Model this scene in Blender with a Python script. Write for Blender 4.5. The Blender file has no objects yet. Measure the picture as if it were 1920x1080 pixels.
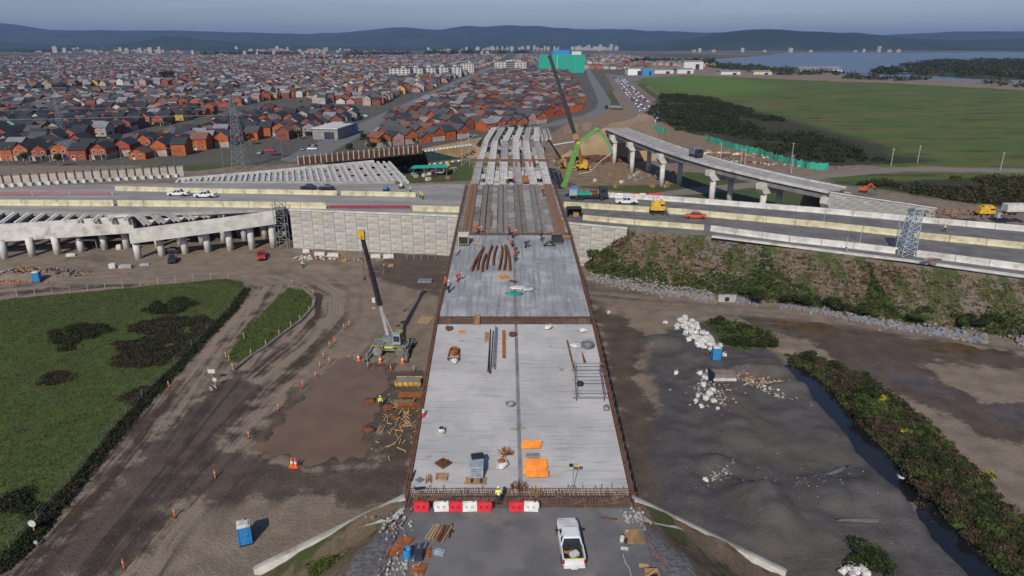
import bpy, bmesh, math, random
import numpy as np
from mathutils import Vector, Matrix
random.seed(7); rng = np.random.default_rng(7)
sc = bpy.context.scene
COL = sc.collection
R = math.radians
# ---------------------------------------------------------------- camera
CAM_Z = 45.0; F = 1280.0; PITCH = R(19.69)
cd = bpy.data.cameras.new('camera'); cam = bpy.data.objects.new('camera', cd); COL.objects.link(cam)
cd.sensor_width = 36; cd.lens = 36*F/1920; cd.clip_start = 1; cd.clip_end = 60000
cam.location = (0, 0, CAM_Z); cam.rotation_euler = (math.pi/2-PITCH, 0, 0)
sc.camera = cam
# ---------------------------------------------------------------- light
SUN_EL, SUN_AZ = R(37), R(14)          # azimuth of the direction the shadows fall, clockwise from +Y
sl = bpy.data.lights.new('sun', 'SUN'); so = bpy.data.objects.new('sun', sl); COL.objects.link(so)
sl.energy = 3.5; sl.angle = R(.6); sl.color = (1, .91, .78)
so.rotation_euler = Vector((math.sin(SUN_AZ)*math.cos(SUN_EL), math.cos(SUN_AZ)*math.cos(SUN_EL), -math.sin(SUN_EL))).to_track_quat('-Z', 'Y').to_euler()
w = bpy.data.worlds.new('World'); sc.world = w; w.use_nodes = True
nt = w.node_tree; nt.nodes.clear()
out = nt.nodes.new('ShaderNodeOutputWorld'); bg = nt.nodes.new('ShaderNodeBackground')
sky = nt.nodes.new('ShaderNodeTexSky'); sky.sky_type = 'NISHITA'; sky.sun_disc = False
sky.sun_elevation = SUN_EL; sky.sun_rotation = math.pi+SUN_AZ; sky.altitude = 50
sky.air_density = 1.0; sky.dust_density = 1.2; sky.ozone_density = 2.5
hs = nt.nodes.new('ShaderNodeMix'); hs.data_type = 'RGBA'; hs.blend_type = 'MULTIPLY'; hs.inputs[0].default_value = 1
hs.inputs[7].default_value = (.71, .76, .95, 1)
nt.links.new(sky.outputs[0], hs.inputs[6]); tcw = nt.nodes.new('ShaderNodeTexCoord'); mw = nt.nodes.new('ShaderNodeMapping'); mw.inputs['Scale'].default_value = (1.2, 1.2, 16); nt.links.new(tcw.outputs['Generated'], mw.inputs[0])
nw_ = nt.nodes.new('ShaderNodeTexNoise'); nw_.inputs['Scale'].default_value = 2.2; nw_.inputs['Detail'].default_value = 5; nt.links.new(mw.outputs[0], nw_.inputs['Vector'])
rw_ = nt.nodes.new('ShaderNodeMapRange'); rw_.inputs[1].default_value = .42; rw_.inputs[2].default_value = .75; rw_.inputs[3].default_value = 0; rw_.inputs[4].default_value = .35; nt.links.new(nw_.outputs[0], rw_.inputs[0])
cl = nt.nodes.new('ShaderNodeMix'); cl.data_type = 'RGBA'; nt.links.new(rw_.outputs[0], cl.inputs[0]); nt.links.new(hs.outputs[2], cl.inputs[6]); cl.inputs[7].default_value = (2.3, 2.3, 2.7, 1)
nt.links.new(cl.outputs[2], bg.inputs[0]); nt.links.new(bg.outputs[0], out.inputs[0])
bg.inputs[1].default_value = .088
sc.view_settings.view_transform = 'Standard'; sc.view_settings.look = 'None'
sc.view_settings.exposure = 0.22; sc.view_settings.gamma = 1; sc.view_settings.use_curve_mapping = False
sc.cycles.max_bounces = 5; sc.cycles.volume_bounces = 0; sc.cycles.use_denoising = True

# ---------------------------------------------------------------- geometry helpers
cP, sP = math.cos(PITCH), math.sin(PITCH)
def P(px, py, z=0.0):
    """where the sight line of a photo pixel meets the level z (used to survey the site)"""
    a = (px-960)/F; b = -(py-540)/F
    dy = cP + b*sP; dz = -sP + b*cP
    t = (z-CAM_Z)/dz
    return Vector((a*t, dy*t, z))
def PD(px, py, y):
    """the point of the sight line at ground distance y"""
    a = (px-960)/F; b = -(py-540)/F
    t = y/(cP + b*sP)
    return Vector((a*t, y, CAM_Z + t*(-sP + b*cP)))
def PP(pts, z=0.0): return [P(x, y, z).xy for x, y in pts]

def vn(x, y, s, seed=0):
    """value noise 0..1 on arrays"""
    x = np.asarray(x, float)/s + seed*17.3; y = np.asarray(y, float)/s - seed*9.1
    xi = np.floor(x).astype(np.int64); yi = np.floor(y).astype(np.int64); fx = x-xi; fy = y-yi
    fx = fx*fx*(3-2*fx); fy = fy*fy*(3-2*fy)
    def h(a, b):
        n = (a*374761393 + b*668265263 + seed*974634777) & 0x7fffffff
        n = ((n ^ (n >> 13))*1274126177) & 0x7fffffff
        return ((n ^ (n >> 16)) & 0xffff)/65535.
    return (h(xi, yi)*(1-fx)+h(xi+1, yi)*fx)*(1-fy) + (h(xi, yi+1)*(1-fx)+h(xi+1, yi+1)*fx)*fy
def fbm(x, y, s, seed=0, o=3):
    v = 0; a = 1; t = 0
    for k in range(o): v = v + a*vn(x, y, s/2**k, seed+k); t += a; a *= .5
    return v/t
def sdf(x, y, poly):
    """signed distance to a polygon, positive inside"""
    x = np.asarray(x, float); y = np.asarray(y, float)
    d = np.full(x.shape, 1e18); ins = np.zeros(x.shape, bool); n = len(poly)
    for i in range(n):
        ax, ay = poly[i]; bx, by = poly[(i+1) % n]
        ex, ey = bx-ax, by-ay; L = ex*ex+ey*ey+1e-12
        t = np.clip(((x-ax)*ex+(y-ay)*ey)/L, 0, 1)
        d = np.minimum(d, (x-ax-t*ex)**2+(y-ay-t*ey)**2)
        if ay != by:
            c = ((ay > y) != (by > y)) & (x < (bx-ax)*(y-ay)/(by-ay)+ax); ins ^= c
    return np.where(ins, 1, -1)*np.sqrt(d)
def pline(x, y, pts, closed=False):
    """distance to a polyline, signed side, arc length along it"""
    x = np.asarray(x, float); y = np.asarray(y, float)
    d = np.full(x.shape, 1e18); u = np.zeros(x.shape); v = np.zeros(x.shape); acc = 0
    for i in range(len(pts)-1):
        ax, ay = pts[i]; bx, by = pts[i+1]; ex, ey = bx-ax, by-ay; L = math.hypot(ex, ey)
        t = np.clip(((x-ax)*ex+(y-ay)*ey)/(L*L), 0, 1)
        q = np.hypot(x-ax-t*ex, y-ay-t*ey); m = q < d
        s = np.sign((x-ax)*ey-(y-ay)*ex)
        d = np.where(m, q, d); u = np.where(m, q*s, u); v = np.where(m, acc+t*L, v); acc += L
    return d, u, v
def sstep(a, b, x):
    t = np.clip((x-a)/(b-a), 0, 1); return t*t*(3-2*t)

class MB:
    """collects shapes, then links them as ONE mesh object"""
    def __init__(s): s.v = []; s.f = []; s.m = []; s.mi = 0
    def add(s, vs, fs, M=None):
        b = len(s.v)
        if M is not None: vs = [M @ Vector(v) for v in vs]
        s.v += [tuple(v) for v in vs]; s.f += [tuple(i+b for i in f) for f in fs]; s.m += [s.mi]*len(fs); return s
    def box(s, c, d, rz=0, M=None, taper=1.0):
        x, y, z = d[0]/2, d[1]/2, d[2]/2
        vs = [(-x,-y,-z),(x,-y,-z),(x,y,-z),(-x,y,-z)]+[(a*taper, b*taper, z) for a, b in ((-x,-y),(x,-y),(x,y),(-x,y))]
        T = Matrix.Translation(c) @ Matrix.Rotation(rz, 4, 'Z')
        if M is not None: T = M @ T
        return s.add(vs, [(0,3,2,1),(4,5,6,7),(0,1,5,4),(1,2,6,5),(2,3,7,6),(3,0,4,7)], T)
    def bar(s, a, b, w, h=None, up=(0,0,1)):
        a = Vector(a); b = Vector(b); h = w if h is None else h
        d = (b-a).normalized(); up = Vector(up)
        if abs(d.dot(up)) > .98: up = Vector((1,0,0))
        r = d.cross(up).normalized(); u = r.cross(d)
        vs = [p+r*i*w/2+u*j*h/2 for p in (a, b) for i, j in ((-1,-1),(1,-1),(1,1),(-1,1))]
        return s.add(vs, [(0,1,2,3),(7,6,5,4),(0,4,5,1),(1,5,6,2),(2,6,7,3),(3,7,4,0)])
    def cyl(s, a, b, r0, r1=None, n=10, cap=True):
        a = Vector(a); b = Vector(b); r1 = r0 if r1 is None else r1
        d = (b-a).normalized(); q = d.to_track_quat('Z', 'Y')
        vs = []
        for p, r in ((a, r0), (b, r1)):
            for i in range(n):
                t = 2*math.pi*i/n; vs.append(p + q @ Vector((r*math.cos(t), r*math.sin(t), 0)))
        fs = [(i, (i+1) % n, n+(i+1) % n, n+i) for i in range(n)]
        if cap: fs += [tuple(range(n-1, -1, -1)), tuple(range(n, 2*n))]
        return s.add(vs, fs)
    def tube(s, pts, r, n=6):
        for a, b in zip(pts[:-1], pts[1:]): s.cyl(a, b, r, r, n)
        return s
    def lathe(s, c, prof, n=14, M=None):
        vs = []; k = len(prof)
        for r, z in prof:
            for i in range(n):
                t = 2*math.pi*i/n; vs.append((c[0]+r*math.cos(t), c[1]+r*math.sin(t), c[2]+z))
        fs = [(j*n+i, j*n+(i+1) % n, (j+1)*n+(i+1) % n, (j+1)*n+i) for j in range(k-1) for i in range(n)]
        fs += [tuple(range(n-1, -1, -1)), tuple(range((k-1)*n, k*n))]
        return s.add(vs, fs, M)
    def prism(s, poly, z0, z1):
        n = len(poly)
        a = sum(poly[i][0]*poly[(i+1) % n][1]-poly[(i+1) % n][0]*poly[i][1] for i in range(n))
        if a < 0: poly = poly[::-1]
        vs = [(x, y, z0) for x, y in poly]+[(x, y, z1) for x, y in poly]
        return s.add(vs, [tuple(range(n-1, -1, -1)), tuple(range(n, 2*n))]+[(i, (i+1) % n, n+(i+1) % n, n+i) for i in range(n)])
    def side(s, prof, x0, x1, M=None):
        """profile in the y-z plane extruded along x"""
        n = len(prof)
        vs = [(x0, y, z) for y, z in prof]+[(x1, y, z) for y, z in prof]
        return s.add(vs, [tuple(range(n)), tuple(range(2*n-1, n-1, -1))]+[(i, n+i, n+(i+1) % n, (i+1) % n) for i in range(n)], M)
    def loft(s, secs, closed_ends=True):
        n = len(secs[0]); vs = [v for q in secs for v in q]
        fs = [(j*n+i, j*n+(i+1) % n, (j+1)*n+(i+1) % n, (j+1)*n+i) for j in range(len(secs)-1) for i in range(n)]
        if closed_ends: fs += [tuple(range(n-1, -1, -1)), tuple(range((len(secs)-1)*n, len(secs)*n))]
        return s.add(vs, fs)
    def lump(s, c, r, seed=0, n=8, k=5, j=.25, M=None, flat=False):
        """irregular rounded stone-like or sack-like body"""
        rr = random.Random(seed); vs = [(0, 0, -r[2])]
        for a in range(1, k):
            ph = math.pi*a/k
            for i in range(n):
                t = 2*math.pi*(i+.5*(a % 2))/n; q = 1+rr.uniform(-j, j)
                vs.append((r[0]*q*math.sin(ph)*math.cos(t), r[1]*q*math.sin(ph)*math.sin(t), -r[2]*q*math.cos(ph)))
        vs.append((0, 0, r[2]*(1+rr.uniform(-j, j))))
        fs = [(0, 1+(i+1) % n, 1+i) for i in range(n)]
        for a in range(k-2):
            b = 1+a*n
            for i in range(n): fs.append((b+i, b+(i+1) % n, b+n+(i+1) % n, b+n+i))
        b = 1+(k-2)*n; L = len(vs)-1
        fs += [(b+i, b+(i+1) % n, L) for i in range(n)]
        T = Matrix.Translation(c)
        return s.add(vs, fs, T if M is None else M @ T)
    def mesh(s, name, mats, smooth=False, off=None):
        me = bpy.data.meshes.new(name)
        vs = s.v if off is None else [(v[0]-off[0], v[1]-off[1], v[2]-off[2]) for v in s.v]
        me.from_pydata(vs, [], s.f)
        for m in (mats if isinstance(mats, (list, tuple)) else [mats]): me.materials.append(m)
        if any(s.m): me.polygons.foreach_set('material_index', s.m)
        if smooth: me.polygons.foreach_set('use_smooth', [True]*len(me.polygons))
        me.update(); return me
    def build(s, name, mats, parent=None, smooth=False, world=False):
        off = parent.location if (world and parent is not None) else None
        return link(s.mesh(name, mats, smooth, off), name, parent)
def link(me, name, parent=None, loc=None, rz=0, sc_=None):
    o = bpy.data.objects.new(name, me); COL.objects.link(o)
    if parent is not None: o.parent = parent
    if loc is not None: o.location = loc
    if rz: o.rotation_euler.z = rz
    if sc_ is not None: o.scale = sc_ if hasattr(sc_, '__len__') else (sc_,)*3
    return o
def thing(name, label, cat, loc=(0, 0, 0), rz=0, group=None):
    o = bpy.data.objects.new(name, None); COL.objects.link(o); o.empty_display_size = .3
    o.location = loc; o.rotation_euler = (0, 0, rz); o['label'] = label; o['category'] = cat
    if group: o['group'] = group
    return o
def tag(o, label, cat, group=None):
    o['label'] = label; o['category'] = cat
    if group: o['group'] = group
    return o
def struct(o): o['kind'] = 'structure'; return o
def stuff(o, label=None, cat=None):
    o['kind'] = 'stuff'
    if label: o['label'] = label
    if cat: o['category'] = cat
    return o
KIDS = {}
def dup(root, loc, rz=None, label=None, group=None, scale=None, name=None):
    def cp(o, par):
        c = o.copy(); COL.objects.link(c)
        if par is not None: c.parent = par
        if o not in KIDS: KIDS[o] = list(o.children)
        for k in KIDS[o]: cp(k, c)
        return c
    r = cp(root, None); r.location = loc
    if rz is not None: r.rotation_euler = (0, 0, rz)
    if scale is not None: r.scale = scale if hasattr(scale, '__len__') else (scale,)*3
    if label: r['label'] = label
    if group: r['group'] = group
    return r
class Proto:
    """first use takes the prototype itself, later uses copy it"""
    def __init__(s, root): s.r = root; s.used = False
    def put(s, loc, rz=0, label=None, group=None, scale=None):
        if not s.used:
            s.used = True; o = s.r; KIDS[o] = list(o.children)
            o.location = loc; o.rotation_euler = (0, 0, rz)
            if scale is not None: o.scale = scale if hasattr(scale, '__len__') else (scale,)*3
            if label: o['label'] = label
            if group: o['group'] = group
            return o
        c = dup(s.r, loc, rz, label, group, scale if scale is not None else (1, 1, 1))
        return c
def npmesh(name, V, Fq, mats, mi=None, smooth=False):
    """fast mesh from numpy arrays; Fq is (n,3) or (n,4)"""
    me = bpy.data.meshes.new(name); V = np.ascontiguousarray(V, np.float32); n, k = Fq.shape
    me.vertices.add(len(V)); me.vertices.foreach_set('co', V.ravel())
    me.loops.add(n*k); me.loops.foreach_set('vertex_index', np.ascontiguousarray(Fq, np.int32).ravel())
    me.polygons.add(n); me.polygons.foreach_set('loop_start', np.arange(0, n*k, k, dtype=np.int32))
    for m in (mats if isinstance(mats, (list, tuple)) else [mats]): me.materials.append(m)
    if mi is not None: me.polygons.foreach_set('material_index', np.asarray(mi, np.int32))
    me.update(calc_edges=True); me.polygons.foreach_set('use_smooth', np.full(n, bool(smooth))); return me

# ---------------------------------------------------------------- materials
class NB:
    def __init__(s, name):
        s.mat = bpy.data.materials.new(name); s.mat.use_nodes = True; s.t = s.mat.node_tree; s.t.nodes.clear()
        s.out = s.n('ShaderNodeOutputMaterial'); s.b = s.n('ShaderNodeBsdfPrincipled'); s.l(s.b.outputs[0], s.out.inputs[0])
    def n(s, t): return s.t.nodes.new(t)
    def l(s, a, b): s.t.links.new(a, b)
    def val(s, x, sock):
        if hasattr(x, 'is_output'): s.l(x, sock)
        else: sock.default_value = x if not (isinstance(x, tuple) and len(x) == 3) else (*x, 1)
    def pos(s, scale=(1, 1, 1), obj=False):
        m = s.n('ShaderNodeMapping'); m.inputs['Scale'].default_value = scale
        if obj: s.l(s.n('ShaderNodeTexCoord').outputs['Object'], m.inputs[0])
        else: s.l(s.n('ShaderNodeNewGeometry').outputs['Position'], m.inputs[0])
        return m.outputs[0]
    def noise(s, vec, scale, detail=3, rough=.55):
        n = s.n('ShaderNodeTexNoise'); s.l(vec, n.inputs['Vector']); n.inputs['Scale'].default_value = scale
        n.inputs['Detail'].default_value = detail; n.inputs['Roughness'].default_value = rough; return n.outputs[0]
    def math(s, op, a, b=0.0, clamp=False):
        n = s.n('ShaderNodeMath'); n.operation = op; n.use_clamp = clamp; s.val(a, n.inputs[0]); s.val(b, n.inputs[1]); return n.outputs[0]
    def ramp(s, x, lo, hi, a=0.0, b=1.0):
        n = s.n('ShaderNodeMapRange'); n.interpolation_type = 'SMOOTHSTEP'; s.val(x, n.inputs[0])
        n.inputs[1].default_value = lo; n.inputs[2].default_value = hi; n.inputs[3].default_value = a; n.inputs[4].default_value = b; return n.outputs[0]
    def mix(s, f, a, b, mode='MIX'):
        n = s.n('ShaderNodeMix'); n.data_type = 'RGBA'; n.blend_type = mode; s.val(f, n.inputs[0]); s.val(a, n.inputs[6]); s.val(b, n.inputs[7]); return n.outputs[2]
    def attr(s, name):
        n = s.n('ShaderNodeAttribute'); n.attribute_name = name; return n
    def bump(s, h, strength=.3, dist=.1):
        n = s.n('ShaderNodeBump'); n.inputs['Strength'].default_value = strength; n.inputs['Distance'].default_value = dist
        s.l(h, n.inputs['Height']); s.l(n.outputs[0], s.b.inputs['Normal'])
    def done(s, col, rough=.85, metal=0.0, spec=.3):
        s.val(col, s.b.inputs['Base Color']); s.val(rough, s.b.inputs['Roughness']); s.val(metal, s.b.inputs['Metallic'])
        s.b.inputs['Specular IOR Level'].default_value = spec; return s.mat
def mat(name, c, c2=None, rough=.85, scale=1.5, metal=0.0, spec=.3, amt=1.0, stretch=(1, 1, 1), dirt=None, dscale=.35, bump=0, obj=True, lo=.35, hi=.65):
    b = NB(name); v = b.pos(stretch, obj); n1 = b.noise(v, scale, 4)
    if c2 is None: c2 = tuple(x*.8 for x in c)
    col = b.mix(b.ramp(n1, lo, hi, 0, amt), c, c2)
    if dirt:
        n2 = b.noise(b.pos((1, 1, 1), obj), dscale, 5, .65); col = b.mix(b.ramp(n2, .5, .72, 0, .75), col, dirt)
    if bump: b.bump(b.noise(v, scale*4, 3), bump, .05)
    return b.done(col, rough, metal, spec)
M = {}
M['concrete'] = mat('concrete', (.36, .355, .34), (.27, .265, .25), scale=.5, dirt=(.17, .155, .135), bump=.2)
M['concrete_new'] = mat('pale_concrete', (.55, .545, .515), (.43, .425, .40), scale=.6, dirt=(.25, .235, .21))
M['concrete_cream'] = mat('cream_painted_concrete', (.52, .49, .33), (.40, .375, .25), scale=.5, dirt=(.27, .24, .17), dscale=.5)
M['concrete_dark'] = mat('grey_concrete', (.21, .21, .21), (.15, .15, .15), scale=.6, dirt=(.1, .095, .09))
M['rust'] = mat('rusty_steel', (.17, .062, .028), (.10, .04, .024), rough=.8, scale=3, dirt=(.06, .035, .026))
M['rust_bright'] = mat('orange_rusty_steel', (.33, .12, .035), (.2, .07, .03), rough=.8, scale=3)
M['rebar'] = mat('rebar_rust', (.16, .085, .055), (.09, .055, .042), rough=.8, scale=4)
M['formwork'] = mat('formwork_plywood', (.20, .175, .15), (.145, .13, .115), scale=1.2, dirt=(.10, .08, .065))
M['timber'] = mat('timber', (.34, .21, .10), (.23, .14, .07), scale=3, stretch=(1, .2, 1))
M['timber_pale'] = mat('pale_timber', (.45, .31, .16), (.33, .22, .12), scale=3)
M['white'] = mat('white_sheet', (.60, .60, .59), (.42, .42, .41), scale=2.5, rough=.7, dirt=(.30, .27, .23), dscale=1.5)
M['white_paint'] = mat('white_paint', (.66, .68, .70), (.58, .60, .62), rough=.32, scale=.9, spec=.5, dirt=(.42, .39, .34), dscale=.8)
M['red_plastic'] = mat('red_plastic', (.62, .03, .05), (.48, .03, .04), rough=.45, scale=2, spec=.4)
M['white_plastic'] = mat('white_plastic', (.70, .71, .70), (.58, .58, .57), rough=.45, scale=2, spec=.4)
M['orange_plastic'] = mat('orange_plastic', (.74, .26, .03), (.60, .19, .03), rough=.5, scale=1.5)
M['orange'] = mat('signal_orange', (.75, .15, .03), (.6, .11, .03), rough=.55)
M['blue_plastic'] = mat('blue_plastic', (.03, .22, .50), (.03, .18, .42), rough=.45, scale=2)
M['dark_blue'] = mat('dark_blue_cloth', (.02, .03, .07), (.015, .02, .04))
M['yellow'] = mat('machine_yellow', (.62, .38, .03), (.48, .29, .03), rough=.45, spec=.5, dirt=(.16, .12, .07), dscale=1.2)
M['lime'] = mat('lime_yellow', (.55, .62, .06), (.45, .5, .06), rough=.6)
M['green_paint'] = mat('bright_green_paint', (.11, .36, .05), (.09, .28, .05), rough=.4, spec=.5)
M['teal_net'] = mat('teal_netting', (.02, .34, .24), (.02, .24, .18), rough=.9, scale=1)
M['black'] = mat('black_rubber', (.02, .02, .02), (.035, .033, .03), rough=.8, scale=3)
M['black_metal'] = mat('black_steel', (.018, .018, .02), (.035, .033, .032), rough=.55, scale=2)
M['grey_metal'] = mat('grey_steel', (.25, .26, .28), (.17, .18, .19), rough=.5, metal=.3, scale=2)
M['pylon'] = mat('pylon_steel', (.20, .23, .25), (.15, .17, .19), rough=.6)
M['galv'] = mat('galvanised_steel', (.36, .42, .47), (.27, .33, .38), rough=.5, metal=.2, scale=2)
M['glass'] = mat('dark_glass', (.015, .02, .028), (.02, .026, .034), rough=.08, spec=.8)
M['red_paint'] = mat('red_paint', (.45, .02, .02), (.38, .02, .02), rough=.35, spec=.5)
M['orange_paint'] = mat('orange_car_paint', (.55, .09, .02), (.48, .075, .02), rough=.3, spec=.5)
M['black_paint'] = mat('black_paint', (.015, .015, .018), (.025, .025, .028), rough=.3, spec=.5)
M['skin'] = mat('skin', (.38, .2, .13), (.33, .17, .11), rough=.6)
M['navy'] = mat('navy_cloth', (.025, .03, .05), (.035, .04, .06))
M['hivis'] = mat('hi_vis_yellow_cloth', (.72, .80, .10), (.6, .68, .08))
M['pink'] = mat('magenta_red_cloth', (.40, .05, .09), (.3, .04, .07))
M['red_cloth'] = mat('red_cloth', (.5, .07, .04), (.4, .06, .04))
M['lamp_red'] = mat('red_lens', (.3, .01, .01), rough=.2)
M['gravel'] = mat('grey_gravel', (.14, .14, .15), (.08, .08, .085), scale=6, obj=False, bump=.6)
# ================================================================ THE GROUND
def EX(pts): return PP(pts)
Z_grass = EX([(-500,600),(0,563),(100,553),(230,541),(330,531),(420,523),(455,529),(466,545),(440,585),(400,625),(340,690),(280,752),(220,822),(150,912),(90,985),(40,1042),(0,1075),(-400,1400)])
Z_sliver = EX([(540,540),(570,545),(588,560),(580,588),(545,618),(495,655),(445,682),(425,672),(440,645),(478,600),(515,562)])
Z_pond = EX([(487,822),(505,800),(522,768),(570,725),(625,690),(655,672),(700,683),(735,690),(733,730),(712,760),(706,862),(640,867),(575,866),(525,852)])
Z_work = EX([(720,690),(806,692),(770,905),(705,880),(703,760),(735,720)])
Z_wet_shade1 = EX([(380,842),(470,850),(520,868),(600,885),(780,878),(762,950),(650,955),(600,920),(530,935),(430,950),(350,938),(335,900)])  # wet mud; the right end also paints in the wing wall's shadow
Z_wet_shade2 = EX([(1112,575),(1170,590),(1215,640),(1190,700),(1230,760),(1262,860),(1330,950),(1400,1010),(1330,1030),(1240,985),(1195,960),(1150,770)])  # wet mud, with the deck's shade painted in along its right side
Z_wet3 = EX([(560,1035),(640,990),(780,985),(780,1060),(600,1100)])
Z_wet6 = EX([(440,690),(490,720),(410,850),(335,930),(230,1090),(40,1090),(170,960),(250,860)])
Z_wet4 = EX([(770,455),(850,455),(835,560),(760,540),(690,520),(700,500)])
Z_grav = EX([(1205,640),(1300,600),(1400,640),(1470,665),(1500,700),(1590,790),(1680,900),(1760,1010),(1850,1110),(1900,1200),(1300,1200),(1240,1010),(1215,860),(1235,760)])
Z_bank = EX([(1470,660),(1540,672),(1640,712),(1730,780),(1830,880),(1925,975),(2060,1100),(1930,1200),(1850,1085),(1740,960),(1650,855),(1560,765),(1500,700)])
Z_bushR = EX([(1320,604),(1380,603),(1445,622),(1460,650),(1400,655),(1350,640)])
Z_green = EX([(1190,147),(1300,141),(1500,150),(1700,157),(2300,190),(2500,340),(1920,316),(1700,313),(1620,308),(1540,300),(1500,270),(1420,250),(1360,225),(1300,205),(1240,180)])
Z_green2 = EX([(1545,330),(1700,321),(2300,330),(2400,420),(1920,400),(1720,365),(1560,345)])
Z_green3 = EX([(1120,330),(1290,322),(1540,345),(1560,395),(1300,372),(1080,352)])
Z_path = EX([(1150,372),(1300,352),(1450,338),(1540,327),(1680,315),(2300,319),(2300,326),(1700,321),(1560,333),(1460,346),(1310,364)])
Z_scrub = EX([(1240,178),(1320,180),(1400,205),(1500,235),(1560,262),(1620,290),(1690,306),(1560,312),(1440,290),(1350,262),(1250,240),(1215,215)])
Z_scrub2 = EX([(1600,345),(1760,336),(2200,338),(2200,420),(1920,390),(1800,378),(1700,362)])
Z_earth = EX([(1020,262),(1060,232),(1130,205),(1200,205),(1250,235),(1330,262),(1480,312),(1440,318),(1290,282),(1180,250),(1130,262),(1110,300),(1280,320),(1270,345),(1060,350),(1035,300)])
Z_pit = EX([(730,330),(760,318),(880,300),(900,338),(740,345)])
Z_pud = [EX([(1430,612),(1470,603),(1540,605),(1570,615),(1540,627),(1460,625)]), EX([(1728,648),(1770,641),(1830,652),(1838,668),(1790,674),(1735,664)]),
         EX([(1600,676),(1650,676),(1700,692),(1760,712),(1803,738),(1790,750),(1740,742),(1690,715),(1630,700)]), EX([(1845,760),(1930,750),(2050,790),(1990,820),(1900,800)])]
Z_wet5 = EX([(1370,590),(1480,592),(1620,612),(1760,640),(1925,665),(2000,700),(1900,690),(1720,680),(1830,750),(1990,760),(2050,830),(1880,830),(1740,765),(1600,700),(1520,640),(1420,615)])
Z_river = EX([(1290,113),(1400,106),(1480,99),(2300,99),(2300,160),(1920,153),(1830,151),(1740,147),(1660,143),(1600,139),(1540,131),(1470,126),(1400,121),(1330,118)])
Z_isle = EX([(1690,121),(1760,113),(2300,110),(2300,150),(1850,148),(1730,142),(1700,134)])
Z_isle2 = EX([(1634,137),(1650,129),(1685,129),(1692,136),(1670,140)])
ROADS = [[P(*q).xy for q in L] for L in (
    [(20,1180),(110,1060),(240,900),(350,760),(430,650),(490,575),(515,535),(470,513),(380,512),(200,525),(0,540),(-300,565)],
    [(120,1180),(240,1010),(380,860),(500,730),(600,640),(640,590),(640,550),(590,515),(520,500)])]
ROAD_R = [P(*q).xy for q in [(1110,560),(1200,570),(1330,583),(1500,595),(1650,625),(1800,655),(2050,690)]]
CREEK = [P(*q).xy for q in [(1400,648),(1470,665),(1520,705),(1580,775),(1640,840),(1700,910),(1760,975),(1830,1045),(1960,1180)]]
AVE = [(-88,285),(-84,420),(-76,620),(-66,900),(-40,1500)]
MOUNDS = [((1345,870),(2.6,1.6),1.2),((1430,955),(3,4.2),1.7),((1625,930),(5.5,4.2),1.0),((1510,990),(6,3),.7),((1720,960),(3,3),.5),((1240,640),(4,2),.9),((1180,470),(5,2),0),((40,520),(7,3),1.0),((120,512),(6,2),.7),((600,500),(5,1.6),.7),((1420,700),(5,1.2),.9),((1480,730),(4,1),.7),((1320,700),(2,2),.5),((355,560),(0.1,0.1),0)]
def H(x, y):
    x = np.asarray(x, float); y = np.asarray(y, float)
    near = sstep(420, 300, y)
    h = near*((fbm(x, y, 14, 3)-.5)*.28 + (fbm(x, y, 2.2, 5, 2)-.5)*.12)
    sp = sdf(x, y, Z_pond); h = h*(1-sstep(-1, 1, sp)) - .45*sstep(-.8, 2.5, sp+(fbm(x, y, 4, 9)-.5)*8+(fbm(x, y, 1.3, 10, 2)-.5)*3)
    for q in Z_pud:
        s = sdf(x, y, q); h = h - .22*sstep(-1, 1.5, s+(fbm(x, y, 3, 11)-.5)*3)
    d, u, v = pline(x, y, CREEK); wd = .62+sstep(0, 12, v)*.22
    h = h - 1.5*sstep(3.0, 1.2, d/wd+(fbm(x, y, 3, 12)-.5)*1.2)*sstep(2, 12, v)
    sg = sdf(x, y, Z_grass); h = h + .35*sstep(-.2, 1.6, sg)*sstep(400, 200, y)
    for (c, r, a) in MOUNDS:
        p = P(*c); q = np.hypot((x-p.x)/r[0], (y-p.y)/r[1])+(fbm(x, y, 2.5, 21)-.5)*.6
        h = h + a*sstep(1.5, .1, q)*(1+.35*(fbm(x, y, 1.2, 22)-.5))
    yg_ = sstep(-1, 4, sdf(x, y, Z_grav)); h = h + yg_*((fbm(x, y, 6, 31)-.5)*1.8+(np.abs(fbm(x, y, 2.4, 33, 2)-.5))*.8+(fbm(x, y, .9, 34, 2)-.5)*.16)
    # tyre ruts along the dirt roads
    for k, L in enumerate(ROADS):
        d, u, v = pline(x, y, L); h = h + .05*np.sin(u*2.6+np.sin(v*.13)*1.4)*sstep(9, 5, d)*near
    s = sdf(x, y, Z_river); h = h - 2.0*sstep(-15, 15, s)*(1-sstep(-15, 15, sdf(x, y, Z_isle)))*(1-sstep(-8, 8, sdf(x, y, Z_isle2)))
    h = h + 1.5*sstep(500, 900, y)*0
    return h
def Hs(x, y):
    i = min(max(int(np.searchsorted(gx, x))-1, 0), nx-2); j = min(max(int(np.searchsorted(gy, y))-1, 0), ny-2)
    u = (x-gx[i])/(gx[i+1]-gx[i]); v = (y-gy[j])/(gy[j+1]-gy[j])
    return float((HG[j, i]*(1-u)+HG[j, i+1]*u)*(1-v)+(HG[j+1, i]*(1-u)+HG[j+1, i+1]*u)*v)
def G(px, py):
    p = P(px, py, 0); z = Hs(p.x, p.y)
    for _ in range(3): p = P(px, py, z); z = Hs(p.x, p.y)
    return Vector((p.x, p.y, z))
def axis(segs):
    a = []
    for lo, hi, st in segs: a += list(np.arange(lo, hi, st))
    return np.array(a)
gp = [50*1.13**k for k in range(60)]
gx = np.array(sorted([-120-g for g in gp if g < 30000]+list(np.arange(-120, -70, 1.0))+list(np.arange(-70, 80, .5))+list(np.arange(80, 150, 1.0))+[150+g for g in gp if g < 30000]))
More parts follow.
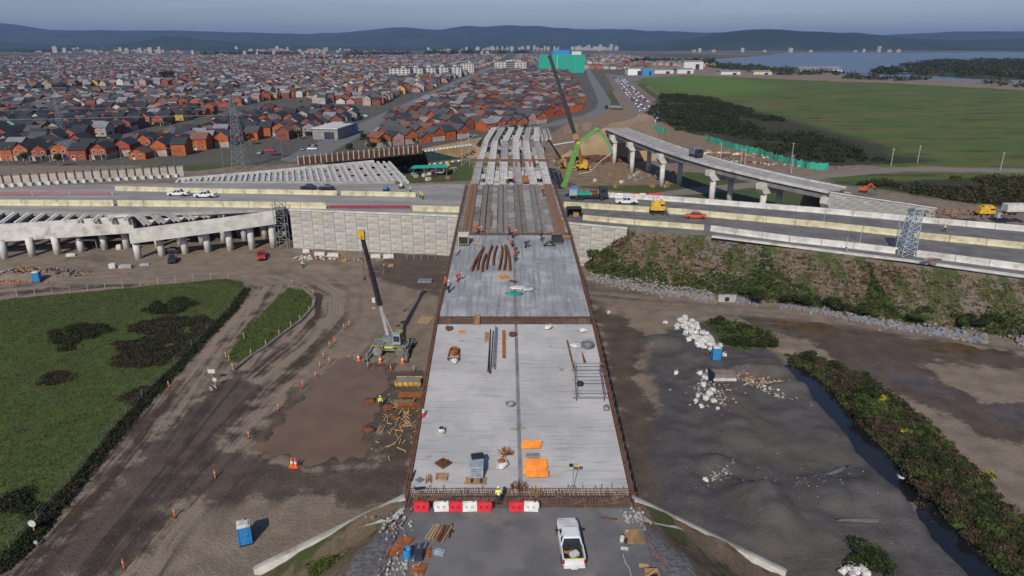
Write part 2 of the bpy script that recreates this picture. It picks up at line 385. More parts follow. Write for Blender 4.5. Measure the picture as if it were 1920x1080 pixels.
gy = np.array([-400, -150, -40, 0, 20]+list(np.arange(30, 135, .5))+list(np.arange(135, 330, 1.5))+list(np.arange(330, 900, 8))+[900+15*1.09**k*1 for k in range(80) if 15*1.09**k < 30000])
gy = np.unique(gy)
XX, YY = np.meshgrid(gx, gy); fx, fy = XX.ravel(), YY.ravel()
HH = H(fx, fy)
nx, ny = len(gx), len(gy); HG = HH.reshape(ny, nx)
idx = np.arange(nx*ny).reshape(ny, nx)
Fq = np.stack([idx[:-1, :-1], idx[:-1, 1:], idx[1:, 1:], idx[1:, :-1]], -1).reshape(-1, 4)

b = NB('ground_soil')
pos = b.pos(); n_big = b.noise(pos, .045, 4, .6); n_mid = b.noise(pos, .35, 4, .6); n_fine = b.noise(pos, 2.6, 4, .65); n_vf = b.noise(pos, 9, 2, .6)
flow = b.attr('flow').outputs['Vector']
mp = b.n('ShaderNodeMapping'); b.l(flow, mp.inputs[0]); mp.inputs['Scale'].default_value = (.36, .022, 1)
n_str = b.noise(mp.outputs[0], 1.0, 5, .62)
mp2 = b.n('ShaderNodeMapping'); b.l(flow, mp2.inputs[0]); mp2.inputs['Scale'].default_value = (1.9, .05, 1); n_str2 = b.noise(mp2.outputs[0], 1.0, 3, .6)
def zone(name, w, amp, base):
    a = b.attr(name).outputs['Fac']; s = b.math('ADD', a, b.math('MULTIPLY', b.math('SUBTRACT', base, .5), amp)); return b.ramp(s, -w, w)
dry = b.mix(b.ramp(n_mid, .3, .7), (.23, .183, .14), (.16, .127, .096))
dry = b.mix(b.ramp(n_fine, .45, .75, 0, .6), dry, (.23, .20, .17))
wet = b.mix(b.ramp(n_mid, .3, .7), (.070, .051, .039), (.042, .031, .026))
wet = b.mix(b.ramp(n_fine, .45, .8, 0, .45), wet, (.10, .08, .065))
# damp patches everywhere on the site
col = b.mix(b.ramp(n_big, .55, .68, 0, .6), dry, wet)
# driven tracks
tr = b.attr('track').outputs['Fac']
sf = b.ramp(b.math('ADD', b.math('ADD', n_str, b.math('MULTIPLY', b.math('SUBTRACT', n_str2, .5), .30)), b.math('MULTIPLY', b.math('SUBTRACT', n_mid, .5), .45)), .43, .62)
trk = b.mix(sf, (.235, .188, .145), (.052, .038, .029)); trk = b.mix(b.ramp(n_fine, .5, .75, 0, .35), trk, (.15, .13, .11))
col = b.mix(tr, col, trk)
zw = zone('wet', .8, 9, n_mid); col = b.mix(b.math('MULTIPLY', zw, .78), col, wet)
zd = zone('dry', 1.5, 5, n_mid); col = b.mix(b.math('MULTIPLY', zd, .92), col, dry)
grav = b.mix(b.ramp(n_mid, .3, .7), (.088, .084, .084), (.050, .049, .051)); grav = b.mix(b.ramp(n_vf, .4, .75, 0, .6), grav, (.12, .115, .112)); grav = b.mix(b.ramp(n_big, .48, .64, 0, .5), grav, (.105, .090, .074))
col = b.mix(zone('gravel', 1.2, 5, n_mid), col, grav)
peb = b.ramp(b.noise(pos, 3.7, 2, .5), .70, .76, 0, .7); col = b.mix(peb, col, (.27, .25, .23))
gr = b.mix(b.ramp(n_mid, .3, .68), (.062, .098, .022), (.044, .068, .018)); gr = b.mix(b.ramp(n_fine, .42, .72, 0, .8), gr, (.095, .120, .034))
gr = b.mix(b.ramp(n_big, .46, .62, 0, .75), gr, (.060, .060, .027)); gr = b.mix(b.ramp(b.noise(pos, .13, 5, .7), .56, .70, 0, .5), gr, (.105, .100, .048))
col = b.mix(zone('grass', .35, 1.6, n_fine), col, gr)
gf = b.mix(b.ramp(b.noise(b.pos((1, 2.2, 1)), .012, 6, .62), .4, .64), (.066, .108, .020), (.110, .112, .034)); gf = b.mix(b.ramp(b.noise(b.pos((1, 3, 1)), .03, 5, .65), .50, .66, 0, .9), gf, (.040, .048, .018))
lm = b.attr('bright').outputs['Fac']; gf = b.mix(lm, gf, (.085, .160, .026))
col = b.mix(zone('farm', 4, 22, n_big), col, gf)
col = b.mix(zone('scrub', 1.5, 7, n_mid), col, (.040, .040, .020))
cit = b.mix(b.ramp(n_mid, .35, .65), (.11, .105, .10), (.07, .068, .065)); cit = b.mix(b.ramp(n_big, .45, .6, 0, .6), cit, (.10, .105, .06))
col = b.mix(zone('city', 3, 8, n_big), col, cit)
col = b.mix(zone('earth', 1.5, 7, n_mid), col, b.mix(b.ramp(n_mid, .35, .65), (.25, .175, .11), (.16, .12, .085)))
col = b.mix(zone('asphalt', .6, .5, n_mid), col, b.mix(n_fine, (.14, .14, .145), (.18, .178, .175)))
col = b.mix(zone('path', .8, 2, n_mid), col, (.20, .18, .155))
# distant land: woods and meadows
fl = b.attr('faraway').outputs['Fac']; n_far = b.noise(b.pos((1, .35, 1)), .0035, 5, .6)
fc = b.mix(b.ramp(n_far, .4, .6), (.045, .055, .03), (.13, .12, .10)); col = b.mix(fl, col, fc)
b.bump(b.math('ADD', b.math('ADD', n_fine, b.math('MULTIPLY', n_vf, .5)), b.math('MULTIPLY', n_str2, b.math('MULTIPLY', tr, 1.2))), .8, .2)
rough = b.math('SUBTRACT', .95, b.math('MULTIPLY', zw, .25))
M['ground'] = b.done(col, rough, 0, .25)

me = npmesh('ground', np.stack([fx, fy, HH], 1), Fq, M['ground'], smooth=True)
def att(me, name, arr):
    a = me.attributes.new(name, 'FLOAT', 'POINT'); a.data.foreach_set('value', np.ascontiguousarray(arr, np.float32))
C6 = lambda a, k=6: np.clip(a, -k, k)
def smax(*L): return np.maximum.reduce(L)
att(me, 'grass', C6(smax(sdf(fx, fy, Z_grass), sdf(fx, fy, Z_sliver), sdf(fx, fy, Z_green3)-.5, sdf(fx, fy, EX([(1172,148),(1192,150),(1240,182),(1250,215),(1236,232),(1228,214),(1205,182)])), sdf(fx, fy, EX([(1112,140),(1124,140),(1150,175),(1168,205),(1150,205),(1138,190)])), sdf(fx, fy, Z_pit), sdf(fx, fy, EX([(250,308),(345,302),(345,316),(100,330)])), sdf(fx, fy, EX([(350,322),(545,300),(600,283),(540,288),(350,312)])), sdf(fx, fy, Z_bank)-.6, sdf(fx, fy, Z_bushR)), 5))
att(me, 'wet', C6(smax(sdf(fx, fy, Z_wet_shade1), sdf(fx, fy, Z_wet_shade2), sdf(fx, fy, Z_wet3), sdf(fx, fy, Z_wet4), sdf(fx, fy, Z_work), sdf(fx, fy, Z_pond)+.8, sdf(fx, fy, Z_wet5), sdf(fx, fy, Z_wet6))))  # wet mud plus the shade painted beside the deck and wing wall
att(me, 'dry', C6(smax(sdf(fx, fy, EX([(620,500),(830,560),(825,640),(760,660),(690,640),(640,680),(560,740),(600,660),(650,600),(640,540)])), sdf(fx, fy, EX([(300,1100),(360,960),(480,950),(640,960),(760,950),(560,1020),(480,1090)])),
    sdf(fx, fy, EX([(0,505),(250,490),(540,480),(620,500),(420,510),(250,518),(0,535),(-200,540),(-200,500)])), sdf(fx, fy, EX([(1120,560),(1300,570),(1500,582),(1920,640),(1920,655),(1500,600),(1370,590),(1250,600),(1150,590)])))))
att(me, 'gravel', C6(sdf(fx, fy, Z_grav)))
farm = smax(sdf(fx, fy, Z_green), sdf(fx, fy, Z_green2)); att(me, 'farm', C6(farm, 30))
att(me, 'bright', sstep(-20, 40, sdf(fx, fy, EX([(1190,147),(1330,141),(1430,152),(1480,165),(1400,178),(1300,180),(1240,176),(1200,162)])))*.85)
att(me, 'scrub', C6(smax(sdf(fx, fy, Z_scrub), sdf(fx, fy, Z_scrub2), sdf(fx, fy, Z_isle), sdf(fx, fy, Z_isle2))))
Z_city = [(-9000, 268), (-140, 268), (-60, 275), (62, 420), (78, 620), (150, 900), (330, 1700), (700, 4200), (-9000, 4200)]
att(me, 'city', C6(sdf(fx, fy, Z_city), 10))
da, ua, va = pline(fx, fy, AVE); db, ub, vb = pline(fx, fy, [P(*q).xy for q in [(1150,246),(1178,242),(1205,233),(1221,219),(1214,203),(1188,178),(1162,149),(1140,126),(1125,108)]])
dc, uc, vc = pline(fx, fy, [P(*q).xy for q in [(1000,240),(1040,233),(1067,224),(1107,217),(1130,204),(1134,190),(1118,160),(1103,134),(1095,112)]])
att(me, 'asphalt', C6(smax(7.5-da, 10.5-db, 5-dc)))
att(me, 'path', C6(sdf(fx, fy, Z_path))); att(me, 'earth', C6(smax(sdf(fx, fy, Z_earth), 2-np.abs(db-13)), 6))
att(me, 'faraway', sstep(1500, 2600, fy)*.8+sstep(160, 400, np.abs(fx)-fy*.2)*sstep(400, 700, fy)*0)
d0, u0, v0 = pline(fx, fy, ROADS[0]); d1, u1, v1 = pline(fx, fy, ROADS[1]); d2, u2, v2 = pline(fx, fy, ROAD_R)
m01 = d0 < d1; U = np.where(m01, u0, u1); V_ = np.where(m01, v0, v1+300); D = np.minimum(d0, d1)
m2 = d2 < D; U = np.where(m2, u2+50, U); V_ = np.where(m2, v2, V_); 
wob = (fbm(fx, fy, 18, 41)-.5)*4
tr = sstep(10.5, 5.5, D+wob*.6)*(1-sstep(-1, 1, sdf(fx, fy, Z_grass)))*(fy < 128)
tr = np.maximum(tr, .8*sstep(5, 2.5, d2)); 
rt = sdf(fx, fy, EX([(1110,600),(1230,760),(1290,900),(1450,1080),(1600,1080),(1640,900),(1500,750),(1300,700),(1200,600)]))
tr = np.maximum(tr, .35*sstep(-1, 4, rt)); m3 = (rt > -1) & (d2 > 5)
U = np.where(m3, fx*.8-fy*.25, U); V_ = np.where(m3, fy, V_)
att(me, 'track', tr)
a = me.attributes.new('flow', 'FLOAT_VECTOR', 'POINT'); a.data.foreach_set('vector', np.stack([U, V_, np.zeros_like(U)], 1).astype(np.float32).ravel())
struct(link(me, 'ground'))

# ---------------------------------------------------------------- water
def water(name, poly, z, mat_, grow=0):
    mb = MB(); c = sum((Vector(p) for p in poly), Vector((0, 0)))/len(poly)
    pts = [c+(Vector(p)-c)*(1+grow) for p in poly]
    n = len(pts); mb.add([(p[0], p[1], z) for p in pts], [tuple(range(n))])
    o = mb.build(name, mat_); 
    if o.data.polygons[0].normal.z < 0: o.data.flip_normals()
    return struct(o)
def watermat(name, c, c2, scale=.25, rough=.12, bumpS=.05, ws=1.2, spec=.5):
    b = NB(name); v = b.pos(); col = b.mix(b.ramp(b.noise(v, scale, 4, .6), .38, .66), c, c2)
    b.bump(b.noise(v, ws, 2), bumpS, .05); return b.done(col, rough, 0, spec)
M['mud_water'] = watermat('muddy_water', (.165, .108, .068), (.135, .088, .058), rough=.18, spec=.35)
M['puddle_water'] = watermat('puddle_water', (.105, .068, .036), (.06, .045, .032), .4)
M['creek_water'] = watermat('creek_water', (.010, .011, .013), (.014, .014, .015))
M['river_water'] = watermat('river_water', (.085, .115, .15), (.11, .135, .165), .01, .35, .25, .1, .25)
water('pond_water', Z_pond, -.17, M['mud_water'], .16)
for q in Z_pud: water('puddle_water', q, -.11, M['puddle_water'], .25)
water('river_water', Z_river, -.9, M['river_water'], .04)
# the creek
cw = MB(); L = CREEK
left, right = [], []
for i, p in enumerate(L):
    d = (L[min(i+1, len(L)-1)]-L[max(i-1, 0)]).normalized(); nrm = Vector((-d.y, d.x)); wdt = 1.6+min(i, 4)*.45
    left.append(p+nrm*wdt); right.append(p-nrm*wdt)
cw.add([(p.x, p.y, -.8) for p in left+right], [(i+len(L), i+1+len(L), i+1, i) for i in range(len(L)-1)])
struct(cw.build('creek_water', M['creek_water']))

# ---------------------------------------------------------------- hills
def ridge(name, prof, D, depth, mat_, seed, ext=2500):
    xs = np.linspace(-D*1.1-ext, D*1.1+ext, 420); ts = np.linspace(-1, 1, 21)
    px = np.array([p[0] for p in prof], float); py = np.array([p[1] for p in prof], float)
    X, T = np.meshgrid(xs, ts); pxs = 960+X/(D/cP)*F*cP
    b_ = np.interp(pxs, px, py); be = -(b_-540)/F; el = (-sP+be*cP)/(cP+be*sP)
    Ht = CAM_Z+D*el
    rg = 1-np.abs(T)**1.4
    det = (fbm(X, T*depth, 900, seed, 4)-.5)
    Z = Ht*rg*(1+.30*det*(np.abs(T) > .01))+(fbm(X, T*depth, 300, seed+5, 3)-.5)*Ht*.34*rg-20*(np.abs(T) > .95)
    Z = np.where(np.abs(T) < .12, Ht*(1+(fbm(X, X*0, 260, seed+8, 3)-.5)*.13), Z)
    Yv = D+T*depth+(fbm(X, T*depth, 1400, seed+3)-.5)*depth*.35
    ii = np.arange(X.size).reshape(X.shape)
    F4 = np.stack([ii[:-1, :-1], ii[:-1, 1:], ii[1:, 1:], ii[1:, :-1]], -1).reshape(-1, 4)
    return struct(link(npmesh(name, np.stack([X.ravel(), Yv.ravel(), Z.ravel()], 1), F4, mat_, smooth=True), name))
b = NB('wooded_hill'); v = b.pos(); n1 = b.noise(v, .0022, 5, .65); n2 = b.noise(v, .008, 4, .6)
col = b.mix(b.ramp(n1, .42, .6), (.014, .028, .026), (.026, .042, .034)); col = b.mix(b.ramp(n2, .62, .74, 0, .5), col, (.09, .08, .06)); M['hill'] = b.done(col, 1)
ridge('hills', [(-600,38),(0,33),(120,36),(170,46),(230,56),(320,58),(450,58),(540,61),(640,64),(690,62),(740,57),(800,51),(850,56),(870,52),(980,48),(1060,55),(1180,58),(1240,62),(1300,60),(1330,56),(1400,60),(1460,62),(1540,66),(1600,63),(1650,60),(1760,59),(1850,54),(1920,52),(2500,44)], 9500, 1700, M['hill'], 3)
ridge('hills', [(-600,75),(-100,70),(40,68),(130,76),(220,84),(330,86),(400,74),(430,67),(460,73),(520,78),(600,86),(1100,92),(1180,82),(1240,72),(1290,60),(1350,54),(1400,59),(1480,64),(1560,70),(1640,76),(1760,72),(1850,70),(1900,72),(1960,76),(2500,70)], 5600, 700, M['hill'], 9)
# ================================================================ ROADS, EMBANKMENTS, BRIDGES
ASPH = mat('asphalt', (.155, .153, .155), (.108, .107, .11), scale=.25, obj=False, dirt=(.20, .185, .165), dscale=.4, bump=.15)
ASPH_L = mat('pale_road_concrete', (.30, .295, .285), (.22, .215, .21), scale=.12, obj=False, stretch=(.4, 1.5, 1), dirt=(.16, .15, .14), dscale=.2)
def zh(x): return 9.0 - 1.2*float(sstep(20, 110, x))
def PH(px, py, dz=0.0):
    p = P(px, py, 9)
    for _ in range(3): p = P(px, py, zh(p.x)+dz)
    return p
def resample(pts, xs):
    a = np.array(pts, float); return [(x, float(np.interp(x, a[:, 0], a[:, 1]))) for x in xs]
def ribbon(name, A, B, mat_, thick, sub=1):
    """top sheet between two edge lines of equal length, with sides down by thick"""
    mb = MB(); n = len(A)
    vs = [tuple(p) for p in A]+[tuple(p) for p in B]
    vs += [(p[0], p[1], p[2]-thick) for p in A]+[(p[0], p[1], p[2]-thick) for p in B]
    fs = []
    for i in range(n-1):
        fs += [(i, i+1, n+i+1, n+i), (2*n+i, 2*n+i+1, i+1, i), (n+i, n+i+1, 3*n+i+1, 3*n+i), (3*n+i, 3*n+i+1, 2*n+i+1, 2*n+i)]
    fs += [(0, n, 3*n, 2*n), (n-1, 3*n-1, 4*n-1, 2*n-1)]
    mb.add(vs, fs); o = mb.build(name, mat_); return o
far_e = [(-700,372),(0,350),(350,334),(345.5,343),(870,345),(1057,357),(1280,369),(1547,392),(1707,407),(1920,425),(2500,480)]
far_e = [(-700,372),(0,350),(350,342),(870,345),(1057,357),(1280,369),(1547,392),(1707,407),(1920,425),(2500,480)]
near_e = [(-700,400),(0,394),(240,399),(515,392),(543,392),(860,404),(1066,417),(1175,427),(1335,437),(1580,469),(1920,514),(2500,600)]
xsL = list(range(-700, 1000, 60)); xsR = list(range(960, 2501, 40))
hwL = ribbon('highway_road', [PH(*q) for q in resample(near_e, xsL)], [PH(*q) for q in resample(far_e, xsL)], ASPH_L, 1.2)
hwR = ribbon('highway_road', [PH(*q) for q in resample(near_e, xsR)], [PH(*q) for q in resample(far_e, xsR)], ASPH, 1.2)
for o in (hwL, hwR): o.data.transform(Matrix.Translation((0, 0, 0))); struct(o)
hwL.location.z = .004

def barrier(pts, label, m, h=1.15, base=.8, seg=6.0, top=.28, name='concrete_barrier', gaps=()):
    P3 = [PH(*q) for q in pts]
    r = thing(name, label, 'barrier', P3[0])
    acc = 0
    for a, b_ in zip(P3[:-1], P3[1:]):
        d = b_-a; L = d.length; n = max(1, round(L/seg)); dn = d/L; nr = Vector((dn.y, -dn.x, 0)).normalized()
        for k in range(n):
            p0 = a+d*(k/n)+dn*.04; p1 = a+d*((k+1)/n)-dn*.04
            pr = [(-base/2, 0), (base/2, 0), (base/2, .12), (top/2+.06, .42), (top/2, h), (-top/2, h), (-top/2-.06, .42), (-base/2, .12)]
            mb = MB(); mb.loft([[tuple(p+nr*x+Vector((0, 0, z))) for x, z in pr] for p in (p0, p1)])
            mb.build('segment', m, r, world=True)
    return r
B_ = barrier
CR, CN = M['concrete_cream'], M['concrete_new']
B_([(217,357),(300,359),(420,362),(540,364),(633,366)], 'cream concrete barrier line on the left carriageway behind the two white pickups', CR)
B_([(640,366),(780,369)], 'short cream barrier line left of the bridge deck beside the workers in yellow', CR)
B_([(-80,384),(0,385),(215,386)], 'cream barrier line at the far left above the dark girder openings', CR, h=1.4)
B_([(222,386),(420,388),(613,391)], 'long cream barrier line in front of the two white pickups', CR, h=1.4)
B_([(774,395),(862,398)], 'cream barrier line next to the left edge of the planked bridge span', CR, h=1.3)
B_([(1100,367),(1280,379),(1547,400),(1707,415),(1920,434),(2100,452)], 'white concrete barrier line along the far side of the right carriageway', CN, h=1.25)
B_([(1057,388),(1280,402),(1547,427),(1690,443)], 'cream median barrier between the bridge deck and the lattice tower', CR, h=1.3)
B_([(1712,446),(1920,467),(2100,486)], 'cream median barrier running right from the lattice tower', CR, h=1.3)
B_([(1093,412),(1190,421),(1320,431)], 'cream barrier line above the short panel wall right of the bridge', CR, h=1.1)
B_([(1332,433),(1480,453),(1600,466),(1683,476)], 'white edge barrier line ending at the left foot of the lattice tower', CN, h=1.2)
B_([(1712,480),(1790,490),(1920,507),(2100,530)], 'white edge barrier line running right from the foot of the lattice tower', CN, h=1.2)
# concrete gutter strip outside the edge barrier
mb = MB(); g = [PH(*q) for q in [(1335,444),(1480,462),(1600,477),(1700,489),(1920,519),(2200,556)]]
for a, c in zip(g[:-1], g[1:]): mb.bar(a+Vector((0,0,.1)), c+Vector((0,0,.1)), .9, .3)
struct(mb.build('kerb', CN))

# ---- highway embankment (right)
top = [(1175,430),(1175,430),(1200,432),(1335,443),(1480,464),(1620,484),(1700,494),(1920,524),(2300,580)]
toe = [(1088,480),(1094,500),(1110,518),(1230,538),(1380,562),(1560,588),(1640,602),(1920,642),(2300,700)]
def dens(L, k):
    o = []
    for a, b_ in zip(L[:-1], L[1:]):
        for i in range(k): o.append(a+(b_-a)*(i/k))
    return o+[L[-1]]
T3 = dens([PH(*q, -.25) for q in top], 18); B3 = dens([P(*q, -.1) for q in toe], 18)
nr_ = 26; V = []
for j in range(nr_+1):
    t = j/nr_
    for a, c in zip(T3, B3): V.append(a*(1-t)+c*t)
V = np.array([tuple(v) for v in V]); nc = len(T3)
tt = np.repeat(np.arange(nr_+1)/nr_, nc); bul = np.sin(tt*math.pi)
V[:, 1] -= bul*((fbm(V[:, 0], V[:, 2]*0+V[:, 1]*.2, 5, 51)-.5)*1.6); V[:, 2] += bul*((fbm(V[:, 0], V[:, 2]*2, 3, 52)-.5)*.7)
ii = np.arange(len(V)).reshape(nr_+1, nc); F4 = np.stack([ii[1:, :-1], ii[1:, 1:], ii[:-1, 1:], ii[:-1, :-1]], -1).reshape(-1, 4)
b = NB('embankment_soil'); pos = b.pos((1, .6, .22)); pos1 = b.pos()
n1 = b.noise(pos, .38, 5, .6); n2 = b.noise(pos1, 2.2, 4, .7); n3 = b.noise(pos1, .12, 3)
col = b.mix(b.ramp(n2, .3, .7), (.175, .142, .108), (.105, .085, .065)); col = b.mix(b.ramp(n3, .5, .64, 0, .7), col, (.15, .14, .135))
col = b.mix(b.ramp(n1, .47, .56, 0, .9), col, b.mix(n2, (.028, .045, .013), (.07, .095, .03))); b.bump(n2, .8, .3); M['slope'] = b.done(col, 1, 0, .1)
slopeV = V.reshape(nr_+1, nc, 3)
struct(link(npmesh('embankment', V, F4, M['slope'], smooth=True), 'embankment'))
# far side of the highway and the right shoulder ground
A = [PH(x, y, -.3) for x, y in resample(far_e, xsR)]; mb = MB()
Bk = [Vector((p.x+1, p.y+14, -.2)) for p in A]; n = len(A)
mb.add([tuple(p) for p in A+Bk], [(i, i+1, n+i+1, n+i) for i in range(n-1)]); struct(mb.build('embankment', M['slope']))

# ---- approach embankment in the foreground
ZA = 9.3
mb = MB(); mb.add([(-9.4, -30, ZA), (10.6, -30, ZA), (10.2, 46.4, ZA), (-8.7, 46.4, ZA)], [(0, 1, 2, 3)])
struct(mb.build('approach_road', ASPH))
for s, xe in ((-1, -9.0), (1, 10.3)):
    xs = np.concatenate([[0, 1.5, 3.0], 3+np.linspace(.6, 12.5, 20)]); ys = np.arange(-30, 48.6, 1.2)
    X, Y = np.meshgrid(xs, ys); wY = 3-2.7*sstep(40, 46.5, Y); t = np.clip((X-wY)/(12.5+1.9*sstep(40, 46.5, Y)), 0, 1.15)
    Z = ZA-.02-9.6*t + (fbm(X*1.0, Y, 2.5, 61+s)-.5)*.9*sstep(0, .15, t)+(fbm(X, Y, .9, 63, 2)-.5)*.12*(X > .1) - .05*(X < .1)
    lim = sstep(44, 47.6, Y)*sstep(.4, 2, X); Z = Z+lim*.45
    Vv = np.stack([(xe+s*(X-.4)).ravel(), Y.ravel(), Z.ravel()], 1); k1, k2 = X.shape; ii = np.arange(k1*k2).reshape(k1, k2)
    F4 = np.stack([ii[:-1, :-1], ii[:-1, 1:], ii[1:, 1:], ii[1:, :-1]], -1).reshape(-1, 4)
    if s < 0: F4 = F4[:, ::-1]
    if s > 0 and 'slope2' not in M or s < 0:
        b = NB('approach_slope_soil'); pz = b.pos(); n1 = b.noise(pz, .35, 5, .6); n2 = b.noise(pz, 3, 3, .6)
        col = b.mix(b.ramp(n2, .3, .7), (.17, .125, .085), (.115, .088, .062)); col = b.mix(b.ramp(n1, .50, .60, 0, .85), col, (.05, .065, .022))
        sx = b.n('ShaderNodeSeparateXYZ'); b.l(pz, sx.inputs[0]); hi = b.ramp(b.math('ADD', sx.outputs[2], b.math('MULTIPLY', n1, .8)), 9.3, 9.5)
        col = b.mix(hi, col, b.mix(b.ramp(n2, .35, .65), (.15, .15, .155), (.09, .09, .095))); b.bump(n2, .7, .15); M['slope2'] = b.done(col, 1, 0, .1)
    struct(link(npmesh('embankment', Vv, F4, M['slope2'], smooth=True), 'embankment'))
# wing walls
def wing(x0, x1, y0, y1, label):
    r = thing('wing_wall', label, 'wall', (x0, y0, 0)); mb = MB(); n = Vector((0, 1, 0)); a = Vector((x0, y0, 0)); c = Vector((x1, y1, 0))
    th = .25
    vs = [(a.x, a.y, -.5), (c.x, c.y, -.5), (c.x, c.y, .5), (a.x, a.y, ZA+.15)]; vs += [(x, y+th, z) for x, y, z in vs]
    mb.add(vs, [(0, 1, 2, 3), (7, 6, 5, 4), (3, 2, 6, 7), (2, 1, 5, 6), (0, 3, 7, 4), (0, 4, 5, 1)]); mb.build('wall', CN, r, world=True)
    mb = MB(); mb.bar((x0, y0+th/2, ZA+.28), (x1, y1+th/2, .62), .34, .2); mb.build('coping', M['concrete'], r, world=True)
    mb = MB(); s = 1 if x1 > x0 else -1
    mb.add([(x0-s*.5, y0-.01, ZA+.03), (x0+s*4.4, y0-.6, ZA-2.5), (x0+s*.2, y0-2.6, ZA+.04)], [(0, 1, 2) if s < 0 else (0, 2, 1)]); mb.build('apron', CN, r, world=True)
wing(-8.9, -23.2, 47.6, 49.2, 'white sloping concrete wing wall left of the approach, falling to the muddy ground')
wing(10.0, 24.5, 47.4, 48.9, 'white sloping concrete wing wall right of the approach, falling towards the gravel yard')

M['rust_dark'] = mat('weathered_rust_steel', (.135, .062, .038), (.085, .045, .032), scale=2, dirt=(.10, .085, .075))
# ================================================================ MAIN OVERPASS
ky = [44, 48.3, 76.5, 109, 146.7, 171, 206, 242]; kz = [9.2, 9.4, 13.45, 15.3, 16.4, 17.4, 18.0, 17.9]
def zd(y): return float(np.interp(y, ky, kz))
def cx(y): return float(np.interp(y, [44, 76, 109, 147, 171, 206, 242], [.68, .35, .2, -.3, -.2, .9, 2.8]))
def D3(px, py, dz=0.0):
    """survey a photo pixel that lies on the bridge deck"""
    y = 60.0
    for _ in range(40):
        q = P(px, py, zd(y)+dz); y += (q.y-y)*.5
    return Vector((q.x, y, zd(y)+dz))
br = thing('overpass_bridge', 'long unfinished overpass running away from the camera, pale deck slabs in front, bare girders behind', 'bridge', (0, 48, 0))
b = NB('new_deck_concrete'); pz = b.pos(); tx = b.pos((.25, 3.2, 1)); n1 = b.noise(tx, 1.2, 4, .6); n2 = b.noise(pz, .22, 5, .62); n3 = b.noise(b.pos((2.2, .12, 1)), 1.0, 4, .6); n4 = b.noise(pz, 1.6, 4, .6)
sx = b.n('ShaderNodeSeparateXYZ'); b.l(pz, sx.inputs[0]); far = b.ramp(sx.outputs[1], 76, 78)
c1 = b.mix(b.ramp(n2, .35, .65), (.42, .42, .41), (.33, .332, .33)); c1 = b.mix(b.ramp(n1, .5, .72, 0, .6), c1, (.21, .215, .22)); c1 = b.mix(b.ramp(n4, .64, .76, 0, .5), c1, (.22, .21, .195))
c2 = b.mix(b.ramp(n2, .35, .6), (.37, .38, .385), (.25, .262, .272)); c2 = b.mix(b.ramp(n3, .44, .66, 0, .8), c2, (.175, .186, .20)); c2 = b.mix(b.ramp(n4, .52, .7, 0, .5), c2, (.13, .14, .16)); c2 = b.mix(b.ramp(n1, .58, .75, 0, .5), c2, (.43, .44, .44))
st = b.ramp(b.noise(pz, .45, 3, .7), .66, .72, 0, .7); c1 = b.mix(st, c1, (.22, .17, .12))
b.bump(n1, .25, .05); M['deck'] = b.done(b.mix(far, c1, c2), .85, 0, .3)
HWD = 9.25
def slab(name, y0, y1, x0, x1, z_off, th, m, par, step=2.5, lip=0):
    ys = list(np.arange(y0, y1-.01, step))+[y1]; mb = MB(); n = len(ys)
    vs = []
    for dz in (0, -th):
        for y in ys:
            for x in (x0, x1): vs.append((cx(y)+x, y, zd(y)+z_off+dz))
    k = 2*n; fs = []
    for i in range(n-1):
        a = 2*i
        fs += [(a, a+1, a+3, a+2), (k+a+2, k+a+3, k+a+1, k+a), (a, a+2, k+a+2, k+a), (a+3, a+1, k+a+1, k+a+3)]
    fs += [(1, 0, k, k+1), (k-2, k-1, 2*k-1, 2*k-2)]
    mb.add(vs, fs); return mb.build(name, m, par, world=True)
for (y0, y1) in ((48.4, 75.6), (77.9, 108.8)):
    slab('deck_slab', y0, y1, -HWD, -.06, 0, .32, M['deck'], br); slab('deck_slab', y0, y1, .30, HWD, 0, .32, M['deck'], br)
    slab('joint_strip', y0+.02, y1-.02, -.06, .30, -.03, .3, M['concrete_dark'], br)
    j = MB()
    for xx in (-.03, .27): j.bar((cx(y0)+xx, y0, zd(y0)+.02), (cx(y1)+xx, y1, (zd(y1) if y1 < 80 else zd(y1))+.02), .03, .03)
# seams across the far slab
mb = MB()
for y in (88.5,): mb.bar((cx(y)-HWD, y, zd(y)+.012), (cx(y)+HWD, y, zd(y)+.012), .07, .02)
mb.build('seam', M['concrete_dark'], br, world=True)
# underlying formwork floors of the gaps and rebar in them
for (y0, y1) in ((46.6, 48.4), (75.6, 77.9), (108.8, 110.2)):
    slab('gap_floor', y0, y1, -HWD, HWD, -.5, .4, M['concrete_dark'], br)
def rebar_field(y0, y1, x0=-HWD, x1=HWD, dx=.28, dy=.3, zo=-.12, r=.022, up=.0, jit=.1, name='rebar'):
    mb = MB(); x = x0
    while x < x1:
        z = zo+random.uniform(-.03, .03)
        mb.bar((cx(y0)+x, y0, zd(y0)+z), (cx(y1)+x+random.uniform(-jit, jit)*.3, y1, zd(y1)+z), r*2)
        if up and random.random() < .8: 
            yy = random.uniform(y0, y1); mb.bar((cx(yy)+x, yy, zd(yy)+zo), (cx(yy)+x, yy+random.uniform(-.1, .1), zd(yy)+zo+random.uniform(.3, 1)*up), r*2)
        x += dx*random.uniform(.7, 1.3)
    y = y0
    while y < y1:
        mb.bar((cx(y)+x0, y, zd(y)+zo+.05), (cx(y)+x1, y, zd(y)+zo+.05), r*2); y += dy
    return stuff(mb.build(name, M['rebar'], br, world=True))
rebar_field(46.5, 48.9, up=.55, dx=.16, dy=.28, zo=-.02, r=.025); rebar_field(75.3, 78.2, dx=.2, dy=.35, up=.3, r=.03); rebar_field(108.6, 110.4, up=.5, r=.04, dx=.35)
mb = MB()
for i in range(18):
    x = random.uniform(-9, 9); mb.box((cx(47.5)+x, 47.4+random.uniform(-.5, .5), zd(47.5)-.05), (random.uniform(.3, 1.2), .2, .05), random.uniform(-.3, .3))
